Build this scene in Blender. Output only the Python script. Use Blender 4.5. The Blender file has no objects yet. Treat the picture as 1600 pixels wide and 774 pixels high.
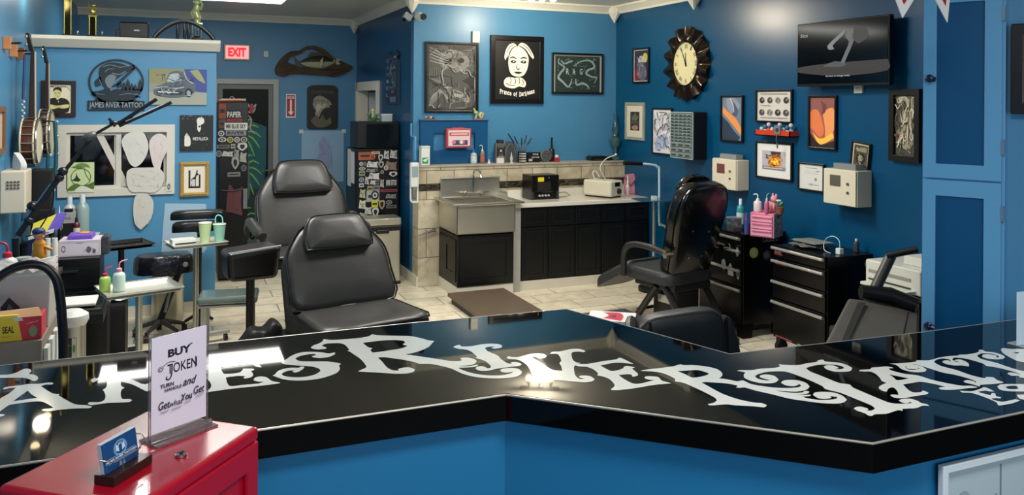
import bpy, bmesh, math, random
from mathutils import Vector, Matrix, geometry
random.seed(7)
SC = bpy.context.scene
COL = SC.collection
rad = math.radians
sin, cos, pi = math.sin, math.cos, math.pi

# ------------------------------------------------------------------ camera
CAM_H, FPX, HOR = 2.0, 1255.0, 157.0          # eye height, focal length in px of the 1600 wide frame, horizon row
YAW, ROLL = rad(22.7), rad(0.4)
cam_d = bpy.data.cameras.new('camera')
cam = bpy.data.objects.new('camera', cam_d)
COL.objects.link(cam)
cam_d.sensor_width = 36.0
cam_d.lens = 36.0 * FPX / 1600.0
cam_d.shift_y = -(387.0 - HOR) / 1600.0
cam_d.clip_start = 0.05
cam.matrix_world = Matrix.Translation((0, 0, CAM_H)) @ Matrix.Rotation(-YAW, 4, 'Z') @ Matrix.Rotation(pi/2, 4, 'X') @ Matrix.Rotation(ROLL, 4, 'Z')
SC.camera = cam

# ------------------------------------------------------------------ world, exposure
w = bpy.data.worlds.new('world'); SC.world = w; w.use_nodes = True
w.node_tree.nodes['Background'].inputs[0].default_value = (0.62, 0.72, 0.8, 1)
w.node_tree.nodes['Background'].inputs[1].default_value = 0.35
SC.view_settings.view_transform = 'Standard'
SC.view_settings.look = 'None'
SC.view_settings.gamma = 1.0
SC.view_settings.use_curve_mapping = False
SC.view_settings.exposure = 0.0

def area(name, loc, size, power, rot=(0, 0, 0), color=(1, 1, 1)):
    l = bpy.data.lights.new(name, 'AREA'); l.shape = 'RECTANGLE'; l.size, l.size_y = size
    l.energy = power; l.color = color
    o = bpy.data.objects.new(name, l); COL.objects.link(o); o.location = loc; o.rotation_euler = rot
    return o
# unseen ceiling area lights; the mid-room pair are added to brighten the room
area('unseen_ceiling_light', (1.1, 0.7, 3.1), (1.2, 0.6), 66, color=(1.0, 0.97, 0.92))
area('unseen_ceiling_light', (2.7, 5.2, 3.1), (1.2, 0.6), 85, color=(1.0, 0.97, 0.92))
area('unseen_ceiling_light', (0.3, 5.8, 3.1), (1.2, 0.6), 100, color=(1.0, 0.97, 0.92))
area('front_fill_light', (1.0, -2.2, 1.9), (4.0, 1.8), 78, rot=(rad(90), 0, 0), color=(0.86, 0.93, 1.0))  # added fill light behind the camera to brighten the counter front

# ------------------------------------------------------------------ colour and material helpers
def lin(c):
    c = c / 255.0
    return c / 12.92 if c <= 0.04045 else ((c + 0.055) / 1.055) ** 2.4
def rgb(h):
    return (lin(int(h[0:2], 16)), lin(int(h[2:4], 16)), lin(int(h[4:6], 16)), 1)
MATS = {}
def mat(h, rough=0.5, metal=0.0, emit=0.0, noise=0.0, nscale=8.0, bump=0.0, bscale=60.0, trans=0.0, alpha=1.0, coat=0.0, spec=0.5, ior=1.45):
    key = (h, rough, metal, emit, noise, nscale, bump, bscale, trans, alpha, coat, spec)
    if key in MATS: return MATS[key]
    m = bpy.data.materials.new('surface_' + h); m.use_nodes = True
    nt = m.node_tree; b = nt.nodes['Principled BSDF']
    b.inputs['Base Color'].default_value = rgb(h)
    b.inputs['Roughness'].default_value = rough
    b.inputs['Metallic'].default_value = metal
    b.inputs['Specular IOR Level'].default_value = spec
    b.inputs['IOR'].default_value = ior
    if coat: b.inputs['Coat Weight'].default_value = coat; b.inputs['Coat Roughness'].default_value = 0.03
    if trans: b.inputs['Transmission Weight'].default_value = trans
    if alpha < 1: b.inputs['Alpha'].default_value = alpha
    if emit:
        b.inputs['Emission Color'].default_value = rgb(h); b.inputs['Emission Strength'].default_value = emit
    if noise or bump:
        tc = nt.nodes.new('ShaderNodeTexCoord')
        if noise:
            n = nt.nodes.new('ShaderNodeTexNoise'); n.inputs['Scale'].default_value = nscale; n.inputs['Detail'].default_value = 4
            mx = nt.nodes.new('ShaderNodeMix'); mx.data_type = 'RGBA'; mx.blend_type = 'MULTIPLY'
            rp = nt.nodes.new('ShaderNodeMapRange')
            rp.inputs['To Min'].default_value = 1 - noise; rp.inputs['To Max'].default_value = 1 + noise * 0.6
            nt.links.new(tc.outputs['Object'], n.inputs['Vector']); nt.links.new(n.outputs['Fac'], rp.inputs['Value'])
            mx.inputs['Factor'].default_value = 1.0; mx.inputs['A'].default_value = rgb(h)
            nt.links.new(rp.outputs['Result'], mx.inputs['B']); nt.links.new(mx.outputs['Result'], b.inputs['Base Color'])
        if bump:
            n2 = nt.nodes.new('ShaderNodeTexNoise'); n2.inputs['Scale'].default_value = bscale
            bp = nt.nodes.new('ShaderNodeBump'); bp.inputs['Strength'].default_value = bump; bp.inputs['Distance'].default_value = 0.01
            nt.links.new(tc.outputs['Object'], n2.inputs['Vector']); nt.links.new(n2.outputs['Fac'], bp.inputs['Height'])
            nt.links.new(bp.outputs['Normal'], b.inputs['Normal'])
    MATS[key] = m
    return m
def emis(h, s):
    return mat(h, emit=s)
def brick_mat(name, c1, c2, cm, bw, rh, mortar, rough=0.4, axes='XY', offset=0.5, var=0.25, bump=0.3):
    m = bpy.data.materials.new(name); m.use_nodes = True; nt = m.node_tree; b = nt.nodes['Principled BSDF']
    tc = nt.nodes.new('ShaderNodeTexCoord'); sep = nt.nodes.new('ShaderNodeSeparateXYZ'); cmb = nt.nodes.new('ShaderNodeCombineXYZ')
    nt.links.new(tc.outputs['Object'], sep.inputs[0])
    nt.links.new(sep.outputs[axes[0]], cmb.inputs[0]); nt.links.new(sep.outputs[axes[1]], cmb.inputs[1])
    br = nt.nodes.new('ShaderNodeTexBrick'); br.inputs['Scale'].default_value = 1.0
    br.inputs['Brick Width'].default_value = bw; br.inputs['Row Height'].default_value = rh
    br.inputs['Mortar Size'].default_value = mortar; br.offset = offset
    br.inputs['Color1'].default_value = rgb(c1); br.inputs['Color2'].default_value = rgb(c2); br.inputs['Mortar'].default_value = rgb(cm)
    nt.links.new(cmb.outputs[0], br.inputs['Vector'])
    n = nt.nodes.new('ShaderNodeTexNoise'); n.inputs['Scale'].default_value = 5; n.inputs['Detail'].default_value = 6; n.inputs['Distortion'].default_value = 1.2
    nt.links.new(tc.outputs['Object'], n.inputs['Vector'])
    rp = nt.nodes.new('ShaderNodeMapRange'); rp.inputs['From Min'].default_value = 0.3; rp.inputs['From Max'].default_value = 0.7
    rp.inputs['To Min'].default_value = 1 - var; rp.inputs['To Max'].default_value = 1 + var * .5
    nt.links.new(n.outputs['Fac'], rp.inputs['Value'])
    mx = nt.nodes.new('ShaderNodeMix'); mx.data_type = 'RGBA'; mx.blend_type = 'MULTIPLY'; mx.inputs['Factor'].default_value = 1
    nt.links.new(br.outputs['Color'], mx.inputs['A']); nt.links.new(rp.outputs['Result'], mx.inputs['B'])
    nt.links.new(mx.outputs['Result'], b.inputs['Base Color']); b.inputs['Roughness'].default_value = rough
    bp = nt.nodes.new('ShaderNodeBump'); bp.inputs['Strength'].default_value = bump; bp.inputs['Distance'].default_value = 0.003; bp.invert = True
    nt.links.new(br.outputs['Fac'], bp.inputs['Height']); nt.links.new(bp.outputs['Normal'], b.inputs['Normal'])
    return m

# ------------------------------------------------------------------ geometry collector
class G:
    def __init__(s): s.v = []; s.f = []; s.m = []; s.mats = []; s.M = Matrix.Identity(4)
    def mi(s, m):
        if m not in s.mats: s.mats.append(m)
        return s.mats.index(m)
    def add(s, vs, fs, m):
        k = len(s.v); i = s.mi(m)
        s.v += [tuple(s.M @ Vector(p)) for p in vs]
        for f in fs: s.f.append([k + a for a in f]); s.m.append(i)
    def box(s, c, d, m, rz=0, rx=0, ry=0):
        R = Matrix.Translation(c) @ Matrix.Rotation(rz, 4, 'Z') @ Matrix.Rotation(ry, 4, 'Y') @ Matrix.Rotation(rx, 4, 'X')
        x, y, z = d[0]/2, d[1]/2, d[2]/2
        vs = [tuple(R @ Vector(p)) for p in [(-x,-y,-z),(x,-y,-z),(x,y,-z),(-x,y,-z),(-x,-y,z),(x,-y,z),(x,y,z),(-x,y,z)]]
        s.add(vs, [(0,3,2,1),(4,5,6,7),(0,1,5,4),(1,2,6,5),(2,3,7,6),(3,0,4,7)], m)
    def bb(s, x0, x1, y0, y1, z0, z1, m):
        s.box(((x0+x1)/2, (y0+y1)/2, (z0+z1)/2), (abs(x1-x0), abs(y1-y0), abs(z1-z0)), m)
    def hexa(s, b, t, m):      # 4 bottom points, 4 top points
        s.add(list(b) + list(t), [(0,3,2,1),(4,5,6,7),(0,1,5,4),(1,2,6,5),(2,3,7,6),(3,0,4,7)], m)
    def cyl(s, p0, p1, r0, m, r1=None, n=16, cap=True):
        if r1 is None: r1 = r0
        p0, p1 = Vector(p0), Vector(p1); d = (p1 - p0).normalized()
        a = d.cross(Vector((0, 0, 1)) if abs(d.z) < .95 else Vector((1, 0, 0))).normalized(); b = d.cross(a)
        vs = [tuple(p0 + (a*cos(2*pi*i/n) + b*sin(2*pi*i/n))*r0) for i in range(n)] + [tuple(p1 + (a*cos(2*pi*i/n) + b*sin(2*pi*i/n))*r1) for i in range(n)]
        fs = [(i, n+i, n+(i+1) % n, (i+1) % n) for i in range(n)]
        if cap: fs += [tuple(range(n)), tuple(range(2*n-1, n-1, -1))]
        s.add(vs, fs, m)
    def tube(s, pts, r, m, n=10, closed=False):
        pts = [Vector(p) for p in pts]; N = len(pts); rs = r if isinstance(r, (list, tuple)) else [r]*N
        vs = []; prev = None
        for i, p in enumerate(pts):
            if closed: t = pts[(i+1) % N] - pts[i-1]
            else: t = pts[min(i+1, N-1)] - pts[max(i-1, 0)]
            t = t.normalized()
            if prev is None: a = t.cross(Vector((0, 0, 1)) if abs(t.z) < .9 else Vector((1, 0, 0))).normalized()
            else: a = (prev - t * prev.dot(t)).normalized()
            prev = a; b = t.cross(a)
            vs += [tuple(p + (a*cos(2*pi*k/n) + b*sin(2*pi*k/n))*rs[i]) for k in range(n)]
        fs = []
        for i in range(N if closed else N-1):
            j = (i+1) % N
            fs += [(i*n+k, j*n+k, j*n+(k+1) % n, i*n+(k+1) % n) for k in range(n)]
        if not closed: fs += [tuple(range(n)), tuple(range(N*n-1, (N-1)*n-1, -1))]
        s.add(vs, fs, m)
    def lathe(s, prof, m, c=(0, 0, 0), n=20, axis='Z'):
        vs = []; fs = []
        for r, z in prof:
            for k in range(n):
                a = 2*pi*k/n; x, y = r*cos(a), r*sin(a)
                vs.append((c[0]+x, c[1]+y, c[2]+z) if axis == 'Z' else ((c[0]+x, c[1]+z, c[2]+y) if axis == 'Y' else (c[0]+z, c[1]+x, c[2]+y)))
        for i in range(len(prof)-1):
            fs += [(i*n+k, i*n+(k+1) % n, (i+1)*n+(k+1) % n, (i+1)*n+k) for k in range(n)]
        fs += [tuple(range(n-1, -1, -1)), tuple(range((len(prof)-1)*n, len(prof)*n))]
        s.add(vs, fs, m)
    def ell(s, c, r, m, nu=16, nv=10, rz=0, rx=0, ry=0):
        R = Matrix.Translation(c) @ Matrix.Rotation(rz, 4, 'Z') @ Matrix.Rotation(ry, 4, 'Y') @ Matrix.Rotation(rx, 4, 'X')
        vs = [tuple(R @ Vector((0, 0, -r[2])))]; fs = []
        for i in range(1, nv):
            t = -pi/2 + pi*i/nv
            for k in range(nu):
                a = 2*pi*k/nu
                vs.append(tuple(R @ Vector((r[0]*cos(t)*cos(a), r[1]*cos(t)*sin(a), r[2]*sin(t)))))
        vs.append(tuple(R @ Vector((0, 0, r[2]))))
        fs += [(0, 1+(k+1) % nu, 1+k) for k in range(nu)]
        for i in range(nv-2):
            fs += [(1+i*nu+k, 1+i*nu+(k+1) % nu, 1+(i+1)*nu+(k+1) % nu, 1+(i+1)*nu+k) for k in range(nu)]
        e = len(vs)-1; o = 1+(nv-2)*nu
        fs += [(o+k, o+(k+1) % nu, e) for k in range(nu)]
        s.add(vs, fs, m)
    def prism(s, loops, f0, f1, m):   # loops of 2D points (first outer, rest holes); f0/f1 map 2D -> 3D for the two faces
        flat = [p for l in loops for p in l]
        tris = geometry.tessellate_polygon([[Vector((p[0], p[1], 0)) for p in l] for l in loops])
        n = len(flat)
        vs = [f0(*p) for p in flat] + [f1(*p) for p in flat]
        fs = [tuple(t) for t in tris] + [tuple(n + a for a in reversed(t)) for t in tris]
        k = 0
        for l in loops:
            L = len(l)
            fs += [(k+i, k+(i+1) % L, n+k+(i+1) % L, n+k+i) for i in range(L)]
            k += L
        s.add(vs, fs, m)
    def flat(s, loops, f, m):
        flat = [p for l in loops for p in l]
        tris = geometry.tessellate_polygon([[Vector((p[0], p[1], 0)) for p in l] for l in loops])
        s.add([f(*p) for p in flat], [tuple(t) for t in tris], m)

def ob(name, g, parent=None, bev=0, smooth=False, sub=0, seg=2, label=None, fixn=True, ang=40):
    me = bpy.data.meshes.new(name)
    me.from_pydata(g.v, [], g.f)
    for m in g.mats: me.materials.append(m)
    for p, i in zip(me.polygons, g.m): p.material_index = i
    if fixn:
        bm = bmesh.new(); bm.from_mesh(me); bmesh.ops.recalc_face_normals(bm, faces=bm.faces[:]); bm.to_mesh(me); bm.free()
    if smooth:
        for p in me.polygons: p.use_smooth = True
        me.set_sharp_from_angle(angle=rad(ang))
    o = bpy.data.objects.new(name, me); COL.objects.link(o)
    if parent is not None: o.parent = parent
    if bev:
        b = o.modifiers.new('bevel', 'BEVEL'); b.width = bev; b.segments = seg; b.limit_method = 'ANGLE'; b.angle_limit = rad(35)
        b.harden_normals = False
    if sub:
        sb = o.modifiers.new('subdiv', 'SUBSURF'); sb.levels = sub; sb.render_levels = sub
    if label: o['label'] = label
    return o
def thing(name, label, cat, loc=(0, 0, 0), rz=0, group=None):
    o = bpy.data.objects.new(name, None); COL.objects.link(o); o.location = loc; o.rotation_euler = (0, 0, rz)
    o.empty_display_size = 0.05; o['label'] = label; o['category'] = cat
    if group: o['group'] = group
    return o
def tag(o, label, cat, group=None):
    o['label'] = label; o['category'] = cat
    if group: o['group'] = group
    return o
def struct(name, g, **k):
    o = ob(name, g, **k); o['kind'] = 'structure'; return o
def dup(root, loc=None, rz=None, label=None):
    r = root.copy(); COL.objects.link(r)
    if loc is not None: r.location = loc
    if rz is not None: r.rotation_euler = (0, 0, rz)
    if label: r['label'] = label
    for ch in list(root.children):
        c = ch.copy(); COL.objects.link(c); c.parent = r
        for gch in ch.children:
            d = gch.copy(); COL.objects.link(d); d.parent = c
    return r

# ------------------------------------------------------------------ measured places: a viewing ray cut with a real plane of the room
_R0 = Vector((cos(YAW), -sin(YAW), 0)); _U0 = Vector((0, 0, 1)); _F = Vector((sin(YAW), cos(YAW), 0))
_R = _R0*cos(ROLL) + _U0*sin(ROLL); _U = _U0*cos(ROLL) - _R0*sin(ROLL)
def on(axis, val, px, py):
    d = _R*((px-800)/FPX) + _U*((HOR-py)/FPX) + _F
    o = Vector((0, 0, CAM_H)); t = (val - o[axis]) / d[axis]
    return o + d*t
def onz(z, px, py): return on(2, z, px, py)

XR, XC, XL = 4.92, 2.39, -1.15       # right wall, side wall of the far bay, left wall
YB, YE, YA, YP = 8.5, 11.5, 8.08, 8.28   # back wall, far exit wall, window partition, front of the tiled half wall
ZC = 3.14
D0 = Vector((3.43, 2.90, 0)); DA = rad(-62.7)      # angled wall at the far right
# wall: origin, rotation (local x = right as seen, local y = into the wall)
WALLS = {'B': ((0, YB, 0), 0), 'E': ((0, YE, 0), 0), 'A': ((0, YA, 0), 0), 'P': ((0, YP, 0), 0),
         'R': ((XR, 0, 0), -pi/2), 'C': ((XC, 0, 0), -pi/2), 'L': ((XL, 0, 0), pi/2), 'D': (tuple(D0), DA)}
def wall_at(w, px, py, off=0.0):      # (s, z) on the wall, plus its rotation and a 3D origin function
    o, rz = WALLS[w]; n = Vector((sin(rz), -cos(rz), 0))       # towards the viewer
    d = _R*((px-800)/FPX) + _U*((HOR-py)/FPX) + _F
    p0 = Vector(o) + n*off; c = Vector((0, 0, CAM_H)); t = (p0 - c).dot(n) / d.dot(n)
    p = c + d*t
    return (p - Vector(o)).dot(Vector((cos(rz), sin(rz), 0))), p.z
def wall_pos(w, s, z, off=0.0):
    o, rz = WALLS[w]
    return Vector(o) + Vector((cos(rz), sin(rz), 0))*s + Vector((sin(rz), -cos(rz), 0))*off + Vector((0, 0, z))
def wall_box(w, x0, x1, y0, y1, off=0.0):   # pixel rectangle -> centre s, bottom z, width, height
    ym = (y0+y1)/2; xm = (x0+x1)/2
    s0 = wall_at(w, x0, ym, off)[0]; s1 = wall_at(w, x1, ym, off)[0]
    zt = wall_at(w, xm, y0, off)[1]; zb = wall_at(w, xm, y1, off)[1]
    return (s0+s1)/2, zb, abs(s1-s0), zt-zb

# ------------------------------------------------------------------ text as mesh polygons
def text_geo(txt, size=1.0, bold=0.0, shear=0.0):
    c = bpy.data.curves.new('t', 'FONT'); c.body = txt; c.size = size; c.align_x = 'CENTER'; c.align_y = 'CENTER'
    c.offset = bold; c.shear = shear; c.resolution_u = 3
    o = bpy.data.objects.new('t', c); COL.objects.link(o)
    bpy.context.view_layer.update()
    me = bpy.data.meshes.new_from_object(o.evaluated_get(bpy.context.evaluated_depsgraph_get()))
    vs = [tuple(v.co) for v in me.vertices]; fs = [tuple(p.vertices) for p in me.polygons]
    bpy.data.objects.remove(o); bpy.data.curves.remove(c); bpy.data.meshes.remove(me)
    if not vs: return [], []
    xs = [v[0] for v in vs]; ys = [v[1] for v in vs]
    cx, cy = (min(xs)+max(xs))/2, (min(ys)+max(ys))/2
    W, Hh = max(xs)-min(xs), max(ys)-min(ys)
    return [((v[0]-cx)/W, (v[1]-cy)/Hh) for v in vs], fs     # normalised to -0.5..0.5 in both axes
def smooth_loop(pts, k=3):
    out = []; n = len(pts)
    for i in range(n):
        p0, p1, p2, p3 = pts[i-1], pts[i], pts[(i+1) % n], pts[(i+2) % n]
        def corner(a, b, c):
            v1 = (b[0]-a[0], b[1]-a[1]); v2 = (c[0]-b[0], c[1]-b[1])
            l = math.hypot(*v1)*math.hypot(*v2)
            return l < 1e-9 or (v1[0]*v2[0]+v1[1]*v2[1])/l < 0.1
        m1 = (0, 0) if corner(p0, p1, p2) else ((p2[0]-p0[0])/2, (p2[1]-p0[1])/2)
        m2 = (0, 0) if corner(p1, p2, p3) else ((p3[0]-p1[0])/2, (p3[1]-p1[1])/2)
        L = math.hypot(p2[0]-p1[0], p2[1]-p1[1])
        for m in (0, 1):
            mm = m1 if m == 0 else m2; l = math.hypot(*mm)
            if l > L: mm = (mm[0]*L/l, mm[1]*L/l)
            if m == 0: m1 = mm
            else: m2 = mm
        for j in range(k):
            t = j/k; h1 = 2*t**3-3*t*t+1; h2 = -2*t**3+3*t*t; h3 = t**3-2*t*t+t; h4 = t**3-t*t
            out.append((h1*p1[0]+h2*p2[0]+h3*m1[0]+h4*m2[0], h1*p1[1]+h2*p2[1]+h3*m1[1]+h4*m2[1]))
    return out
def ribbon(pts, wd, taper=False):     # outline of a pen stroke of width wd along pts
    L = []; Rr = []; n = len(pts)
    for i, p in enumerate(pts):
        a = pts[max(i-1, 0)]; b = pts[min(i+1, n-1)]
        dx, dy = b[0]-a[0], b[1]-a[1]; l = math.hypot(dx, dy) or 1
        w2 = wd/2 * ((0.35+0.65*sin(pi*i/(n-1))) if taper else 1)
        L.append((p[0]-dy/l*w2, p[1]+dx/l*w2)); Rr.append((p[0]+dy/l*w2, p[1]-dx/l*w2))
    return L + Rr[::-1]
def curve_pts(pts, k=5):
    out = []
    for i in range(len(pts)-1):
        p0 = pts[max(i-1, 0)]; p1 = pts[i]; p2 = pts[i+1]; p3 = pts[min(i+2, len(pts)-1)]
        for j in range(k):
            t = j/k
            out.append(tuple(0.5*((2*p1[a]) + (-p0[a]+p2[a])*t + (2*p0[a]-5*p1[a]+4*p2[a]-p3[a])*t*t + (-p0[a]+3*p1[a]-3*p2[a]+p3[a])*t**3) for a in range(len(p1))))
    out.append(tuple(pts[-1])); return out

# drawn surface: shapes in 0..1 units placed on a vertical panel, each layer 0.25 mm further out
def draw(g, shapes, W, Hh, y=0.0, x0=None, z0=0.0, step=0.00025, rough=0.55):
    if x0 is None: x0 = -W/2
    k = 0
    for sh in shapes:
        kind, colr = sh[0], sh[1]; m = colr if not isinstance(colr, str) else mat(colr, rough); k += 1
        yy = y - k*step
        f = lambda u, v: (x0+u*W, yy, z0+v*Hh)
        if kind == 'poly': g.flat([smooth_loop(sh[2]) if len(sh) > 3 and sh[3] else sh[2]], f, m)
        elif kind == 'rect':
            a, b, c, d = sh[2]; g.flat([[(a, c), (b, c), (b, d), (a, d)]], f, m)
        elif kind == 'ell':
            cu, cv, ru, rv = sh[2]; rt = sh[3] if len(sh) > 3 else 0
            g.flat([[(cu + (ru*cos(a)*cos(rt) - rv*sin(a)*sin(rt)*Hh/W), cv + (ru*cos(a)*sin(rt)*W/Hh + rv*sin(a)*cos(rt))) for a in [2*pi*i/20 for i in range(20)]]], f, m)
        elif kind == 'ring':
            cu, cv, ru, rv, th = sh[2]
            g.flat([[(cu+ru*cos(a), cv+rv*sin(a)) for a in [2*pi*i/24 for i in range(24)]], [(cu+ru*(1-th)*cos(a), cv+rv*(1-th)*sin(a)) for a in [2*pi*i/24 for i in range(24)]]], f, m)
        elif kind == 'line':
            pts = curve_pts([(a*W, b*Hh) for a, b in sh[2]]) if len(sh[2]) > 2 else [(a*W, b*Hh) for a, b in sh[2]]
            lp = ribbon(pts, sh[3]*W, len(sh) > 4)
            n = len(lp)//2
            vs = [(x0+a, yy, z0+b) for a, b in lp]
            g.add(vs, [(i, i+1, 2*n-2-i, 2*n-1-i) for i in range(n-1)], m)
        elif kind == 'text':
            vs, fs = text_geo(sh[2], 1.0, *(sh[7:9] if len(sh) > 7 else ()))
            cu, cv, wu, hv = sh[3:7]
            if vs: g.add([f(cu+a*wu, cv+b*hv) for a, b in vs], fs, m)

# ================================================================== THE ROOM
LB = '6FA6CC'   # light wall blue
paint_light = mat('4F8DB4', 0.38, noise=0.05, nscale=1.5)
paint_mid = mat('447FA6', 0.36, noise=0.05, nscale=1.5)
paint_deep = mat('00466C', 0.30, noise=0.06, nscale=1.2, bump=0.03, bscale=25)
paint_navy = mat('00446C', 0.35)
white_trim = mat('E0DDCE', 0.45, noise=0.04)
ceil_m = mat('CFCDC4', 0.4, noise=0.06, nscale=3)
floor_m = brick_mat('floor_tile', 'EAE0C6', 'DDD2B8', '8E8773', 0.61, 0.30, 0.006, rough=0.3, axes='XY', var=0.22)

g = G(); g.bb(-4, 8, 2.6, 13, -0.05, 0, floor_m); g.bb(-4, 8, -4, 2.6, -0.05, 0, mat('2A211A', .6, noise=.3)); struct('floor', g)  # unseen front floor, darkened so the counter edge reflects less light
g = G(); g.bb(-4, 8, -1.0, 13, ZC, ZC+0.05, ceil_m); struct('ceiling', g)
T = 0.12
g = G(); g.bb(XC, XR+T, YB, YB+T, 0, ZC, paint_mid); struct('wall_back', g)
g = G(); g.bb(XL-T, 0.50, YE, YE+T, 0, ZC, paint_mid); g.bb(1.27, XC+T, YE, YE+T, 0, ZC, paint_mid); g.bb(0.50, 1.27, YE, YE+T, 2.24, ZC, paint_mid); struct('wall_far', g)
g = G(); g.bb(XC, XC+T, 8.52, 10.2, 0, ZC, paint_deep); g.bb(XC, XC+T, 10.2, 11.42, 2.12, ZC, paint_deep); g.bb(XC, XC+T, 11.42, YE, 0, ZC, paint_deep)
g.bb(XC, XC+0.02, YP, 8.52, 0, ZC, paint_deep) if False else None
struct('wall_side', g)
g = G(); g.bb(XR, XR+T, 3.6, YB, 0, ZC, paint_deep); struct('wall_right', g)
g = G(); g.bb(XL-T, XL, -1.0, YE, 0, ZC, paint_mid); struct('wall_left', g)
# window partition with opening
PW0, PW1, PZ0, PZ1 = wall_at('A', 90, 250)[0], wall_at('A', 273, 250)[0], wall_at('A', 180, 306)[1], wall_at('A', 180, 195)[1]
PR = 0.35; PT = 2.44
g = G()
g.bb(XL, PW0+0.03, YA, YA+T, 0, PT, paint_light); g.bb(PW1-0.03, PR, YA, YA+T, 0, PT, paint_light)
g.bb(PW0+0.03, PW1-0.03, YA, YA+T, 0, PZ0+0.03, paint_light); g.bb(PW0+0.03, PW1-0.03, YA, YA+T, PZ1-0.03, PT, paint_light)
struct('wall_partition', g)
g = G(); f0 = [(0, PT), (-0.05, PT), (-0.12, PT+0.07), (-0.12, PT+0.10), (0.16, PT+0.10), (0.16, PT)]
g.prism([[(a, b) for a, b in f0]], lambda a, b: (XL, YA+a, b), lambda a, b: (PR+0.03, YA+a, b), white_trim)
struct('trim_1', g)
# angled wall beside the tall cabinet
dv = Vector((cos(DA), sin(DA), 0)); nv = Vector((sin(DA), -cos(DA), 0))
def dpt(s, off, z): p = D0 + dv*s + nv*off; return (p.x, p.y, z)
g = G(); g.hexa([dpt(0, 0, 0), dpt(3.2, 0, 0), dpt(3.2, -T, 0), dpt(0, -T, 0)], [dpt(0, 0, ZC), dpt(3.2, 0, ZC), dpt(3.2, -T, ZC), dpt(0, -T, ZC)], paint_light); struct('wall_angled', g)
g = G(); g.hexa([dpt(0, -.002, 0), dpt(0.02, -.14, 0), dpt(0.02, -1.72, 0), dpt(0, -1.72, 0)], [dpt(0, -.002, ZC), dpt(0.02, -.14, ZC), dpt(0.02, -1.72, ZC), dpt(0, -1.72, ZC)], paint_deep); struct('wall_return', g)
# crown moulding
def crown(name, p0, p1, nrm, z=ZC, h=0.09, d=0.09):
    p0 = Vector(p0); p1 = Vector(p1); nrm = Vector(nrm)
    prof = [(0, -h), (d*0.2, -h), (d*0.3, -h*0.75), (d*0.8, -h*0.3), (d, -h*0.22), (d, 0), (0, 0)]
    g = G()
    g.prism([prof], lambda a, b: tuple(p0 + nrm*a + Vector((0, 0, z+b))), lambda a, b: tuple(p1 + nrm*a + Vector((0, 0, z+b))), white_trim)
    struct(name, g)
crown('trim_2', (XC-0.09, YB, 0), (XR, YB, 0), (0, -1, 0)); crown('trim_3', (XR, YB, 0), (XR, 6.85, 0), (-1, 0, 0))
crown('trim_4', (XC, YB-0.09, 0), (XC, YE, 0), (-1, 0, 0)); crown('trim_5', (XL, YE, 0), (XC, YE, 0), (0, -1, 0))
k = 6
for x, y in ((XC-0.03, YB-0.03), (XR-0.06, YB-0.06), (XR-0.05, 6.85), (XC-0.05, YE-0.05)):   # corner blocks
    g = G(); g.lathe([(0.005, -0.20), (0.03, -0.16), (0.06, -0.11), (0.075, -0.08), (0.075, 0)], white_trim, (x, y, ZC-0.001), 8); struct('trim_%d' % k, g); k += 1
base_m = mat('D6D0BE', 0.45, noise=0.1)
g = G(); g.bb(XL, PR+.015, YA-0.015, YA, 0, 0.10, base_m); g.bb(PR, PR+0.015, YA-0.015, YA+T, 0, 0.10, base_m); struct('baseboard_partition', g)
g = G(); g.bb(XC-0.015, XC, 8.285, 10.15, 0, 0.11, base_m); struct('baseboard_side', g)
g = G(); g.bb(XR-0.015, XR, 4.1, 7.7, 0, 0.10, base_m); struct('baseboard_right', g)
g = G(); g.bb(1.36, XC, YE-0.015, YE, 0, 0.10, base_m); struct('baseboard_far', g)

# tiled half wall behind the wash counter
tile_w = brick_mat('half_wall_tile', 'C9BFA6', 'B8AC92', '5E584A', 0.31, 0.31, 0.004, rough=0.35, axes='XZ', offset=0.5, var=0.3)
g = G(); g.bb(XC, XR, YP, YB, 0, 1.275, tile_w)
hw = struct('wall_half', g)
g = G(); g.bb(XC-0.005, XR, YP-0.012, YB, 1.275, 1.295, mat('A79F90', 0.35, noise=0.2, nscale=12)); ob('ledge_cap', g, hw, bev=0.004)
mos = brick_mat('mosaic', '2C2A20', '6A6350', '15140F', 0.035, 0.018, 0.0025, rough=0.2, axes='XZ', var=0.6)
g = G(); g.bb(XC+0.001, XR, YP-0.006, YP, 1.025, 1.10, mos); ob('mosaic_band', g, hw)

# ================================================================== FRONT COUNTER
CZ, CT = 1.10, 0.085
far_e = [(-1.14, 3.14), (0.9, 3.145), (1.562, 3.109), (1.83, 2.345), (2.711, 2.29), (3.74, 2.27)]
near_e = [(4.08, 1.583), (1.707, 1.591), (0.937, 2.275), (-1.14, 2.29)]
top_poly = far_e + near_e
black_gloss = mat('040506', 0.03, spec=0.42)
g = G(); g.prism([top_poly], lambda x, y: (x, y, CZ-CT), lambda x, y: (x, y, CZ), black_gloss)
rootc = thing('reception_counter', 'long black glossy reception counter with white swirling lettering, bending across the foreground', 'counter')
ob('countertop', g, rootc, bev=0.006, seg=3)
far_b = [(-1.14, 2.9), (0.9, 2.9), (1.40, 2.87), (1.66, 2.12), (2.711, 2.05), (3.86, 2.03)]
near_b = [(4.06, 1.63), (1.728, 1.64), (0.957, 2.325), (-1.14, 2.34)]
panel_blue = mat('1E6F9F', 0.38, noise=0.06, nscale=2)
g = G(); g.prism([far_b + near_b], lambda x, y: (x, y, 0), lambda x, y: (x, y, CZ-CT), panel_blue); ob('counter_base', g, rootc)
g = G()
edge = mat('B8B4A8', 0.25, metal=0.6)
# pale rim line along both edges of the top
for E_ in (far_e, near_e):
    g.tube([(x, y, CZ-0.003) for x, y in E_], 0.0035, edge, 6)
ob('pale_edge_line', g, rootc, label='pale edge line')

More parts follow.
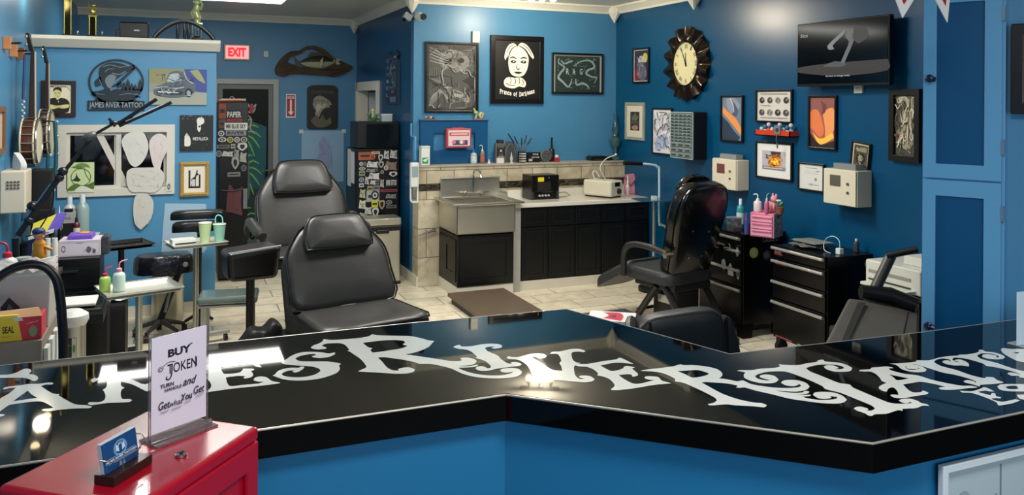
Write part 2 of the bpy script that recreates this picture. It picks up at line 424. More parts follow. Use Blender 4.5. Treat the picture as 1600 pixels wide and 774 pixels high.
S = 7.74
LET = []   # (ox, oy, [outer], [holes])
LET.append((0, 560, [(-200,240),(-200,205),(0,205),(110,200),(200,175),(270,140),(320,128),(370,140),(380,165),(345,190),(420,205),(460,235),(445,270),(400,278),(350,255),(280,240),(150,240),(0,242)], []))
LET.append((0, 560, [(-60,700),(0,680),(60,685),(40,702),(0,712),(-60,730)], []))
LET.append((0, 560, [(35,375),(60,355),(130,343),(250,330),(345,315),(470,312),(560,300),(630,297),(648,312),(620,322),(550,322),(495,342),(560,385),(640,430),(720,436),(710,455),(850,535),(930,565),(1050,572),(1115,590),(1080,608),(900,612),(700,630),(580,648),(520,640),(500,628),(540,615),(600,612),(645,602),(580,560),(510,530),(430,525),(300,540),(130,565),(100,575),(0,645),(-120,720),(-140,700),(-120,580),(0,492),(110,430),(190,362),(120,365),(50,383)], [[(330,400),(160,524),(450,482),(380,440),(350,410)]]))
LET.append((0, 560, [(1095,270),(1120,250),(1220,240),(1400,222),(1500,190),(1560,182),(1575,200),(1500,235),(1600,262),(1760,320),(1900,230),(2100,180),(2250,170),(2250,200),(2130,215),(2130,420),(2250,460),(2250,490),(1900,510),(1900,490),(1990,460),(1990,300),(1800,400),(1760,400),(1600,320),(1465,290),(1465,335),(1510,362),(1475,380),(1460,430),(1480,495),(1560,497),(1600,510),(1560,535),(1300,545),(1140,568),(1090,570),(1060,552),(1090,535),(1200,535),(1260,510),(1275,460),(1260,410),(1240,385),(1280,360),(1292,320),(1285,280),(1250,270),(1180,275),(1120,297)], []))
LET.append((300, 540, [(60,250),(300,225),(700,210),(790,215),(820,240),(845,268),(780,262),(730,235),(550,245),(345,268),(370,330),(400,348),(560,335),(605,310),(620,285),(740,285),(755,297),(715,315),(740,355),(720,385),(655,402),(620,398),(640,375),(560,372),(410,390),(450,492),(600,482),(800,465),(870,440),(800,442),(745,425),(760,395),(820,380),(900,388),(960,430),(1070,455),(1040,465),(800,495),(500,525),(250,560),(160,572),(130,560),(200,540),(232,500),(220,450),(180,410),(135,400),(170,385),(180,350),(140,290)], []))
LET.append((400, 510, [(960,325),(950,345),(880,375),(780,388),(700,382),(672,368),(730,350),(700,340),(620,345),(530,365),(480,390),(480,400),(530,425),(700,430),(850,430),(980,445),(1030,460),(1005,480),(1015,520),(980,565),(900,600),(780,635),(600,658),(450,660),(330,645),(240,615),(200,600),(230,585),(260,550),(330,520),(420,505),(520,505),(545,490),(585,495),(570,520),(500,560),(450,560),(440,548),(470,540),(400,540),(330,565),(310,585),(340,605),(450,620),(600,615),(720,585),(780,545),(760,515),(670,490),(500,478),(350,465),(300,445),(370,400),(430,360),(520,325),(650,312),(800,320),(880,332),(940,322)], []))
R1t = [(0,330),(100,345),(200,348),(250,335),(220,318),(260,305),(330,308),(400,325),(425,350),(400,380),(320,400),(180,408),(300,410),(380,400),(430,390),(440,400),(400,418),(300,425),(200,428),(260,460),(400,500),(560,520),(740,518),(840,495),(870,475),(800,488),(730,480),(705,460),(740,440),(830,430),(920,440),(970,475),(960,505),(900,535),(760,555),(560,555),(380,535),(240,495),(120,440),(0,408)]
LET.append((540, 510, [(-264,160),(-184,168),(0,160),(200,140),(290,120),(320,100),(380,112),(600,118),(780,122),(900,145),(1000,172),(1075,182),(1045,210),(1010,250),(930,290),(820,325),(720,343),(900,368)] + [(a+1161, b+77.4) for a, b in R1t] + [(1030,460),(885,458),(840,440),(700,410),(560,390),(460,378),(390,382),(440,430),(500,500),(570,535),(640,540),(635,520),(690,505),(780,502),(840,530),(820,555),(740,575),(600,578),(400,565),(200,555),(150,548),(200,525),(250,500),(240,470),(180,400),(100,345),(50,310),(20,303),(45,290),(0,235),(-60,210),(-130,208),(-240,215),(-290,240),(-230,262),(-240,275),(-330,284),(-400,275),(-422,262),(-390,235),(-320,210),(-280,185)], [[(210,205),(400,180),(580,170),(700,180),(720,200),(690,225),(750,240),(700,265),(560,290),(330,322),(300,290),(325,268),(270,255)]]))
LET.append((690, 520, [(140,180),(170,160),(220,152),(240,170),(350,168),(480,145),(600,136),(700,145),(735,165),(720,185),(640,198),(600,190),(640,172),(560,175),(525,190),(560,230),(680,280),(720,325),(800,375),(850,378),(830,365),(880,357),(940,368),(968,390),(940,405),(860,415),(680,438),(560,465),(460,465),(410,440),(430,415),(500,410),(560,435),(595,425),(590,400),(520,345),(440,318),(410,310),(430,295),(370,240),(300,210),(200,198)], []))
LET.append((840, 530, [(-376,228),(-350,212),(-310,220),(-230,220),(-130,193),(-30,180),(70,185),(110,208),(80,230),(10,235),(-20,218),(-75,220),(-10,262),(80,320),(180,375),(298,388),(285,330),(265,295),(285,270),(270,220),(240,185),(150,182),(180,158),(260,155),(330,140),(420,122),(520,125),(580,150),(555,163),(490,155),(420,165),(410,200),(430,260),(480,290),(525,292),(445,330),(445,400),(455,440),(500,485),(570,485),(500,468),(510,450),(570,445),(640,455),(690,490),(660,515),(580,527),(450,520),(300,505),(150,495),(20,490),(-60,440),(-90,380),(-130,320),(-200,270),(-260,252),(-350,245)], []))
LET.append((840, 530, [(490,305),(600,305),(800,270),(950,250),(990,230),(1040,245),(1160,305),(1100,300),(1000,290),(900,295),(760,325),(880,388),(950,385),(1030,360),(1050,335),(1100,330),(1180,348),(1140,360),(1210,420),(1210,445),(1150,460),(1135,435),(1080,430),(980,440),(1050,490),(1170,545),(1300,530),(1420,495),(1360,498),(1295,480),(1300,458),(1380,455),(1460,465),(1500,505),(1548,520),(1620,540),(1540,547),(1400,560),(1200,595),(1000,620),(900,622),(885,610),(930,575),(920,540),(870,490),(800,460),(720,445),(730,420),(680,375),(600,342),(500,335),(450,320)], []))
R2t = [(340,395),(600,435),(800,442),(920,430),(945,410),(910,390),(905,405),(850,420),(760,410),(700,380),(720,355),(800,343),(920,352),(1010,385),(1045,425),(1010,460),(900,485),(760,482),(640,468),(700,485),(850,500),(960,495),(990,475),(1040,485),(1030,505),(960,518),(880,524),(960,526),(1060,522),(1050,538),(960,546),(1000,562),(1150,585),(1300,582),(1370,572),(1380,550),(1290,540),(1310,560),(1240,575),(1150,565),(1085,525),(1110,495),(1220,488),(1350,500),(1450,540),(1495,585),(1460,615),(1380,630),(1200,625),(1000,600),(800,570),(600,520),(400,475),(260,435),(200,440),(155,435),(175,415),(120,400),(0,382)]
LET.append((980, 550, [(160,235),(200,222),(350,205),(560,178),(640,155),(680,165),(800,165),(950,180),(1080,210),(1140,250),(1150,290),(1110,325),(1200,335),(1330,360),(1400,350)] + [(a+1161, b) for a, b in R2t] + [(1050,375),(950,370),(900,375),(1000,430),(1150,510),(1350,580),(1548,620),(1630,625),(1690,650),(1660,675),(1548,665),(1300,650),(1200,640),(1060,650),(990,650),(975,635),(1050,620),(1085,590),(1060,560),(950,500),(800,430),(680,380),(580,362),(580,335),(500,290),(400,255),(280,240)], [[(610,238),(740,230),(860,225),(980,262),(985,275),(920,298),(790,315),(700,275)]]))
T1b = [(215,400),(250,435),(400,500),(600,585),(720,625),(860,632),(960,625),(950,610),(900,628),(840,615),(805,590),(850,575),(950,572),(1040,600),(1080,625),(1140,635),(1180,662),(1100,655),(1020,685),(930,690),(850,695),(855,720),(800,710),(720,735),(650,755),(520,760),(480,780),(440,775),(400,750),(300,715),(262,690),(290,672),(350,668),(430,690),(440,710),(400,715),(480,715),(520,690),(480,655),(300,580),(100,500),(-80,455)]
LET.append((1130, 550, [(165,235),(200,225),(340,225),(450,208),(640,195),(690,180),(670,150),(720,160),(900,165),(1000,145),(1130,125),(1150,105),(1210,100),(1230,120),(1400,135),(1500,165),(1560,200),(1540,235),(1450,245),(1330,240),(1240,210),(1215,180),(1260,165),(1340,170),(1400,200),(1350,212),(1420,215),(1465,200),(1440,180),(1350,160),(1200,158),(1100,170),(1000,200),(1050,240),(1200,300),(1400,380)] + [(a+1316, b) for a, b in T1b] + [(1200,420),(1050,350),(900,290),(760,245),(680,240),(540,245),(420,275),(385,300),(420,330),(520,350),(570,345),(500,330),(445,310),(450,288),(520,278),(620,295),(670,340),(640,370),(560,385),(440,380),(320,350),(255,315),(250,280),(270,255),(230,243)], []))
LET.append((1300, 550, [(328,238),(340,222),(460,215),(480,195),(560,190),(650,180),(720,190),(745,200),(680,205),(720,230),(880,270),(1040,290),(1200,340),(1400,385),(1574,414),(1674,414),(1764,430),(1734,440),(1634,445),(1514,460),(1394,465),(1310,458),(1290,442),(1335,430),(1375,432),(1290,405),(1090,368),(1000,375),(860,400),(930,470),(990,495),(1080,490),(1100,472),(1170,500),(1140,520),(1000,540),(900,560),(800,565),(730,550),(705,525),(740,520),(805,527),(790,480),(740,435),(680,450),(660,485),(610,475),(570,450),(570,425),(610,400),(660,382),(600,355),(590,335),(540,280),(470,245),(400,242)], [[(690,278),(800,300),(930,325),(790,348),(740,310)]]))
LET.append((1400, 535, [(-84,262),(20,260),(240,240),(250,222),(400,222),(520,190),(640,172),(750,165),(760,155),(870,150),(1000,122),(1000,98),(1040,95),(1080,115),(1200,130),(1300,165),(1320,190),(1280,208),(1200,212),(1100,200),(1040,180),(1050,155),(1120,148),(1210,165),(1215,185),(1180,190),(1240,188),(1240,170),(1150,142),(1040,138),(980,165),(1020,200),(1100,225),(1220,255),(1350,300),(1500,345),(1600,370),(1600,440),(1500,430),(1480,410),(1400,410),(1345,385),(1370,370),(1460,380),(1505,405),(1480,380),(1380,350),(1220,310),(1090,290),(1060,265),(950,230),(830,200),(700,190),(680,215),(720,240),(760,240),(700,225),(760,210),(830,230),(880,265),(880,298),(800,285),(700,285),(600,265),(560,245),(580,225),(640,225),(660,250),(650,215),(560,200),(480,220),(460,245),(540,290),(730,340),(900,400),(1070,440),(1090,425),(1180,430),(1220,460),(1300,485),(1290,495),(1180,510),(1020,520),(1010,540),(950,520),(830,490),(815,475),(860,462),(940,475),(960,495),(970,480),(900,450),(720,400),(560,370),(400,320),(250,275),(180,272),(300,290),(370,335),(350,358),(260,368),(150,355),(60,325),(20,290),(-30,270)], [[(110,300),(140,288),(118,302),(150,325),(262,328),(275,312),(285,325),(210,338),(140,330)]]))
LET.append((1400, 535, [(1270,95),(1290,75),(1400,85),(1700,80),(1700,260),(1500,240),(1400,200),(1300,140)], [[(1420,130),(1490,122),(1470,142)]]))
LET.append((1400, 535, [(770,590),(900,598),(1000,575),(1075,548),(1190,600),(1130,600),(1080,590),(990,605),(1140,645),(1160,620),(1200,625),(1210,655),(1270,670),(1260,685),(1200,680),(1150,690),(1280,725),(1440,695),(1500,710),(1400,745),(1250,770),(1230,760),(1220,735),(1100,680),(920,620),(800,612)], []))
LET.append((1400, 535, [(1225,540),(1260,515),(1400,510),(1700,515),(1700,600),(1400,600),(1260,580)], [[(1320,550),(1360,535),(1460,535),(1480,570),(1370,570)]]))
LET.append((1400, 535, [(1460,640),(1700,630),(1700,720),(1500,690)], []))
paint_white = mat('DDE1DC', 0.12, coat=0.6)
g = G()
for i, (ox, oy, outer, holes) in enumerate(LET):
    def tr(l): return [tuple(onz(CZ, ox + a/S, oy + b/S)[:2]) for a, b in smooth_loop(l, 3)]
    zz = CZ + 0.0006 + i*0.00002
    g.flat([tr(outer)] + [tr(h) for h in holes], lambda x, y: (x, y, zz), paint_white)
ob('painted_lettering', g, rootc, label='white swirling painted lettering reading James River Tattoo')

# ================================================================== PICTURES AND SIGNS ON THE WALLS
def frame_pic(label, w, box, frame_c='0E0D0C', fw=0.02, dep=0.025, art=(), mat_c=None, mat_w=0.0, bg='D8D4C8', name='framed_picture', cat='picture', group=None, gloss=0.3, inner='picture', rough=0.5, tilt=0):
    s, zb, W, Hh = wall_box(w, *box, off=dep)
    rz = WALLS[w][1]
    t = thing(name, label, cat, wall_pos(w, s, zb, 0.002), rz, group)
    g = G(); fm = mat(frame_c, gloss, noise=0.1)
    g.prism([[(-W/2, 0), (W/2, 0), (W/2, Hh), (-W/2, Hh)], [(-W/2+fw, fw), (W/2-fw, fw), (W/2-fw, Hh-fw), (-W/2+fw, Hh-fw)]],
            lambda a, b: (a, -dep, b), lambda a, b: (a, 0, b), fm)
    ob('frame', g, t, bev=min(0.004, fw*0.25))
    y = -dep*0.45
    if mat_c:
        g = G(); m0 = fw; m1 = fw+mat_w
        g.prism([[(-W/2+m0, m0), (W/2-m0, m0), (W/2-m0, Hh-m0), (-W/2+m0, Hh-m0)], [(-W/2+m1, m1), (W/2-m1, m1), (W/2-m1, Hh-m1), (-W/2+m1, Hh-m1)]],
                lambda a, b: (a, y-0.002, b), lambda a, b: (a, y, b), mat(mat_c, 0.8))
        ob('mat_board', g, t); fw2 = m1
    else: fw2 = fw
    g = G(); iw, ih = W-2*fw2, Hh-2*fw2
    g.bb(-iw/2, iw/2, y, -0.001, fw2, Hh-fw2, mat(bg, rough))
    draw(g, art, iw, ih, y, z0=fw2, rough=rough)
    ob(inner, g, t)
    return t
def panel_pic(label, w, box, dep=0.02, art=(), bg='D8D4C8', name='canvas_print', cat='picture', rough=0.5, group=None):
    s, zb, W, Hh = wall_box(w, *box, off=dep)
    g = G(); g.bb(-W/2, W/2, -dep, 0, 0, Hh, mat(bg, rough)); draw(g, art, W, Hh, -dep, rough=rough)
    o = ob(name, g); o.location = wall_pos(w, s, zb, 0.001); o.rotation_euler = (0, 0, WALLS[w][1])
    return tag(o, label, cat, group)
def rl(colr, n, seed, x0=0, x1=1, y0=0, y1=1, wd=0.01, L=0.25):    # loose pen strokes that fill an area
    r = random.Random(seed); out = []
    for i in range(n):
        x, y = r.uniform(x0, x1), r.uniform(y0, y1); a = r.uniform(0, 6.28); pts = [(x, y)]
        for k in range(4):
            a += r.uniform(-1.1, 1.1); x = min(max(x+cos(a)*L/4, x0+.01), x1-.01); y = min(max(y+sin(a)*L/4, y0+.01), y1-.01); pts.append((x, y))
        out.append(('line', colr if isinstance(colr, str) else r.choice(colr), pts, wd*r.uniform(.6, 1.4), 1))
    return out
def blobs(cols, n, seed, x0=0, x1=1, y0=0, y1=1, r0=.03, r1=.1, asp=1):
    r = random.Random(seed); out = []
    for i in range(n):
        rr = r.uniform(r0, r1)
        out.append(('ell', r.choice(cols), (min(max(r.uniform(x0, x1), x0+rr), x1-rr), min(max(r.uniform(y0, y1), y0+rr*asp), y1-rr*asp), rr, rr*asp*r.uniform(.6, 1)), 0))
    return out
def spiral(colr, cx, cy, r, turns, wd, asp=1, a0=0):
    n = int(turns*10)
    return ('line', colr, [(cx+r*(1-i/n*.85)*cos(a0+i*.628), cy+r*(1-i/n*.85)*sin(a0+i*.628)*asp) for i in range(n+1)], wd, 1)

# ---- back wall
A = [('poly', '4B4C4A', [(.05,.95),(.35,.98),(.6,.9),(.9,.95),(.95,.6),(.7,.45),(.95,.3),(.9,.05),(.1,.05),(.05,.4)], 1)]
A += [('poly', '7A7B77', [(.25,.72),(.3,.86),(.5,.92),(.7,.88),(.85,.78),(.8,.62),(.6,.6),(.5,.66),(.35,.62)], 1), ('ell', '151614', (.42,.74,.09,.05)), ('ell', '151614', (.68,.76,.07,.04)),
      ('poly', '8C8D88', [(.3,.38),(.45,.36),(.7,.28),(.88,.2),(.85,.12),(.6,.18),(.4,.25)], 1)]
for i in range(9): A.append(('line', 'B5B6B0', [(.36+.05*i,.37-.018*i),(.37+.05*i,.27-.012*i)], .018))
for i in range(7): A.append(('line', '8E8F8A', [(.05+.03*i,.05+.02*i),(.12+.04*i,.22+.03*i),(.3+.02*i,.28-.02*i),(.42,.12+.01*i)], .022, 1))
for i in range(5): A.append(('line', '9A9B95', [(.05,.95-.05*i),(.25,.87-.04*i),(.45,.8-.03*i)], .02, 1))
for i in range(6): A.append(('line', '6F706C', [(.1+.03*i,.65),(.05+.05*i,.5),(.2+.02*i,.42),(.15+.04*i,.3)], .02, 1))
A += rl(['9C9D98', '6D6E6A', '262725', '565753'], 60, 3, .03, .97, .03, .97, .016, .3)
frame_pic('large black framed grey drawing of a skull over curling bones, left of the portrait', 'B', (664, 748, 66, 176), '12110F', 0.022, 0.03, A, bg='2A2B2A')
W0, K0 = 'EFEBD6', '0A0A0A'
P = [('rect', K0, (0, 1, 0, 1)),
     ('poly', W0, [(.30,.60),(.29,.78),(.36,.88),(.70,.88),(.76,.76),(.75,.60),(.72,.50),(.66,.42),(.58,.385),(.46,.385),(.37,.42),(.32,.50)], 1),   # face
     ('poly', W0, [(.50,.90),(.42,.955),(.32,.93),(.25,.85),(.21,.72),(.23,.66),(.27,.72),(.31,.80),(.38,.86)], 1), ('poly', W0, [(.50,.90),(.58,.965),(.70,.94),(.80,.85),(.88,.73),(.86,.69),(.80,.74),(.74,.80),(.64,.87)], 1),   # parted hair
     ('line', K0, [(.50,.92),(.38,.86),(.31,.74),(.29,.62)], .022, 1), ('line', K0, [(.52,.92),(.66,.86),(.75,.76),(.78,.62)], .03, 1), ('line', K0, [(.44,.95),(.32,.88),(.26,.76)], .014, 1), ('line', K0, [(.60,.95),(.74,.87),(.83,.75)], .016, 1),
     ('line', K0, [(.33,.695),(.40,.715),(.48,.69)], .03, 1), ('line', K0, [(.57,.69),(.65,.715),(.72,.69)], .03, 1),   # brows
     ('poly', K0, [(.34,.645),(.41,.665),(.48,.64),(.45,.615),(.38,.615)], 1), ('poly', K0, [(.57,.64),(.64,.665),(.71,.64),(.68,.612),(.60,.615)], 1),
     ('ell', W0, (.415,.64,.018,.010)), ('ell', W0, (.64,.64,.018,.010)),
     ('line', K0, [(.50,.60),(.48,.545),(.50,.53)], .012), ('poly', K0, [(.47,.535),(.52,.515),(.58,.535),(.56,.515),(.52,.50),(.49,.515)], 1),
     ('poly', K0, [(.42,.455),(.50,.47),(.62,.455),(.56,.435),(.48,.435)], 1), ('poly', K0, [(.28,.62),(.30,.50),(.36,.42),(.33,.44),(.27,.52)], 1),
     # folded hands under the chin
     ('poly', W0, [(.22,.22),(.20,.30),(.26,.36),(.34,.37),(.44,.36),(.56,.37),(.64,.34),(.70,.27),(.66,.20),(.54,.215),(.44,.18),(.32,.185)], 1),
     ('line', K0, [(.34,.365),(.36,.30),(.34,.26)], .014), ('line', K0, [(.44,.355),(.46,.30),(.44,.25)], .014), ('line', K0, [(.54,.36),(.55,.30),(.54,.26)], .014), ('line', K0, [(.24,.27),(.32,.235),(.44,.23)], .014), ('line', K0, [(.60,.33),(.64,.29),(.62,.24)], .014)]
for i, ch in enumerate('Prince of Darkness'):
    u = .13 + .74*i/17; v = .125 - .05*sin(pi*i/17)
    if ch != ' ': P.append(('text', 'F2EFE2', ch, u, v, .032 if ch in 'ifrlt' else .04, .085 if ch in 'PDfkd' else .062, .03))
frame_pic('tall black framed poster of a stark white face with Prince of Darkness lettering', 'B', (767, 850, 56, 162), '0D0C0B', 0.055, 0.035, P, bg='0A0A0A')
Rg = [('rect', '9C9B8E', (0, .035, 0, 1)), ('rect', '9C9B8E', (.965, 1, 0, 1)), ('rect', '7B7A70', (0, 1, .96, 1)), ('rect', '24322F', (.035, .965, .0, .96))]
for dd, cc, ww in ((0, 'A7C0C2', .035), (.004, '4E6468', .012)):
    Rg += [('line', cc, [(.12,.9+dd),(.10,.78),(.22,.66),(.14,.5),(.1,.38),(.2,.26),(.3,.14),(.36,.25),(.38,.36)], ww, 1), ('line', cc, [(.15,.85),(.22,.76),(.35,.82),(.4,.84)], ww*.8, 1),
           ('line', cc, [(.42,.7+dd),(.55,.82),(.7,.86),(.8,.82),(.85,.68),(.72,.6),(.68,.5),(.8,.42),(.9,.4),(.85,.25)], ww, 1), ('line', cc, [(.45,.36+dd),(.48,.2),(.6,.24),(.7,.18),(.74,.1)], ww, 1)]
Rg += rl('7E989B', 40, 5, .08, .92, .08, .92, .006, .12)
for ch, u in (('R', .28), ('A', .41), ('G', .56)): Rg.append(('text', '9FB4B5', ch, u, .55, .06, .16, .02))
frame_pic('black framed landscape drawing of a coiling pale snake on dark green', 'B', (863, 943, 83, 147), '0E0D0C', 0.022, 0.03, Rg, bg='24322F')
# small white wall plate above the skull picture
def plate(label, w, box, colr='D2D0C4', dep=0.02, name='wall_plate', cat='wall plate', holes=0):
    s, zb, W, Hh = wall_box(w, *box); t = thing(name, label, cat, wall_pos(w, s, zb, 0.001), WALLS[w][1])
    g = G(); g.bb(-W/2, W/2, -dep, 0, 0, Hh, mat(colr, .4)); ob('cover', g, t, bev=.003)
    g = G(); g.bb(-W*.2, W*.2, -dep-.003, -dep, Hh*.35, Hh*.65, mat('BDBBB0', .4)); ob('button', g, t)
    return t
plate('white wall sensor box above the corner of the skull drawing', 'B', (737, 748, 49, 67), dep=.035)
plate('small pale switch plate right of the exit sign', 'E', (412, 419, 80, 89))
plate('white outlet plate directly below the television', 'R', (1337, 1350, 132, 146))

# ---- far wall
def exit_sign():
    s, zb, W, Hh = wall_box('E', 350, 391, 69, 94, .06)
    t = thing('exit_sign', 'red lit EXIT sign high on the far wall above the door', 'exit sign', wall_pos('E', s, zb, .002), 0)
    g = G(); g.bb(-W/2, W/2, -.05, 0, 0, Hh, mat('B7A892', .5)); ob('housing', g, t, bev=.004)
    g = G(); g.bb(-W/2+.02, W/2-.02, -.054, -.05, .02, Hh-.02, emis('F2A6A6', .85))
    draw(g, [('text', emis('FF2430', 1.1), 'EXIT', .5, .5, .78, .7, .05)], W-.04, Hh-.04, -.054, z0=.02); ob('lit_panel', g, t)
exit_sign()
# driftwood fish mount
def fish_body(g, L, Hh, m1, m2, y=0):
    # side silhouette given real thickness, belly paler
    N = 18; rings = []
    for i in range(N+1):
        u = i/N; h = Hh*(.06+.94*math.pow(max(sin(pi*min(u*1.06, 1)), 0), .7))*(1 if u < .8 else 1-(u-.8)*1.6)
        rings.append((u*L - L/2, max(h, .02*Hh)))
    for (z0f, z1f, m) in ((0, 1, m1), (-1, 0, m2)):
        vs = []; fs = []; n = 7
        for x, h in rings:
            for k in range(n):
                a = -pi/2*(1 if z0f < 0 else 0) + (pi/2)*k/(n-1) if True else 0
                vs.append((x, y - cos(a)*h*.38, sin(a)*h*.5))
        for i in range(N):
            for k in range(n-1): fs.append((i*n+k, (i+1)*n+k, (i+1)*n+k+1, i*n+k+1))
        g.add(vs, fs, m)
def driftwood():
    s, zb, W, Hh = wall_box('E', 430, 551, 71, 121, .06)
    t = thing('mounted_fish', 'bass fish mounted on a long piece of driftwood above the fire sign', 'fish mount', wall_pos('E', s, zb, .002), 0)
    wood = mat('4A3B28', .7, noise=.5, nscale=14, bump=.6, bscale=25); g = G()
    lo = smooth_loop([(-.5,.22),(-.47,.05),(-.36,.02),(-.3,.1),(-.1,.16),(.1,.1),(.25,.03),(.4,.12),(.5,.3),(.5,.38),(.38,.5),(.25,.62),(.14,.86),(.02,.98),(-.1,.97),(-.2,.82),(-.3,.8),(-.4,.62),(-.47,.4)])
    hole = smooth_loop([(-.28,.3),(-.1,.28),(.1,.26),(.2,.34),(.2,.5),(.12,.72),(0,.88),(-.1,.86),(-.18,.72),(-.3,.62),(-.34,.45)])
    g.prism([[(a*W, b*Hh) for a, b in lo], [(a*W, b*Hh) for a, b in hole]], lambda a, b: (a, -.06-.02*sin(a*9), b), lambda a, b: (a, 0, b), wood)
    for i in range(4): g.tube([(-.46*W+i*.02, -.06, (.1+.12*i)*Hh), (-.2*W, -.07, (.14+.05*i)*Hh), (.15*W, -.075, (.1+.03*i)*Hh), (.45*W, -.06, (.3-.02*i)*Hh)], [.015,.02,.018,.008], wood, 7)
    ob('driftwood', g, t, bev=.01)
    g = G(); g.M = Matrix.Translation((.06*W, -.06, .48*Hh)) @ Matrix.Rotation(rad(-3), 4, 'Y')
    L = .5*W; dk = mat('2F3323', .45, noise=.4, nscale=20); pale = mat('A6A186', .45, noise=.2)
    fish_body(g, L, .4*Hh, dk, pale)
    g.prism([[(-L*.47, 0), (-L*.66, .2*Hh), (-L*.6, 0), (-L*.66, -.2*Hh)]], lambda a, b: (a, -.02, b), lambda a, b: (a, -.005, b), dk)
    g.prism([[(-L*.3, .17*Hh), (-L*.2, .32*Hh), (L*.05, .3*Hh), (L*.15, .2*Hh)]], lambda a, b: (a, -.015, b), lambda a, b: (a, -.005, b), dk)
    g.prism([[(L*.05, -.1*Hh), (L*.08, .14*Hh), (L*.0, .05*Hh), (-L*.02, -.2*Hh)]], lambda a, b: (a, -.10, b), lambda a, b: (a, -.085, b), pale)
    g.ell((L*.38, -.05, .04*Hh), (.012, .01, .012), mat('D8D2A0', .2))
    g.prism([[(L*.44, .1*Hh), (L*.56, .05*Hh), (L*.48, 0), (L*.54, -.09*Hh), (L*.42, -.1*Hh)]], lambda a, b: (a, -.05, b), lambda a, b: (a, .0, b), pale)
    ob('fish', g, t, smooth=True)
driftwood()
# fire extinguisher arrow sign
panel_pic('small red and white fire arrow sign beside the door frame', 'E', (447, 462, 147, 184), .004,
          [('rect', 'A8202C', (.08, .92, .05, .95)), ('rect', 'E8E4D8', (.16, .84, .8, .9)), ('text', 'A8202C', 'FIRE', .5, .85, .55, .06, .03), ('rect', 'F0E9D6', (.4, .6, .2, .76)), ('poly', 'F0E9D6', [(.2,.26),(.5,.09),(.8,.26)])],
          'E9E6DC', 'fire_sign', 'sign')
# bass plaque with arched top
def plaque():
    s, zb, W, Hh = wall_box('E', 480, 528, 133, 202, .03)
    t = thing('fish_plaque', 'dark arch-topped plaque with a leaping pale fish and GONE FISHIN lettering', 'plaque', wall_pos('E', s, zb, .002), 0)
    g = G(); lp = [(-.5,.04),(-.42,0),(.42,0),(.5,.04),(.5,.92),(.4,.98),(.2,1),(-.2,1),(-.4,.98),(-.5,.92)]
    g.prism([[(a*W, b*Hh) for a, b in lp]], lambda a, b: (a, -.025, b), lambda a, b: (a, 0, b), mat('171614', .5, noise=.4))
    draw(g, [('text', '4A4640', 'GONE FISHIN', .5, .84, .72, .08, .02)], W, Hh, -.025)
    ob('board', g, t, bev=.004)
    g = G()
    draw(g, [('poly', '8E8A7A', [(.18,.6),(.25,.72),(.42,.76),(.6,.7),(.75,.62),(.8,.55),(.7,.54),(.74,.5),(.62,.48),(.5,.44),(.4,.3),(.35,.25),(.25,.34),(.28,.42),(.2,.5)], 1),
             ('poly', 'B5B1A0', [(.3,.55),(.45,.58),(.62,.55),(.55,.5),(.42,.46),(.34,.36),(.3,.42)], 1), ('ell', '1A1917', (.66,.62,.02,.015)),
             ('poly', '5E5A46', [(.12,.2),(.3,.32),(.4,.22),(.5,.34),(.62,.2),(.75,.28),(.8,.14),(.6,.05),(.3,.05)], 1), ('line', '3E3B30', [(.22,.62),(.4,.66),(.6,.62)], .02)]
         + rl('3E3B30', 14, 8, .2, .7, .35, .7, .01, .1), W, Hh, -.0262)
    ob('fish_relief', g, t)
plaque()
# pale stencil sheet hanging beneath the plaque
panel_pic('pale blue translucent stencil sheet taped below the fish plaque', 'E', (471, 537, 204, 285), .003,
          [('poly', '8E9CC0', [(.4,.75),(.5,.9),(.62,.8),(.66,.6),(.72,.4),(.6,.2),(.45,.25),(.35,.45),(.42,.6)], 1)] + rl(['7D78A8', '9A86AE', '8C9CC2'], 34, 11, .3, .72, .15, .9, .01, .15)
          + [('rect', 'C7D3DC', (-.06, .04, .95, 1.02)), ('rect', 'C7D3DC', (.95, 1.05, .95, 1.02))], '8DB0CE', 'stencil_sheet', 'stencil', .6)

# ---- partition wall
M1 = [('rect', 'E8E0C4', (0, 1, 0, 1)), ('text', '1A1512', 'METALLICA', .5, .93, .62, .07, .03), ('line', '1A1512', [(.18,.93),(.06,.8)], .02), ('line', '1A1512', [(.82,.93),(.95,.8)], .02),
      ('poly', '1A1512', [(.28,.78),(.33,.88),(.48,.91),(.6,.87),(.62,.76),(.58,.72),(.34,.74)], 1), ('poly', 'D8CF86', [(.3,.68),(.32,.78),(.42,.82),(.56,.78),(.6,.68),(.56,.58),(.46,.5),(.36,.54)], 1),
      ('line', '1A1512', [(.34,.7),(.42,.7)], .03), ('line', '1A1512', [(.48,.71),(.56,.7)], .03), ('line', '1A1512', [(.44,.6),(.5,.59)], .02),
      ('poly', '1A1512', [(.06,.32),(.12,.48),(.36,.54),(.46,.46),(.6,.54),(.86,.46),(.94,.3),(.86,.02),(.14,.02)], 1),
      ('poly', 'E0D68A', [(.06,.32),(.2,.3),(.45,.26),(.75,.3),(.93,.3),(.9,.2),(.7,.16),(.5,.18),(.3,.14),(.14,.16)], 1), ('line', '1A1512', [(.3,.24),(.5,.2),(.62,.24)], .015), ('ell', 'C8C0A0', (.5, .4, .02, .03))]
frame_pic('dark brown framed METALLICA picture of a man with folded arms', 'A', (64, 118, 126, 183), '2A1512', 0.035, .03, M1, bg='E8E0C4')
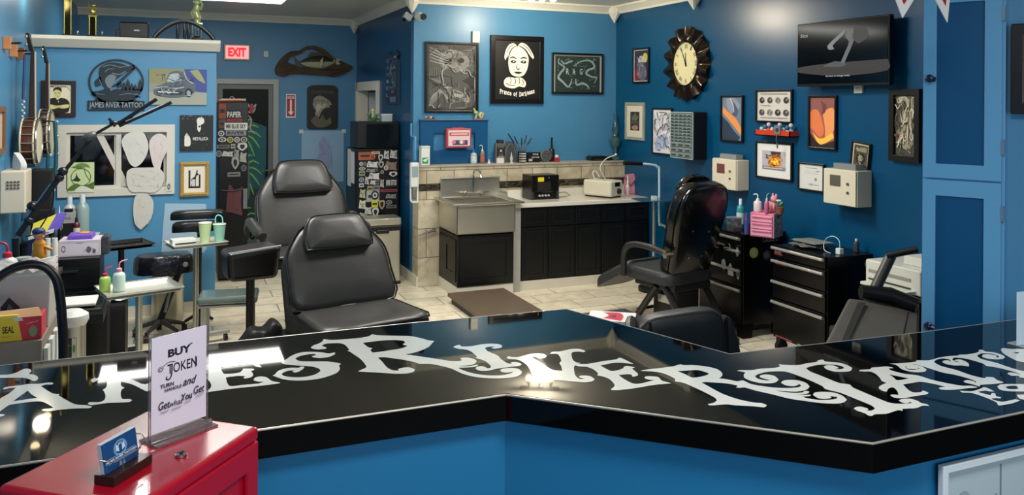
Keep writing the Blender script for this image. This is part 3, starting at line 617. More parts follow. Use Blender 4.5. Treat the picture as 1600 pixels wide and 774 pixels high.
def metal_sign():
    s, zb, W, Hh = wall_box('A', 137, 226, 92, 173, .01)
    t = thing('metal_fish_sign', 'round black cut metal sign of a leaping fish reading James River Tattoo', 'sign', wall_pos('A', s, zb, .004), 0)
    dk = mat('12242F', .45); g = G(); R_ = .5*W*.98; cz = Hh*.55
    ring = [(R_*cos(a), cz+Hh*.445*sin(a)) for a in [2*pi*i/48 for i in range(48)]]
    ring2 = [(R_*.93*cos(a), cz+Hh*.41*sin(a)) for a in [2*pi*i/48 for i in range(48)]]
    F0 = lambda a, b: (a, -.012, b); F1 = lambda a, b: (a, -.004, b)
    g.prism([ring, ring2], F0, F1, dk)
    def P(l): return [(a*W, b*Hh) for a, b in smooth_loop(l)]
    # bass, water and firs, in fractions of the sign
    g.prism([P([(-.42,.36),(-.3,.38),(-.2,.42),(-.27,.55),(-.3,.62),(-.3,.8),(-.2,.9),(-.05,.93),(.12,.9),(.22,.86),(.3,.9),(.32,.82),(.2,.76),(.06,.66),(-.06,.55),(-.12,.46),(-.1,.38),(0,.42),(.2,.4),(.42,.42),(.45,.38),(.3,.32),(.44,.27),(.2,.24),(.4,.19),(.1,.16),(-.1,.2),(-.25,.17),(-.4,.2),(-.3,.26),(-.44,.3)])], F0, F1, dk)
    g.prism([[(a*W, b*Hh) for a, b in [(-.12,.44),(.02,.48),(.34,.82),(.31,.85),(-.02,.52)]]], F0, F1, dk)
    g.prism([P([(-.38,.56),(-.28,.66),(-.26,.5),(-.36,.46)])], F0, F1, dk); g.prism([P([(0,.5),(.08,.56),(.1,.48),(.02,.44)])], F0, F1, dk)
    for x, h in ((.13,.56),(.2,.62),(.27,.54),(.33,.52),(.42,.62)):
        g.prism([[((x-.05)*W, .4*Hh), ((x+.05)*W, .4*Hh), ((x+.03)*W, (h-.07)*Hh), (x*W, h*Hh), ((x-.03)*W, (h-.07)*Hh)]], F0, F1, dk)
    g.bb(-W/2, W/2, -.012, -.004, 0, Hh*.19, dk)
    ob('silhouette', g, t)
    g = G(); gr = '6E7F88'
    draw(g, [('poly', gr, [(.3,.6),(.4,.7),(.5,.66),(.46,.55),(.4,.42),(.34,.46)], 1), ('line', gr, [(.25,.84),(.4,.88),(.55,.84),(.7,.87)], .014), ('line', gr, [(.42,.72),(.55,.7),(.66,.76)], .02), ('line', gr, [(.3,.74),(.36,.8),(.46,.8)], .012),
             ('line', gr, [(.2,.6),(.24,.5)], .012), ('line', gr, [(.55,.3),(.7,.33),(.9,.31)], .01), ('line', gr, [(.15,.33),(.3,.3)], .01), ('text', '9FB0B8', 'JAMES RIVER TATTOO', .5, .095, .94, .13, 0.0)], W, Hh, -.0122)
    ob('engraving', g, t)
metal_sign()
C1 = [('rect', '8D8C62', (0, 1, .6, 1)), ('rect', '9DA091', (0, 1, 0, .35)), ('poly', '3C4A92', [(.6,1),(1,1),(1,.35),(.75,.4),(.68,.6)], 1), ('poly', '9A9D6A', [(.7,.95),(.85,.98),(.98,.6),(.85,.7)], 1),
      ('poly', '55616B', [(.08,.3),(.12,.5),(.28,.62),(.32,.85),(.45,.95),(.6,.9),(.7,.7),(.8,.6),(.78,.35),(.6,.22),(.3,.2)], 1),
      ('poly', 'A9B5B8', [(.3,.62),(.36,.85),(.5,.88),(.56,.66)], 1), ('poly', '2B3238', [(.12,.34),(.3,.28),(.55,.28),(.6,.36),(.4,.42),(.2,.44)], 1), ('ell', '22272B', (.68,.34,.07,.13)), ('ell', '97A2A6', (.68,.34,.035,.07)),
      ('line', 'CBD3D4', [(.1,.46),(.25,.5),(.45,.46),(.6,.5)], .012), ('line', 'CBD3D4', [(.6,.9),(.66,.7),(.76,.6)], .012), ('line', 'E2E6E4', [(.15,.36),(.5,.34)], .02)] + rl(['C3CCCE', '39424A', '7C8890'], 40, 4, .12, .78, .25, .85, .01, .18)
panel_pic('canvas print of a silver race car, above the window', 'A', (233, 323, 108, 164), .025, C1, '8D9184')
L1 = [('poly', 'D9D8CE', [(.5,.86),(.56,.93),(.68,.93),(.73,.84),(.7,.76),(.62,.72),(.63,.62),(.58,.52),(.52,.6),(.52,.74)], 1), ('poly', 'D9D8CE', [(.14,.14),(.14,.4),(.2,.5),(.28,.42),(.32,.3),(.3,.14)], 1),
      ('text', 'D9D8CE', 'METALLICA', .62, .34, .46, .09, .02), ('ell', '101113', (.58,.68,.03,.03))] + rl('6A6C70', 14, 6, .03, .97, .88, .99, .015, .12) + rl('55575B', 18, 9, .02, .98, .02, .5, .012, .08)
panel_pic('black square METALLICA canvas with pale faces', 'A', (281, 333, 180, 236), .025, L1, '17181B')
N1 = [('rect', '1A1A18', (.03, .95, .02, .12)), ('rect', '2A2926', (.03, .18, .1, .95)), ('poly', '181817', [(.25,.5),(.5,.62),(.66,.95),(.74,.92),(.72,.8),(.85,.72),(.62,.62),(.6,.12),(.8,.12),(.8,.05),(.2,.05),(.3,.3)], 1), ('rect', 'C9C6BA', (.3, .55, .12, .48)), ('rect', '252422', (.82, .95, .1, .72))]
t = frame_pic('ornate gold framed small black and white photograph', 'A', (281, 327, 253, 307), '9C8142', 0.035, .035, N1, mat_c='E6D9C4', mat_w=.036, bg='DAD6CC', gloss=.35)
s_, zb_, W_, H_ = wall_box('A', 281, 327, 253, 307, off=.035)
g = G(); gold = mat('C6A75C', .3, .6)
for i in range(20):
    for (a, b) in ((i/19, .035), (i/19, .965), (.04, i/19), (.96, i/19)):
        g.ell((-W_/2+a*W_*.94+W_*.03, -.037, b*H_*.94+H_*.03), (.009, .006, .009), gold, 8, 5)
ob('beading', g, t)

# window in the partition
g = G(); wtrim = mat('CFCCC0', .45, noise=.04)
W = PW1-PW0; Hh = PZ1-PZ0
def ring_box(g, x0, x1, z0, z1, wd, y0, y1, m):
    g.prism([[(x0, z0), (x1, z0), (x1, z1), (x0, z1)], [(x0+wd, z0+wd), (x1-wd, z0+wd), (x1-wd, z1-wd), (x0+wd, z1-wd)]], lambda a, b: (a, y0, b), lambda a, b: (a, y1, b), m)
ring_box(g, PW0, PW1, PZ0, PZ1, .07, YA-.03, YA+.01, wtrim)
win = struct('window_1', g, bev=.004)
g = G(); wm = (PW0+PW1)/2
ring_box(g, PW0+.05, wm+.03, PZ0+.05, PZ1-.05, .045, YA, YA+.05, wtrim); ring_box(g, wm-.03, PW1-.05, PZ0+.05, PZ1-.05, .045, YA+.02, YA+.07, wtrim)
ob('window_sash', g, win, bev=.003)
g = G(); g.bb(PW0+.08, wm, YA+.03, YA+.034, PZ0+.08, PZ1-.08, mat('0A0E12', .05, spec=.6)); g.bb(wm, PW1-.08, YA+.05, YA+.054, PZ0+.08, PZ1-.08, mat('0A0E12', .05, spec=.6))
ob('window_glass', g, win, label='dark reflecting glass')
a_, b_ = on(1, YA+.02, 154, 207), on(1, YA+.02, 197, 291); g = G(); g.hexa([(a_.x-.03, YA+.012, a_.z), (a_.x+.03, YA+.012, a_.z), (a_.x+.03, YA+.022, a_.z), (a_.x-.03, YA+.022, a_.z)], [(b_.x-.03, YA+.012, b_.z), (b_.x+.03, YA+.012, b_.z), (b_.x+.03, YA+.022, b_.z), (b_.x-.03, YA+.022, b_.z)], wtrim)
# diagonal white brace seen across the glass
o = ob('window_brace', g, win)
def sheet(label, w, pts, colr, dep=.004, marks=(), name='paper_stencil', cat='paper', off=.0, rough=.7, group=None):
    P3 = [wall_at(w, x, y, off) for x, y in pts]; sx = [p[0] for p in P3]; sz = [p[1] for p in P3]
    x0, x1, z0, z1 = min(sx), max(sx), min(sz), max(sz); cx = (x0+x1)/2
    g = G(); lp = smooth_loop([(p[0]-cx, p[1]-z0) for p in P3], 3)
    g.prism([lp], lambda a, b: (a, -dep, b), lambda a, b: (a, 0, b), mat(colr, rough, bump=.25, bscale=14))
    if marks: draw(g, marks, x1-x0, z1-z0, -dep)
    o = ob(name, g); o.location = wall_pos(w, cx, z0, off); o.rotation_euler = (0, 0, WALLS[w][1]); return tag(o, label, cat, group)
st = '#'
pen = lambda s, n=18, a=.15, b=.85: rl(['C4C3BC', 'B4B2AC', 'D4C9C6'], n, s, a, b, a, b, .012, .2)
sheet('left one of two large cut white stencils hanging in the window', 'A', [(190,222),(197,210),(212,206),(225,208),(232,226),(230,240),(222,254),(212,261),(203,256),(196,240)], 'CFCFC8', marks=pen(1), off=.036)
sheet('pinkish white cut stencil at the right of the window', 'A', [(233,224),(240,212),(252,209),(262,218),(261,235),(254,250),(250,266),(241,262),(236,246)], 'D2C9C6', marks=pen(2), off=.036)
sheet('wide rounded white stencil at the sill of the window', 'A', [(198,270),(206,263),(225,262),(248,263),(257,275),(252,292),(240,301),(222,300),(206,300),(199,290)], 'C9C9C1', marks=pen(3, 24), off=.040)
sheet('long narrow white stencil hanging below the window sill', 'A', [(211,308),(220,303),(234,306),(240,318),(236,342),(220,359),(211,350),(208,328)], 'C6C5BC', marks=pen(4, 20), off=.034)
panel = sheet('small white emblem sticker in the lower right window corner', 'A', [(259.5,285),(268,284.5),(268,299),(259.5,299.5)], 'C9C8BE', .002, [('ell', '2A2A2A', (.5,.5,.28,.3)), ('ell', 'C9C8BE', (.5,.5,.15,.2)), ('line', '2A2A2A', [(.5,.15),(.5,.85)], .08)], 'window_sticker', 'sticker', .034)
T1 = [('poly', '6F8F4A', [(.3,.92),(.5,.98),(.75,.93),(.85,.8),(.6,.85),(.4,.85)], 1), ('poly', '5C7D3C', [(.12,.84),(.4,.9),(.62,.82),(.4,.78)], 1), ('line', '4A4A32', [(.62,.86),(.68,.6),(.86,.35)], .03),
      ('ring', '2A3226', (.5,.5,.38,.3,.07)), ('poly', '2A3226', [(.15,.4),(.3,.5),(.32,.66),(.4,.5),(.5,.42),(.42,.36)], 1), ('poly', '55702F', [(0,.12),(.3,.3),(.6,.22),(1,.35),(1,.1),(0,.05)], 1), ('poly', 'D8DCC8', [(.2,.0),(.5,.22),(.9,.1),(1,0)], 1)]
s_, zb_, W_, H_ = wall_box('A', 105, 147, 254, 301, off=.05)
g = G(); g.bb(-W_/2, W_/2, -.003, 0, 0, H_, mat('C8D8A0', .5)); draw(g, T1, W_, H_, -.003)
o = ob('tree_print', g); o.location = wall_pos('A', s_, zb_, .034); tag(o, 'green and white pine tree print in the left window pane', 'picture')
# light sheet beside the arm rest
sheet('pale blue paper sheet taped low on the partition wall', 'A', [(258,318),(322,319),(323,372),(318,395),(252,398),(255,350)], '9DBBCF', .003, off=.001, name='paper_sheet')

# ---- right wall
def R(label, box, **k): return frame_pic(label, 'R', box, **k)
R('small black framed comic style picture high beside the clock', (988, 1013, 75, 130), fw=.02, mat_c='D8D4CC', mat_w=.008, bg='2C2A3E',
  art=[('poly', '7A2430', [(0,0),(.3,0),(.45,.35),(.2,.45),(0,.3)]), ('ell', 'B8B25A', (.8,.75,.18,.16)), ('ell', 'C9C9CE', (.5,.68,.22,.14)), ('poly', '55586B', [(.3,.6),(.7,.6),(.9,.3),(.8,.05),(.4,.05),(.3,.3)], 1)] + rl(['8E90A0', '1E1D2A'], 18, 21, .2, .9, .1, .8, .03, .3))
R('narrow pale grey framed dark print with wide cream mat', (976, 1006, 160, 219), frame_c='8E9485', fw=.035, mat_c='CFC9B6', mat_w=.075, bg='2E2C28',
  art=[('ell', '6A675E', (.5,.7,.3,.16)), ('ell', 'A87F6A', (.5,.15,.35,.12))] + rl(['8C897E', '55524A'], 22, 22, .1, .9, .1, .95, .04, .3))
R('black framed white sketch with blue wash, left of the parts drawers', (1018, 1049, 169, 242), fw=.018, bg='D5D6DA',
  art=[('poly', 'A4B0CE', [(.1,.05),(.6,.1),(.9,.25),(.7,.45),(.4,.4),(.15,.3)], 1), ('poly', 'B9AFC8', [(.5,.5),(.9,.55),(.8,.7),(.5,.65)], 1)] + rl(['23242A', '3A3F58', '6F7896'], 46, 23, .08, .92, .05, .95, .02, .35))
R('black framed print of an orange plume on slate blue', (1125, 1160, 149, 222), fw=.018, bg='6B7C92',
  art=[('poly', '8E95A2', [(.2,.95),(.6,.99),(.9,.8),(.6,.6),(.3,.7)], 1), ('poly', 'E8944A', [(.05,.62),(.3,.5),(.6,.32),(.95,.12),(.95,.28),(.7,.5),(.3,.66),(.05,.78)], 1), ('poly', '2C3B4E', [(0,.55),(.3,.42),(.6,.22),(.9,.08),(.8,0),(0,0)], 1), ('poly', '46587A', [(.5,.95),(.6,.75),(.5,.6),(.7,.55),(.8,.7)], 1), ('line', 'C9D0DA', [(.4,.98),(.55,.8),(.6,.65)], .03)])
art = [('rect', 'CFCAC0', (0, 1, 0, 1)), ('text', '8A8580', 'FLASH SHEET STUDIES', .5, .93, .85, .05, 0)]
for j in range(2):
    for i in range(4):
        cx, cy = .14+.24*i, .7-.42*j
        art += [('ell', ['2B2A2C', '4A4648', '8C8784'][(i+j) % 3], (cx, cy, .08, .11)), ('ell', 'B9B3AA', (cx+.02, cy+.03, .03, .04)), ('line', '1E1D1F', [(cx-.06, cy-.06), (cx, cy+.05), (cx+.07, cy-.04)], .015)]
art = [a for a in art if a[0] != 'text'] + [('line', '9A958C', [(.1,.92),(.9,.92)], .02), ('line', '9A958C', [(.1,.52),(.4,.52)], .015), ('line', '9A958C', [(.1,.1),(.9,.1)], .015)]
R('black framed white sheet with eight small drawings above the red shelf', (1180, 1237, 140, 192), fw=.018, bg='CFCAC0', art=art)
R('black framed square print of a burning orange tower on white mat', (1180, 1237, 222, 281), fw=.018, mat_c='DDDCD6', mat_w=.065, bg='B4B2B8',
  art=[('rect', '8C8A92', (0, 1, .0, .2)), ('poly', '3A3636', [(.35,.98),(.8,.98),(.75,.75),(.8,.3),(.3,.3),(.4,.7)], 1), ('poly', 'E0902A', [(.3,.2),(.25,.5),(.4,.75),(.6,.8),(.75,.65),(.8,.35),(.7,.18)], 1), ('poly', 'F6CC4A', [(.38,.28),(.4,.5),(.52,.62),(.68,.5),(.68,.28)], 1)] + rl(['7A4A1C', 'C96A1C', '55535A'], 26, 25, .15, .85, .08, .85, .03, .2) + [('line', 'B9B7BE', [(.1,.1),(.9,.12)], .04)])
R('black framed print of glowing orange canyon, below the television', (1262, 1306, 149, 234), fw=.018, bg='A6584A',
  art=[('poly', '8C5550', [(0,1),(1,1),(1,.6),(.6,.7),(0,.6)]), ('poly', 'E07844', [(0,.7),(.3,.75),(.5,.5),(.55,.3),(.4,.2),(.1,.35),(0,.4)], 1), ('poly', 'EE9A5C', [(.5,.7),(.9,.8),(1,.55),(.9,.3),(.6,.2),(.6,.4)], 1), ('poly', 'F7C24A', [(.1,.3),(.35,.18),(.6,.2),(.9,.3),(.95,.2),(.5,.06),(.3,.1)], 1), ('poly', '231B1C', [(0,0),(1,0),(1,.16),(.6,.07),(.4,.05),(.2,.14),(0,.28)]), ('poly', '6E3A3A', [(.4,.95),(.5,.8),(.45,.65),(.6,.7),(.65,.85)], 1)])
R('small black framed white certificate right of the burning tower print', (1246, 1287, 255, 299), fw=.014, bg='D6D6D0',
  art=[('line', '8D8D88', [(.25,.86),(.75,.86)], .02), ('line', 'AAA9A4', [(.2,.72),(.8,.72)], .012), ('line', 'AAA9A4', [(.2,.64),(.8,.64)], .012), ('ell', '8E8C8E', (.68,.42,.05,.07)), ('line', 'AAA9A4', [(.35,.2),(.8,.2)], .03), ('ell', '9A989A', (.5,.2,.04,.05)), ('line', '77767A', [(.7,.76),(.85,.76)], .02)])
t = R('small cream framed dark card tucked behind the right dispenser box', (1327, 1356, 222, 266), fw=.012, frame_c='1A1816', mat_c='D6CCA8', mat_w=.012, bg='4C4838',
  art=[('rect', '8F8768', (.12, .88, .7, .9)), ('ell', '22201A', (.5,.38,.35,.26)), ('ell', 'A49B78', (.5,.4,.2,.14))] + rl(['B9B08C', '23211A'], 16, 27, .1, .9, .1, .9, .04, .3))
t.rotation_euler = Matrix.Rotation(-pi/2, 3, 'Z').to_euler(); t.rotation_euler.rotate_axis('Y', rad(6))
dragon = [('poly', 'B9B096', [(.1,.95),(.5,.98),(.75,.85),(.7,.6),(.4,.55),(.35,.72),(.5,.78),(.55,.68)], 1), ('poly', '8A8068', [(.7,.95),(.98,.9),(.95,.5),(.7,.4),(.6,.6)], 1), ('ell', '2E2A22', (.42,.82,.09,.07)),
          ('poly', 'A69C84', [(.1,.4),(.4,.5),(.8,.45),(.95,.25),(.7,.1),(.3,.15)], 1), ('ell', '7A4038', (.25,.28,.14,.06))] + rl(['D8CFB4', '2C2921', '6F6752', 'E4DCC4'], 70, 31, .04, .96, .03, .97, .035, .3)
R('large dark framed drawing of a pale coiled dragon beside the blue cupboard', (1388, 1436, 139, 253), fw=.045, dep=.04, frame_c='191714', bg='4A4638', art=dragon)

# scalloped wall clock
def clock():
    s, zb, W, Hh = wall_box('R', 1038, 1108, 42, 157, .04); r = Hh/2
    t = thing('wall_clock', 'round cream faced clock with roman numerals in a dark ruffled metal frame', 'clock', wall_pos('R', s, zb, .003), -pi/2)
    g = G(); N = 168; br = mat('2B211A', .22, .75); c = Vector((0, 0, r)); rings = [(.60, .05, 0), (.66, .055, .2), (.80, .045, .6), (1.0, .03, 1.0)]
    vs = []; fs = []
    for rr, y, amp in rings:
        for i in range(N):
            a = 2*pi*i/N; ww = sin(a*14)
            q = r*(rr + .025*amp*ww); vs.append((q*sin(a), -(y + .032*amp*sin(a*14+1.2)), r+q*cos(a)))
    for i in range(N): q = r*.97; a = 2*pi*i/N; vs.append((q*sin(a), 0, r+q*cos(a)))
    for j in range(len(rings)):
        for i in range(N): fs.append((j*N+i, j*N+(i+1) % N, (j+1)*N+(i+1) % N, (j+1)*N+i))
    g.add(vs, fs, br); g.lathe([(r*.62, -.02), (r*.62, -.055), (r*.585, -.06), (r*.58, -.03)], br, (0, 0, r), 48, 'Y'); ob('ruffled_frame', g, t, smooth=True, ang=70)
    g = G(); g.lathe([(r*.6, -.03), (r*.6, -.035)], mat('D9D3A4', .45), (0, 0, r), 48, 'Y')
    sh = []
    nums = ['XII', 'I', 'II', 'III', 'IIII', 'V', 'VI', 'VII', 'VIII', 'IX', 'X', 'XI']
    blk = mat('1B1814', .5)
    for i, nm in enumerate(nums):
        a = 2*pi*i/12; vs_, fs_ = text_geo(nm, 1.0, .012); wd = r*.05*max(len(nm), 1.3)*.85; hh = r*.12
        M = [];
        for u, v in vs_:
            x, z = u*wd, v*hh; M.append((x*cos(a)+z*sin(a)+r*.47*sin(a), -.0362, r - x*sin(a)+z*cos(a)+r*.47*cos(a)))
        g.add(M, fs_, blk)
    ob('dial', g, t)
    for nm, a, L, wd in (('hour_hand', rad(-3), .3, .022), ('minute_hand', rad(-28), .47, .016)):
        g = G(); d = Vector((sin(a), 0, cos(a))); p = Vector((cos(a), 0, -sin(a)))
        c0 = Vector((0, -.039, r)); w2 = r*wd
        g.hexa([tuple(c0 - d*r*.08 - p*w2), tuple(c0 - d*r*.08 + p*w2), tuple(c0 - d*r*.08 + p*w2 - Vector((0, .002, 0))), tuple(c0 - d*r*.08 - p*w2 - Vector((0, .002, 0)))],
               [tuple(c0 + d*r*L - p*w2*.3), tuple(c0 + d*r*L + p*w2*.3), tuple(c0 + d*r*L + p*w2*.3 - Vector((0, .002, 0))), tuple(c0 + d*r*L - p*w2*.3 - Vector((0, .002, 0)))], blk)
        g.lathe([(r*.035, 0), (r*.035, -.003)], blk, tuple(c0), 12, 'Y'); ob(nm, g, t)
clock()

# television
def tv():
    t = thing('television', 'black flat television tilted out from the deep blue wall', 'television', (0, 0, 0), 0)
    off = .16
    a = on(0, XR-off, 1241, 88); b = on(0, XR-off-.02, 1382, 78)
    zt = (on(0, XR-off, 1241, 39).z + on(0, XR-off, 1382, 21).z)/2; zb = (on(0, XR-off, 1241, 136).z + on(0, XR-off, 1382, 132).z)/2
    W = abs(a.y-b.y); Hh = zt-zb
    t.location = (XR-off+.03, (a.y+b.y)/2, zb); t.rotation_euler = (0, 0, -pi/2)
    g = G(); g.bb(-W/2, W/2, 0, .045, 0, Hh, mat('07080A', .3)); ob('case', g, t, bev=.006)
    g = G(); g.bb(-W/2+.012, W/2-.012, -.003, 0, .02, Hh-.012, mat('030405', .1, spec=.8, emit=0))
    E1 = lambda h, s=.35: emis(h, s)
    draw(g, [('poly', E1('1A1C1E'), [(0,.28),(.4,.33),(1,.35),(1,.18),(.5,.12),(0,.2)], 1), ('poly', E1('6A6E72'), [(.36,.62),(.5,.8),(.56,.86),(.54,.78),(.42,.62),(.44,.56),(.38,.55)], 1), ('poly', E1('54585C'), [(.58,.82),(.66,.78),(.64,.62),(.58,.42),(.54,.3),(.5,.3),(.56,.5),(.6,.66),(.56,.74)], 1),
             ('poly', E1('2A2C2F'), [(.66,.9),(.78,.85),(.8,.7),(.7,.62),(.64,.7)], 1), ('poly', E1('3C3F43'), [(.3,.28),(.45,.36),(.58,.3),(.5,.26)], 1), ('text', E1('9BA0A4'), 'Slice', .08, .82, .09, .06), ('text', E1('B8BCBE'), "it's time to change reality", .48, .12, .27, .035)], W-.024, Hh-.032, -.003, z0=.02)
    ob('screen', g, t)
    g = G(); g.bb(-.12, .12, .045, .06, Hh*.3, Hh*.7, mat('111214', .5)); g.bb(-.03, .03, .055, off-.032, Hh*.45, Hh*.55, mat('111214', .5)); ob('wall_bracket', g, t)
tv()
# parts organiser with clear drawers
def organiser():
    s, zb, W, Hh = wall_box('R', 1049, 1084, 175, 248, .16); dep = .16
    t = thing('parts_organiser', 'wall hung black cabinet of small clear drawers', 'organiser', wall_pos('R', s, zb, .002), -pi/2)
    g = G(); g.bb(-W/2, W/2, -dep, 0, 0, Hh, mat('0A0B0C', .45)); ob('cabinet', g, t, bev=.003)
    g = G(); fm = mat('8E9B99', .4)
    ring_box(g, -W/2, W/2, 0, Hh, .012, -dep-.012, -dep, fm); ob('front_frame', g, t)
    clear = mat('7D8C8A', .25, noise=.35, nscale=30); dk = mat('3A4444', .4)
    rows = [(.78+.0, 4)]*0
    z = .015; hs = [.11]*3 + [.068]*9; tot = sum(hs); sc = (Hh-.03)/tot
    for k, h in enumerate(hs):
        n = 3 if k < 3 else 5; hh = h*sc
        for i in range(n):
            w0 = (W-.03)/n; x = -W/2+.015+i*w0
            g = G(); g.bb(x+.002, x+w0-.002, -dep-.02, -dep, z+.003, z+hh-.003, clear); g.bb(x+w0*.2, x+w0*.8, -dep-.024, -dep-.02, z+hh*.2, z+hh*.55, dk)
            ob('drawer', g, t)
        z += hh
organiser()
# two cream wall boxes (sharps / glove dispensers) on the right wall, a third on the left wall
def dispenser(label, w, box, dep, fw=None, slats=False, tissue=False):
    s, zb, W, Hh = wall_box(w, *box, dep)
    t = thing('wall_dispenser', label, 'dispenser', wall_pos(w, s, zb, .002), WALLS[w][1])
    cm = mat('D3CBB4', .42, noise=.04); g = G(); g.bb(-W/2, W/2, -dep, 0, 0, Hh*.86, cm); ob('housing', g, t, bev=.008, seg=3)
    g = G(); g.bb(-W/2+.006, W/2-.006, -dep-.012, -dep+.002, .004, Hh*.85, cm); ob('front_cover', g, t, bev=.004)
    g = G(); g.bb(-W*.28, W*.04, -dep-.014, -dep-.012, Hh*.45, Hh*.72, mat('5E5A50' if fw is None else fw, .2)); ob('viewing_window', g, t)
    g = G()
    for z in (.62, .38): g.cyl((W*.26, -dep-.012, Hh*z*.86), (W*.26, -dep-.02, Hh*z*.86), .011, mat('6E675A', .3, .5), n=12)
    ob('lock', g, t)
    g = G(); g.bb(-W*.3, W*.36, -dep*.8, -dep*.25, Hh*.86, Hh, mat('AEB4B2', .2, trans=.5)); ob('top_tray', g, t)
    return t
dispenser('cream wall dispenser box behind the black tattoo chair', 'R', (1114, 1152, 241, 296), .14, fw='6B3E38')
dispenser('larger cream wall dispenser box below the small card frame', 'R', (1288, 1340, 256, 321), .15)

# red shelf with small figures
def red_shelf():
    s, zb, W, Hh = wall_box('R', 1180, 1234, 204, 213, .1)
    t = thing('red_shelf', 'narrow red wall shelf full of tiny figures', 'shelf', wall_pos('R', s, zb, .002), -pi/2)
    red = mat('C23A20', .4); g = G(); g.bb(-W/2, W/2, -.1, 0, 0, .008, red); g.bb(-W/2, W/2, -.1, -.092, 0, Hh, red); g.bb(-W/2, -W/2+.008, -.1, 0, 0, Hh, red); g.bb(W/2-.008, W/2, -.1, 0, 0, Hh, red); ob('tray', g, t)
    cols = ['D2582C', 'C8C0B4', 'C8401E', 'E4E2DC', '3C6B86', 'D2582C', '24262C', 'C8C8C8', '8C8F94']
    names = ['orange', 'cream', 'dark red', 'white', 'blue', 'round orange', 'black', 'pale', 'grey']
    for i in range(9):
        g = G(); m = mat(cols[i], .5); h = .05+.02*(i % 3); g.lathe([(.018, 0), (.022, h*.3), (.014, h*.6), (.012, h*.7)], m, (0, 0, 0), 10); g.ell((0, 0, h), (.02, .02, .02), mat(cols[(i*3+1) % 9], .5), 10, 6); g.ell((.018, 0, h*.4), (.01, .008, .018), m, 8, 5)
        o = ob('shelf_figurine', g, smooth=True); o.location = wall_pos('R', s-W*.42+W*.105*i, zb+.0085, .055); o.rotation_euler = (0, 0, -pi/2)
        tag(o, ['leftmost tiny orange', 'second tiny cream', 'third tiny dark red', 'middle white topped', 'tiny blue', 'sixth tiny orange', 'tiny black', 'tiny pale', 'rightmost tiny grey'][i] + ' figure on the red wall shelf', 'figurine', 'figures on the red shelf')
red_shelf()
def keys():
    s, zb, W, Hh = wall_box('R', 1222, 1232, 196, 232, .02)
    t = thing('key_holder', 'grey tag and keys hanging at the end of the red shelf', 'keys', wall_pos('R', s, zb, .105), -pi/2)
    g = G(); g.bb(-W*.45, W*.45, -.006, 0, Hh*.62, Hh, mat('6F767C', .4)); draw(g, [('ell', '2E3338', (.5,.8,.3,.1))], W*.9, Hh, -.006); ob('tag', g, t)
    g = G(); g.tube([(0, -.004, Hh*.62), (-.006, -.01, Hh*.4), (0, -.004, Hh*.2)], .003, mat('9AA0A4', .3, .8), 6); g.box((.004, -.005, Hh*.12), (.016, .004, Hh*.22), mat('9AA0A4', .3, .8)); ob('keys', g, t)
keys()

# ---- tall blue cupboard against the angled wall
def cupboard():
    n = Vector((sin(DA), -cos(DA), 0)); w0, w1 = wall_at('D', 1442, 300, .06)[0], wall_at('D', 1570, 300, .06)[0]
    t = thing('tall_cupboard', 'tall built in blue cupboard with two framed doors beside the counter', 'cupboard', wall_pos('D', (w0+w1)/2, 0, 0.001), DA)
    W = w1-w0; d = .06; lt = mat('5E9FCB', .35); dk = mat('0A4E7C', .33, noise=.05); 
    g = G(); g.bb(-W/2, W/2, -d, 0, 0, ZC-.02, lt); ob('carcass', g, t, bev=.003)
    zdiv = wall_at('D', 1505, 282, .08)[1]
    for z0, z1, kn in ((.08, zdiv-.004, None), (zdiv+.004, 2.56, None)):
        g = G(); bw = .07; x0, x1 = -W/2+.004, W/2-.012
        g.prism([[(x0, z0), (x1, z0), (x1, z1), (x0, z1)], [(x0+bw*.8, z0+bw), (x1-bw, z0+bw), (x1-bw, z1-bw*1.1), (x0+bw*.8, z1-bw*1.1)]], lambda a, b: (a, -d-.022, b), lambda a, b: (a, -d, b), lt)
        door = ob('door', g, t, bev=.002)
        g = G(); g.bb(x0+bw*.8, x1-bw, -d-.008, -d-.001, z0+bw, z1-bw*1.1, dk); ob('door_panel', g, door, label='deep blue recessed panel')
        kz = wall_at('D', 1450, 123, .1)[1] if z0 > 1 else wall_at('D', 1446, 508, .1)[1]
        g = G(); g.lathe([(.012, 0), (.01, -.015), (.018, -.022), (.02, -.032), (.012, -.038)], mat('0D1B3A', .3), (x0+.035, -d-.022, kz), 14, 'Y'); g.tube([(x0+.035, -d-.05, kz), (x0+.06, -d-.045, kz-.005)], .012, mat('0D1B3A', .3), 8); ob('door_knob', g, door, smooth=True)
        g = G()
        for hz in (z0+.16, z1-.14): g.bb(x1-.002, x1+.012, -d-.024, -d-.004, hz-.035, hz+.035, mat('7F97A6', .3, .5))
        ob('hinge', g, door)
cupboard()
# deep picture frame at the right edge
s_, zb_ = wall_at('D', 1580, 178, .05)
t = thing('shadow_box', 'deep black framed picture at the right edge of the room', 'picture', wall_pos('D', s_+.35, 1.88, .002), DA)

zt = wall_at('D', 1582, 38, .05)[1]; zb = wall_at('D', 1582, 178, .05)[1]; t.location = wall_pos('D', s_+.20, zb, .002); W_ = .40; H_ = zt-zb
g = G(); ring_box(g, -W_/2, W_/2, 0, H_, .05, -.07, 0, mat('101010', .35)); ob('frame', g, t, bev=.004)
g = G(); g.bb(-W_/2+.05, W_/2-.05, -.03, 0, .05, H_-.05, mat('B8B4A8', .4)); draw(g, [('rect', '4A4A48', (.12, .88, .1, .9)), ('ell', '9C9C98', (.5,.5,.3,.3))], W_-.1, H_-.1, -.03, z0=.05); ob('picture', g, t)

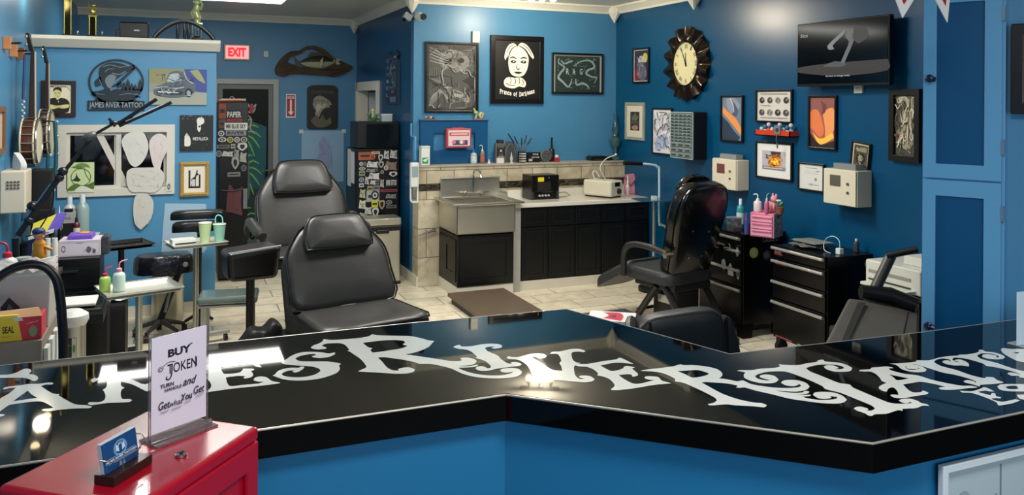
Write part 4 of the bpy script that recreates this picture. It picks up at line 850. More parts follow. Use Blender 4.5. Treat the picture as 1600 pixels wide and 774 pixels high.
# ================================================================== LIGHT FIXTURES
def track_light(name, label, loc, rz, n=3, sp=.1, power=14, drop=.1, s=40):
    t = thing(name, label, 'ceiling light', loc, rz)
    g = G(); g.bb(-.09-sp*(n-1)/2, .09+sp*(n-1)/2, -.03, .03, -.025, 0, mat('9C9A94', .3, .6)); ob('mounting_bar', g, t, bev=.004)
    for i in range(n):
        x = (i-(n-1)/2)*sp
        g = G(); g.cyl((x, 0, -.025), (x, 0, -.06), .008, mat('9C9A94', .3, .7)); g.lathe([(.02, -.055), (.03, -.075), (.036, -drop)], mat('B7B5AE', .3, .6), (x, 0, 0), 16); sk = ob('lamp_holder', g, t, smooth=True)
        g = G(); g.ell((x, 0, -drop-.005), (.032, .032, .03), emis('FFE2B0', s), 14, 8); ob('bulb', g, sk)
    l = bpy.data.lights.new('bulb_light', 'POINT'); l.energy = power; l.shadow_soft_size = .06; l.color = (1, .88, .7)
    o = bpy.data.objects.new('bulb_light', l); COL.objects.link(o); o.parent = t; o.location = (0, 0, -drop-.06)
track_light('ceiling_track_light', 'ceiling fixture with three glowing bulbs near the back wall', (3.43, 7.42, ZC-.002), rad(-27), 3, .11, power=75)
track_light('left_ceiling_spotlight', 'ceiling fixture with bright bulbs above the hanging banjos', (-1.0, 7.55, ZC-.002), rad(90), 3, .32, power=6, drop=.2, s=8)
def troffer(label, x0, x1, y0, y1, e=9.0, group=None):
    t = thing('ceiling_panel', label, 'ceiling light', ((x0+x1)/2, (y0+y1)/2, ZC-.001), 0, group); W, D = x1-x0, y1-y0
    g = G(); g.prism([[(-W/2, -D/2), (W/2, -D/2), (W/2, D/2), (-W/2, D/2)], [(-W/2+.03, -D/2+.03), (W/2-.03, -D/2+.03), (W/2-.03, D/2-.03), (-W/2+.03, D/2-.03)]], lambda a, b: (a, b, -.03), lambda a, b: (a, b, 0), mat('C8C8C4', .4)); ob('frame', g, t)
    g = G(); g.bb(-W/2+.03, W/2-.03, -D/2+.03, D/2-.03, -.025, -.02, emis('FFFDF4', e)); ob('diffuser', g, t)
troffer('long white ceiling light panel above the partition wall', -.75, 1.16, 9.15, 9.75)

# ================================================================== BACK AREA
def spot(px, py, z):        # where the viewing ray meets height z, and metres per pixel there
    p = onz(z, px, py); d = (p - Vector((0, 0, CAM_H))).dot(_F)
    return p, d/FPX
def yspot(px, py, y):
    p = on(1, y, px, py); d = (p - Vector((0, 0, CAM_H))).dot(_F)
    return p, d/FPX
def turned(name, label, cat, loc, parts, n=18, group=None, rz=0):
    t = thing(name, label, cat, loc, rz, group)
    for p in parts:
        g = G(); g.lathe(p[1], p[2], (0, 0, 0), n); o = ob(p[0], g, t, smooth=True, ang=35)
        if len(p) > 3: o['label'] = p[3]
    return t
def bottle(label, loc, h, r, body, cap='E8E8E4', kind='pump', liquid=None, name='bottle', lab=None, rz=0, group=None, trans=0.0, capname='cap'):
    bm_ = mat(body, .3, trans=trans) if trans else mat(body, .3)
    t = thing(name, label, 'bottle', loc, rz, group)
    g = G()
    hb = h*(.62 if kind in ('pump', 'wash', 'spray') else .72 if kind == 'cap' else .55)
    g.lathe([(r*.9, 0), (r, h*.02), (r, hb*.82), (r*.85, hb*.93), (r*.38, hb*1.02), (r*.34, hb*1.08)], bm_, (0, 0, 0), 20); ob('body', g, t, smooth=True)
    if lab:
        g = G(); g.lathe([(r*1.01, hb*.2), (r*1.015, hb*.2), (r*1.015, hb*.68), (r*1.01, hb*.68)], mat(lab, .5), (0, 0, 0), 20); ob('label_band', g, t, smooth=True)
    cm = mat(cap, .35); z0 = hb*1.06; g = G()
    if kind == 'pump':
        g.lathe([(r*.42, z0-h*.03), (r*.42, z0+h*.06), (r*.15, z0+h*.08), (r*.12, h*.93)], cm, (0, 0, 0), 14); g.tube([(0, 0, h*.94), (-r*.2, 0, h*.97), (-r*1.0, 0, h*.96), (-r*1.1, 0, h*.92)], r*.13, cm, 8); ob('pump', g, t, smooth=True)
    elif kind == 'wash':
        g.lathe([(r*.46, z0-h*.04), (r*.46, z0+h*.07), (r*.2, z0+h*.1)], cm, (0, 0, 0), 14); ob(capname, g, t, smooth=True)
        g = G(); g.tube(curve_pts([(0, 0, z0+h*.08), (0, 0, h*.86), (r*.25, 0, h*.95), (r*1.3, 0, h*1.0)], 4), [r*.13]*6+[r*.12]*6+[r*.05], cm, 8); ob('spout', g, t, smooth=True)
    elif kind == 'spray':
        g.lathe([(r*.42, z0-h*.03), (r*.42, z0+h*.05)], cm, (0, 0, 0), 14); g.box((-r*.2, 0, h*.86), (r*1.5, r*.45, h*.12), cm); g.box((-r*.6, 0, h*.77), (r*.16, r*.3, h*.12), cm, ry=rad(18)); ob('spray_head', g, t, bev=.002)
    elif kind == 'cap':
        g.lathe([(r*.42, z0-h*.05), (r*.42, z0+h*.1), (r*.36, z0+h*.14)], cm, (0, 0, 0), 14); ob(capname, g, t, smooth=True)
    elif kind == 'neck':
        g.lathe([(r*.36, hb), (r*.3, h*.8), (r*.28, h*.95), (r*.34, h*.96), (r*.34, h)], cm, (0, 0, 0), 14); ob('neck', g, t, smooth=True)
    elif kind == 'drop':
        g.lathe([(r*.42, z0-h*.04), (r*.42, z0+h*.1), (r*.2, z0+h*.14), (r*.05, h)], cm, (0, 0, 0), 12); ob(capname, g, t, smooth=True)
    return t

steel = mat('C4C1B2', .3, .85, noise=.12, nscale=4); steel_d = mat('6E6C64', .35, .85, noise=.2, nscale=3); chrome = mat('C8C8C4', .12, 1.0)
# --- sink
def sink():
    t = thing('utility_sink', 'stainless steel utility sink with a deep box basin beside the wash counter', 'sink', (0, 0, 0))
    X0, X1, Y0, Y1, Z0, Z1 = 2.60, 3.235, 7.62, 8.22, .645, .935
    g = G(); w_ = .012
    g.bb(X0, X1, Y0, Y0+w_, Z0, Z1, steel); g.bb(X0, X1, Y1-w_, Y1, Z0, Z1, steel); g.bb(X0, X0+w_, Y0, Y1, Z0, Z1, steel); g.bb(X1-w_, X1, Y0, Y1, Z0, Z1, steel); g.bb(X0, X1, Y0, Y1, Z0, Z0+w_, steel)
    ob('basin', g, t, bev=.004)
    g = G(); rm = mat('C4C2B6', .22, .9)
    g.prism([[(2.55, 7.585), (3.325, 7.585), (3.325, 8.25), (2.55, 8.25)], [(X0+.03, Y0+.03), (X1-.02, Y0+.03), (X1-.02, Y1-.03), (X0+.03, Y1-.03)]], lambda a, b: (a, b, Z1), lambda a, b: (a, b, Z1+.025), rm); ob('rim', g, t, bev=.008)
    g = G(); g.bb(2.62, 3.30, 8.225, 8.245, Z1+.02, 1.15, steel); g.bb(2.62, 3.30, 8.2, 8.245, 1.15, 1.165, steel); g.bb(3.285, 3.305, 8.0, 8.245, Z1+.02, 1.02, steel); ob('splashback', g, t, bev=.005)
    g = G(); cx, yy = 2.98, 8.19
    g.cyl((cx-.1, yy, .99), (cx+.1, yy, .99), .012, chrome); g.cyl((cx-.1, 8.225, .99), (cx-.1, yy, .99), .014, chrome); g.cyl((cx+.1, 8.225, .99), (cx+.1, yy, .99), .014, chrome)
    g.tube(curve_pts([(cx, yy, .99), (cx, yy, 1.2), (cx+.01, yy-.03, 1.245), (cx+.03, yy-.1, 1.235), (cx+.04, yy-.14, 1.17)], 5), .009, chrome, 8); ob('faucet', g, t, smooth=True)
    for s in (-1, 1):
        g = G(); g.cyl((cx+s*.1, yy, .99), (cx+s*.1, yy-.03, 1.0), .018, chrome); g.box((cx+s*.13, yy-.035, 1.005), (.08, .012, .014), chrome, rz=s*.3); ob('tap_handle', g, t, bev=.002)
sink()
blk_c = mat('080A0A', .38, noise=.2, nscale=5)
g = G(); g.bb(2.62, 3.235, 7.66, 8.27, .11, .62, blk_c); g.bb(2.585, 2.60, 7.72, 8.1, .2, .5, mat('040505', .5)); 
t = thing('sink_cabinet', 'black cabinet box under the steel sink', 'cabinet', (0, 0, 0)); 
g = G(); g.bb(2.62, 3.235, 7.66, 8.27, .11, .625, blk_c); ob('body', g, t, bev=.003)
g = G(); ring_box(g, 2.65, 3.2, .14, .6, .05, 7.652, 7.66, blk_c); ob('front_panel', g, t)
g = G(); g.M = Matrix.Translation((2.62, 0, 0)); g.prism([[(7.7, .16), (8.22, .16), (8.22, .58), (7.7, .58)], [(7.8, .24), (8.0, .24), (8.0, .5), (7.8, .5)]], lambda a, b: (-.008, a, b), lambda a, b: (0, a, b), blk_c); ob('side_panel', g, t)
g = G(); g.bb(2.615, 3.235, 7.67, 8.275, 0, .11, base_m); ob('plinth', g, t, label='pale base board')
# --- wash counter
def wash_counter():
    t = thing('base_cabinet', 'row of black base cabinets with a pale board along the floor, right of the sink', 'cabinet', (0, 0, 0))
    Y0 = 7.74
    g = G(); g.bb(3.33, XR-.005, Y0, 8.27, .10, .875, blk_c); ob('carcass', g, t)
    g = G(); g.bb(3.245, 3.33, 7.70, 8.27, 0, .875, mat('A3A29C', .4)); ob('end_panel', g, t, label='pale grey end panel')
    g = G(); g.bb(3.33, XR-.005, Y0-.01, 8.27, 0, .10, base_m); ob('plinth', g, t, label='pale base board')
    xs = [3.345, 3.66, 3.98, 4.30, 4.60, 4.90]
    for i in range(5):
        a, b = xs[i]+.006, xs[i+1]-.006
        for z0, z1, nm in ((.12, .66, 'door'), (.675, .862, 'drawer')):
            g = G(); g.bb(a, b, Y0-.02, Y0, z0, z1, blk_c); ring_box(g, a+.035, b-.035, z0+.035, z1-.035, .012, Y0-.028, Y0-.02, mat('101314', .3)); ob(nm, g, t, bev=.003)
wash_counter()
g = G(); marble = mat('DAD7CA', .15, noise=.12, nscale=6, coat=.3)
g.bb(3.24, XR-.006, 7.69, 8.245, .877, .92, marble)
t = thing('worktop', 'white marbled worktop on the black cabinets', 'worktop', (0, 0, 0)); ob('slab', g, t, bev=.006)
g = G(); g.bb(3.33, XR-.006, 8.245, 8.268, .877, 1.0, marble); ob('upstand', g, t, bev=.003)
t = thing('floor_platform', 'low brown board platform lying on the tiles before the sink', 'platform', (2.79, 7.1, 0), 0)
g = G(); g.bb(-.30, .30, -.5, .47, .055, .09, mat('5E5042', .5, noise=.15)); ob('board', g, t, bev=.004)
for x in (-.26, .26):
    g = G(); g.bb(x-.02, x+.02, -.42, .4, 0, .055, mat('2C261F', .6)); ob('runner', g, t)
# --- black curing box on the worktop
def curing_box():
    p, k = yspot(853, 304, 7.92); t = thing('curing_box', 'black box machine with yellow sticker and small dials on the worktop', 'machine', (p.x, p.y+.14, .921), rad(2))
    W = 49*k*.98; Hh = 38*k; D = .24; b = mat('0B0A09', .3)
    g = G(); g.bb(-W/2, W/2, -D/2, D/2, Hh*.32, Hh, b); g.bb(-W/2, -W/2+.03, -D/2, D/2, 0, Hh*.33, mat('2A2A28', .4)); g.bb(W/2-.03, W/2, -D/2, D/2, 0, Hh*.33, mat('2A2A28', .4)); g.bb(-W/2+.03, W/2-.03, -D/2+.02, D/2, 0, Hh*.33, b); ob('case', g, t, bev=.005)
    g = G(); draw(g, [('rect', 'D8C81E', (.22, .44, .74, .92)), ('rect', '1A1613', (.2, .7, .35, .72)), ('rect', '4B4A46', (.35, .75, .3, .315)), ('ell', 'B5B2AA', (.62, .9, .015, .02))], W, Hh, -D/2-.001); ob('sticker', g, t)
    for i in range(4):
        g = G(); g.cyl((-W*.2+i*W*.11, -D/2+.02, Hh*.16), (-W*.2+i*W*.11, -D/2+.005, Hh*.16), .011, mat('BAB8B0', .3)); ob('dial', g, t)
    g = G(); g.tube([(W/2, -.02, Hh*.55), (W/2+.03, -.05, Hh*.42)], .009, b, 8); g.tube([(W/2, .0, .04), (W/2+.06, .02, .05), (W/2+.16, .03, .05), (W/2+.2, .0, .02), (W/2+.12, -.02, .008), (W/2+.02, -.01, .01)], .008, mat('A19C88', .5), 8); ob('hose', g, t, smooth=True)
curing_box()
def cleaner():
    p, k = yspot(942, 306, 7.99); t = thing('ultrasonic_cleaner', 'white benchtop ultrasonic machine with black dial and display', 'machine', (p.x, p.y, .921), rad(27))
    cm = mat('CFC9B4', .3, noise=.03); W, D, Hh = .25, .38, .19
    g = G(); g.bb(-W/2, W/2, -D/2, D/2, .012, Hh, cm); ob('case', g, t, bev=.025, seg=4)
    g = G(); g.bb(-W*.44, W*.44, -D*.44, D*.44, 0, .014, mat('17150F', .6)); ob('foot', g, t)
    g = G(); g.bb(-W*.18, W*.22, -D/2-.002, -D/2+.004, Hh*.66, Hh*.9, mat('0C0D0D', .15)); ob('display', g, t)
    g = G(); g.lathe([(.034, 0), (.034, -.006), (.026, -.008), (.024, -.022)], mat('16140F', .3), (W*.12, -D/2-.0, Hh*.36), 20, 'Y'); ob('dial', g, t, smooth=True)
    g = G(); g.tube(curve_pts([(-.02, .1, Hh-.003), (-.03, .12, Hh+.07), (0, .1, Hh+.09), (.02, .06, Hh+.02)], 5), .005, mat('E4E2D8', .4), 8); ob('cable', g, t, smooth=True)
    g = G(); g.tube(curve_pts([(.12, .05, Hh-.003), (.06, .08, Hh+.12), (.12, .05, Hh+.22), (.25, .0, Hh+.265)], 6), .006, mat('D8D6CE', .3), 8); g.ell((.265, 0, Hh+.27), (.02, .012, .012), mat('E8E6DE', .3)); ob('gooseneck', g, t, smooth=True)
cleaner()
# pink pouch and bottle
def pouch():
    p, k = yspot(994, 305, 8.0); t = thing('pink_pouch', 'dusty pink zipped pouch standing at the end of the worktop', 'pouch', (p.x, 8.1, .921), rad(-35))
    g = G(); pk = mat('A8707E', .5, noise=.1); g.hexa([(-.09, -.04, 0), (.09, -.04, 0), (.09, .04, 0), (-.09, .04, 0)], [(-.09, -.015, .22), (.10, -.015, .25), (.10, .015, .25), (-.09, .015, .22)], pk); ob('body', g, t, bev=.015, seg=3)
    g = G(); g.hexa([(-.02, -.05, .1), (.0, -.05, .1), (.0, -.038, .1), (-.02, -.038, .1)], [(-.09, -.03, .21), (.1, -.03, .24), (.1, -.016, .24), (-.09, -.016, .21)], mat('8E5A66', .5)); g.tube([(-.09, -.03, .205), (-.01, -.047, .1), (.1, -.03, .235)], .005, mat('2A1A1E', .5), 6); ob('flap', g, t)
pouch()
p, k = yspot(982, 304, 7.9); bottle('pale pink bottle standing before the pink pouch', (p.x, 7.92, .921), .23, .026, 'D2B2BC', 'ECE8E6', 'neck')
# --- ledge things
LZ = 1.296
def lp(px, off=.0): # location on the ledge under pixel column px
    q = on(1, YP+.12+off, px, 256); return Vector((q.x, q.y, LZ)), (q - Vector((0, 0, CAM_H))).dot(_F)/FPX
def wipes():
    p, k = lp(663, -.05); t = thing('wipes_tub', 'white square tub with green label at the left end of the ledge', 'tub', p)
    g = G(); w_ = 14*k/2; h = 30*k; g.bb(-w_, w_, -.05, .04, 0, h*.9, mat('D6DAD2', .4)); draw(g, [('rect', '2F8A56', (.1, .8, .1, .45)), ('poly', 'BFE0C4', [(.15,.3),(.5,.2),(.8,.42),(.4,.36)], 1)], 2*w_, h*.9, -.05); ob('tub', g, t, bev=.006)
    g = G(); g.bb(-w_*1.03, w_*1.03, -.052, .042, h*.9, h, mat('C4CCC6', .4)); ob('lid', g, t, bev=.003)
wipes()
p, k = lp(740); bottle('clear blue pump bottle on the ledge behind the sink', p, 27*k, 5*k, '9FB6C0', '3F6EA8', 'pump', lab='C8D0D0')
p, k = lp(753.5); bottle('amber pump bottle with red label, on the ledge behind the sink', p, 29*k, 4*k, '7A6A5E', 'D8D6CE', 'pump', lab='A85A4A')
def small(name, label, cat, px, h, r, col, prof=None, cap=None):
    p, k = lp(px, -.07); prof = prof or [(r*.8, 0), (r, .25), (r, .75), (r*.5, .85), (r*.4, 1)]
    parts = [('body', [(a*k, b*h*k) for a, b in prof], mat(col, .35))]
    if cap: parts.append(('cap', [(r*.5*k, h*k), (r*.5*k, h*k*1.15)], mat(cap, .4)))
    return turned(name, label, cat, p, parts)
small('trinket', 'tiny white cone trinket right of the amber pump bottle', 'trinket', 764, 7, 2.6, 'C9C6BC', [(2.6, 0), (2.2, .3), (.8, .8), (.4, 1)])
def robot():
    p, k = lp(781); t = thing('tin_trophy', 'silver grey robot like tin standing on the ledge', 'figurine', p)
    sm = mat('7E7F7C', .3, .6, noise=.3, nscale=30); dk = mat('1A1A1A', .4)
    g = G(); w_ = 8.5*k; h = 36*k; g.bb(-w_, w_, -.03, .03, .0, h*.85, sm); g.bb(-w_*.6, w_*.6, -.03, .03, h*.85, h, mat('2A2A28', .4)); ob('body', g, t, bev=.006)
    g = G(); draw(g, [('rect', '2A2B2A', (.35, .65, .45, .8)), ('poly', '1C1C1B', [(.1,.9),(.35,.7),(.3,.4),(.1,.3)]), ('poly', '1C1C1B', [(.9,.9),(.65,.7),(.7,.4),(.9,.3)]), ('ell', 'B9B8B0', (.5,.62,.1,.06)), ('rect', '1C1C1B', (.2, .8, .05, .2)), ('line', 'C8C7BE', [(.2,.3),(.8,.3)], .04)], 2*w_, h*.85, -.031); ob('relief', g, t)
    g = G(); g.bb(-w_*.9, w_*.5, -.05, -.03, 0, 8*k, mat('CFCDC2', .5)); ob('tag_card', g, t)
robot()
def disc_tin(label, px, rpx, hpx, col, holes=True):
    p, k = lp(px); t = thing('round_tin', label, 'tin', p)
    g = G(); r = rpx*k; g.lathe([(r, -.025), (r, .025)], mat(col, .4, .5, noise=.3, nscale=20), (0, 0, r), 28, 'Y'); ob('case', g, t, bev=.004)
    g = G(); g.lathe([(r*.86, -.028), (r*.86, -.025)], mat('4C4F4E', .5), (0, 0, r), 28, 'Y')
    for a in range(4): g.cyl((r*.45*cos(a*1.57+.6), -.028, r+r*.45*sin(a*1.57+.6)), (r*.45*cos(a*1.57+.6), -.031, r+r*.45*sin(a*1.57+.6)), r*.1, mat('24262A', .5), n=10)
    ob('face', g, t)
p, k = lp(799, .02); t = thing('clutch_case', 'dark grey rounded clutch case leaning upright on the ledge', 'case', p)
g = G(); g.prism([smooth_loop([(-10*k, 0), (-12*k, 18*k), (-6*k, 32*k), (4*k, 30*k), (9*k, 18*k), (10*k, 0)])], lambda a, b: (a, -.0, b), lambda a, b: (a, .05, b), mat('4A4E50', .4, noise=.2)); ob('shell', g, t, bev=.006)
g = G(); g.tube(curve_pts([(-10*k, -.004, 4*k), (-9*k, -.004, 18*k), (-4*k, -.004, 28*k), (3*k, -.004, 26*k), (7*k, -.004, 14*k)], 4), .004, mat('7A7E80', .4), 6); ob('seam', g, t)
disc_tin('round grey tin with four holes, left of the black wine bottle', 852, 9.5, 20, '7F8380')
small('white_spinner', 'slim white spindle ornament in front of the grey case', 'ornament', 799, 17, 2.4, 'B9BDBA', [(3, 0), (1.5, .1), (2.6, .4), (1, .7), (.3, 1)])
def pen_cup():
    p, k = lp(815, -.03); t = thing('tool_cup', 'white lettered black cup on the ledge', 'cup', p)
    g = G(); w_ = 6.5*k; h = 17*k; g.lathe([(w_*.9, 0), (w_, .01), (w_, h)], mat('23262A', .4), (0, 0, 0), 20)
    ob('cup', g, t, smooth=True)
    g = G()
    for j in range(4):
        for i in range(5): g.box(((i-2)*w_*.36, -w_*1.0*math.sqrt(max(1-((i-2)*.36)**2, 0))-.001, h*(.16+.22*j)), (w_*.24, .002, h*.12), mat('D2D2CC', .5))
    ob('lettering', g, t)
    for i, (dx, L, c) in enumerate(((-.055, 24, '0F1216'), (-.03, 20, '1C2126'), (0.0, 17, '15181B'), (.02, 21, '2A2F36'), (.04, 16, '101214'))):
        q = Vector((p.x, p.y, p.z)) + Vector((dx*.45, .0, h*1.02)); g = G(); d = Vector((dx*2.8, .012*(i-2), (L+4)*k)); g.cyl((0, 0, 0), tuple(d*.5), .005, mat('6A6E72', .3, .7)); g.cyl(tuple(d*.5), tuple(d), .008, mat(c, .4), r1=.006)
        o = ob('brush_tool', g); o.location = q; tag(o, ['leftmost long black handled tool leaning in the lettered cup', 'second black handled tool in the lettered cup', 'middle short tool in the lettered cup', 'tool right of the middle in the lettered cup', 'rightmost short tool in the lettered cup'][i], 'tool', 'tools in the lettered cup')
pen_cup()
def sign_block():
    p, k = lp(833); t = thing('dark_box', 'small black box with white print beside the lettered cup', 'box', p)
    g = G(); w_ = 10.5*k; h = 15*k; g.bb(-w_, w_, -.03, .03, 0, h, mat('131415', .4)); draw(g, [('text', 'C9C9C4', 'YOUR', .6, .8, .5, .18, .02), ('text', 'C9C9C4', 'NEXT ONE', .6, .5, .6, .16, .02), ('rect', 'A9ABA6', (.05, .35, .1, .35))], 2*w_, h, -.03); ob('carton', g, t, bev=.003)
sign_block()
p, k = lp(862, .03); bottle('slim black wine bottle on the ledge', p, 37*k, 4.6*k, '0B0C0C', '0B0C0C', 'neck', lab='151515')
def red_toy():
    p, k = lp(870, -.04); t = thing('red_toy', 'tiny red and white toy right of the wine bottle', 'figurine', p)
    g = G(); g.bb(-4*k, 4*k, -.02, .02, 0, 6*k, mat('A82A34', .4)); ob('body', g, t, bev=.004); g = G(); g.ell((0, 0, 8*k), (3.4*k, .018, 2.8*k), mat('CFC8C4', .4)); ob('head', g, t, smooth=True)
red_toy()
def router():
    p, k = lp(937); t = thing('flat_black_case', 'flat black rounded case lying near the oil lamp', 'case', p)
    g = G(); g.prism([smooth_loop([(-19*k, 0), (-19*k, 6*k), (-12*k, 7*k), (12*k, 6.4*k), (18*k, 4*k), (18*k, 0)], 2)], lambda a, b: (a, -.06, b), lambda a, b: (a, .07, b), mat('0C0E10', .35)); ob('body', g, t, bev=.004)
    g = G(); g.bb(-14*k, 10*k, -.062, -.06, 1.5*k, 2.2*k, mat('3A3E42', .3)); ob('seam', g, t)
router()
def oil_lamp():
    p, k = lp(961); gl = mat('5F8A94', .08, trans=.75); t = thing('oil_lamp', 'tall glass oil lamp in the corner at the end of the ledge', 'oil lamp', p)
    g = G(); g.lathe([(8*k, 0), (8.5*k, 2*k), (4*k, 6*k), (3*k, 16*k), (5*k, 20*k), (9*k, 26*k), (9*k, 31*k), (4*k, 36*k)], mat('4F767C', .15, trans=.5), (0, 0, 0), 20); ob('font', g, t, smooth=True)
    g = G(); g.lathe([(3.6*k, 36*k), (4.4*k, 38*k), (3.6*k, 40*k)], mat('6E6A56', .3, .7), (0, 0, 0), 16); ob('burner', g, t, smooth=True)
    g = G(); g.lathe([(3*k, 40*k), (5.2*k, 47*k), (4.4*k, 54*k), (2.5*k, 60*k), (2.6*k, 73*k)], gl, (0, 0, 0), 18); ob('chimney', g, t, smooth=True)
oil_lamp()
# --- electrical panel with first aid box and figurines
def panel_box():
    s, zb, W, Hh = wall_box('B', 657, 762, 187, 256, .06); zb = LZ+.002; Hh = wall_box('B', 657, 762, 187, 256, .06)[1] + wall_box('B', 657, 762, 187, 256, .06)[3] - zb
    t = thing('panel_cabinet', 'dark blue painted panel box on the back wall holding the first aid kit', 'panel box', (s, YB-.001, zb), 0)
    dk = mat('0A4A76', .35); g = G(); ring_box(g, -W/2, W/2, 0, Hh, .15, -.06, 0, dk); g.bb(-W/2-.01, W/2+.01, -.075, 0, Hh-.012, Hh, dk); ob('casing', g, t, bev=.004)
    g = G(); g.bb(-W/2+.15, W/2-.15, -.02, 0, .15, Hh-.15, mat('3A7CA8', .4)); ob('recess_panel', g, t)
    s2, z2, w2, h2 = wall_box('B', 696, 735, 201, 231, .1)
    q = thing('first_aid_kit', 'pink red plastic first aid box hung on the blue panel', 'first aid kit', (s2, YB-.062, z2), 0)
    g = G(); g.bb(-w2/2, w2/2, -.07, 0, 0, h2, mat('A8404A', .4)); ob('case', g, q, bev=.008)
    g = G(); draw(g, [('rect', 'D8C4C4', (.08, .94, .1, .92)), ('rect', 'B8485A', (.12, .9, .62, .8)), ('line', 'E8DCDC', [(.2,.72),(.85,.72)], .04), ('rect', '3A3F66', (.25, .85, .15, .4)), ('ell', 'C8787A', (.3, .3, .08, .1)), ('ell', 'D8D0D0', (.6, .3, .08, .1)), ('rect', 'C8545E', (.66, .74, .2, .4))], w2, h2, -.0705); ob('label_sheet', g, q)
    g = G(); g.bb(-w2*.25, w2*.25, -.05, -.035, h2, h2+.012, mat('A8404A', .4)); ob('handle', g, q)
    # two ornaments on top
    for px, nm, lab in ((671, 'cycle_figurine', 'small grey and red figure group on the left of the blue panel box'), (748, 'snail_figurine', 'small green spiral dragon ornament on the right of the blue panel box')):
        x, z = wall_at('B', px, 186, .035); kk = .0070; o = thing(nm, lab, 'ornament', (x, YB-.036, zb+Hh+.001), 0)
        if px < 700:
            g = G(); g.bb(-8*kk, 9*kk, -.02, .02, 0, 1.2*kk, mat('9A3A34', .4)); ob('base', g, o)
            g = G(); 
            for i in range(4): g.ell((-6*kk+i*4*kk, 0, 3*kk), (2.2*kk, .014, 2*kk), mat(['8C8C88', '5C6A58', 'B7B3A8', '3E4246'][i], .4), 10, 6)
            g.tube([(-6*kk, 0, 2*kk), (0, 0, 6*kk), (7*kk, 0, 2*kk)], .004, mat('6E6A60', .3, .5), 6); ob('figures', g, o, smooth=True)
        else:
            g = G(); g.bb(-9*kk, 8*kk, -.025, .025, 0, 1.6*kk, mat('A85A50', .4)); ob('base', g, o)
            g = G(); gm = mat('9AAE6A', .4, noise=.2, nscale=40); g.tube(curve_pts([(-6*kk, 0, 1.6*kk), (-4*kk, 0, 8*kk), (-6*kk, 0, 12*kk), (-9*kk, 0, 18*kk)], 4), [.012]*6+[.016]*4+[.01]*2+[.004], gm, 8); g.ell((-5*kk, 0, 11*kk), (4*kk, .02, 3*kk), gm); ob('dragon', g, o, smooth=True)
            g = G(); g.tube([(4*kk+5*kk*(1-i/24)*cos(i*.6), 0, 6.5*kk+5*kk*(1-i/24)*sin(i*.6)) for i in range(20)], .006, mat('C8C27A', .4), 7); g.tube([(4*kk, 0, 1.6*kk), (4*kk, 0, 3*kk)], .006, gm, 6); ob('spiral_shell', g, o, smooth=True)
panel_box()
# painted conduit + dispenser at the corner
g = G(); cdm = mat('4C8DBB', .4)
x0 = XC-.022
a = on(0, x0, 643, 213); b = on(0, x0, 645, 262)
g.tube([(x0, 8.50, a.z+.14), (x0, 8.50, a.z), (x0, 8.34, a.z-.01), (x0, 8.34, a.z-.02), (x0, 8.34, 1.35)], .012, cdm, 8)
o = ob('painted_conduit', g, smooth=True); tag(o, 'thin light blue painted conduit bending down the wall corner', 'pipe')
def soap_disp():
    q = on(1, YP-.04, 646, 316); t = thing('soap_dispenser', 'white wall soap dispenser with drip tray at the tiled corner', 'dispenser', (XC-.045, YP-.01, q.z), 0); k = .0068
    wm = mat('D4D8D6', .35); g = G(); g.bb(-.062, .028, -.07, -.01, .16, .42, wm); ob('housing', g, t, bev=.012, seg=3)
    g = G(); g.bb(-.05, .016, -.076, -.07, .27, .38, mat('8CA0A6', .15)); ob('window', g, t)
    g = G(); g.tube([(-.05, -.02, .17), (-.05, -.03, .02), (-.035, -.04, 0.0), (.02, -.04, 0.0), (.028, -.02, .05), (.028, -.02, .2)], .010, wm, 8); g.bb(-.05, .02, -.075, -.02, 0, .012, wm); ob('drip_tray', g, t)
soap_disp()
p, k = yspot(665, 300, YP-.1)
t = thing('towel_arm', 'small grey lever arm on the tiled pillar left of the sink', 'handle', (2.44, YP-.002, .57)); g = G(); g.tube([(.12, -.04, .035), (.0, -.06, .01), (-.1, -.06, -.02)], [.012, .01, .007], mat('6E6C68', .3, .7), 8); g.cyl((.12, 0, .035), (.12, -.045, .035), .014, mat('6E6C68', .3, .7)); ob('lever', g, t, smooth=True)
# --- security cameras on the corner
for (px, py, lab, w_) in ((640, 26, 'white security camera pointing left on the wall corner', -1), (655, 26, 'white security camera with black lens pointing right on the wall corner', 1)):
    yy = YB-.09 if w_ > 0 else YB+.02; q = on(1, yy, px, py); t = thing('security_camera', lab, 'camera', (q.x, yy, q.z), 0)
    wm = mat('C9CBCA', .35); g = G()
    if w_ > 0: g.ell((0, 0, 0), (.055, .06, .05), wm); ob('housing', g, t, smooth=True); g = G(); g.lathe([(.03, 0), (.036, -.03), (.03, -.045)], mat('0C0D0F', .15), (.03, -.035, -.005), 16, 'Y'); ob('lens', g, t, smooth=True); g = G(); g.cyl((0, .05, .0), (0, .088, .02), .02, wm); ob('mount', g, t)
    else: g.box((-.02, 0, 0), (.09, .07, .07), wm, ry=rad(30)); ob('housing', g, t, bev=.008); g = G(); g.cyl((-.055, -.01, -.03), (-.075, -.015, -.042), .02, mat('0C0D0F', .2)); ob('lens', g, t); g = G(); g.cyl((.02, 0, .0), (XC-q.x, 0, .03), .012, wm); ob('mount', g, t)
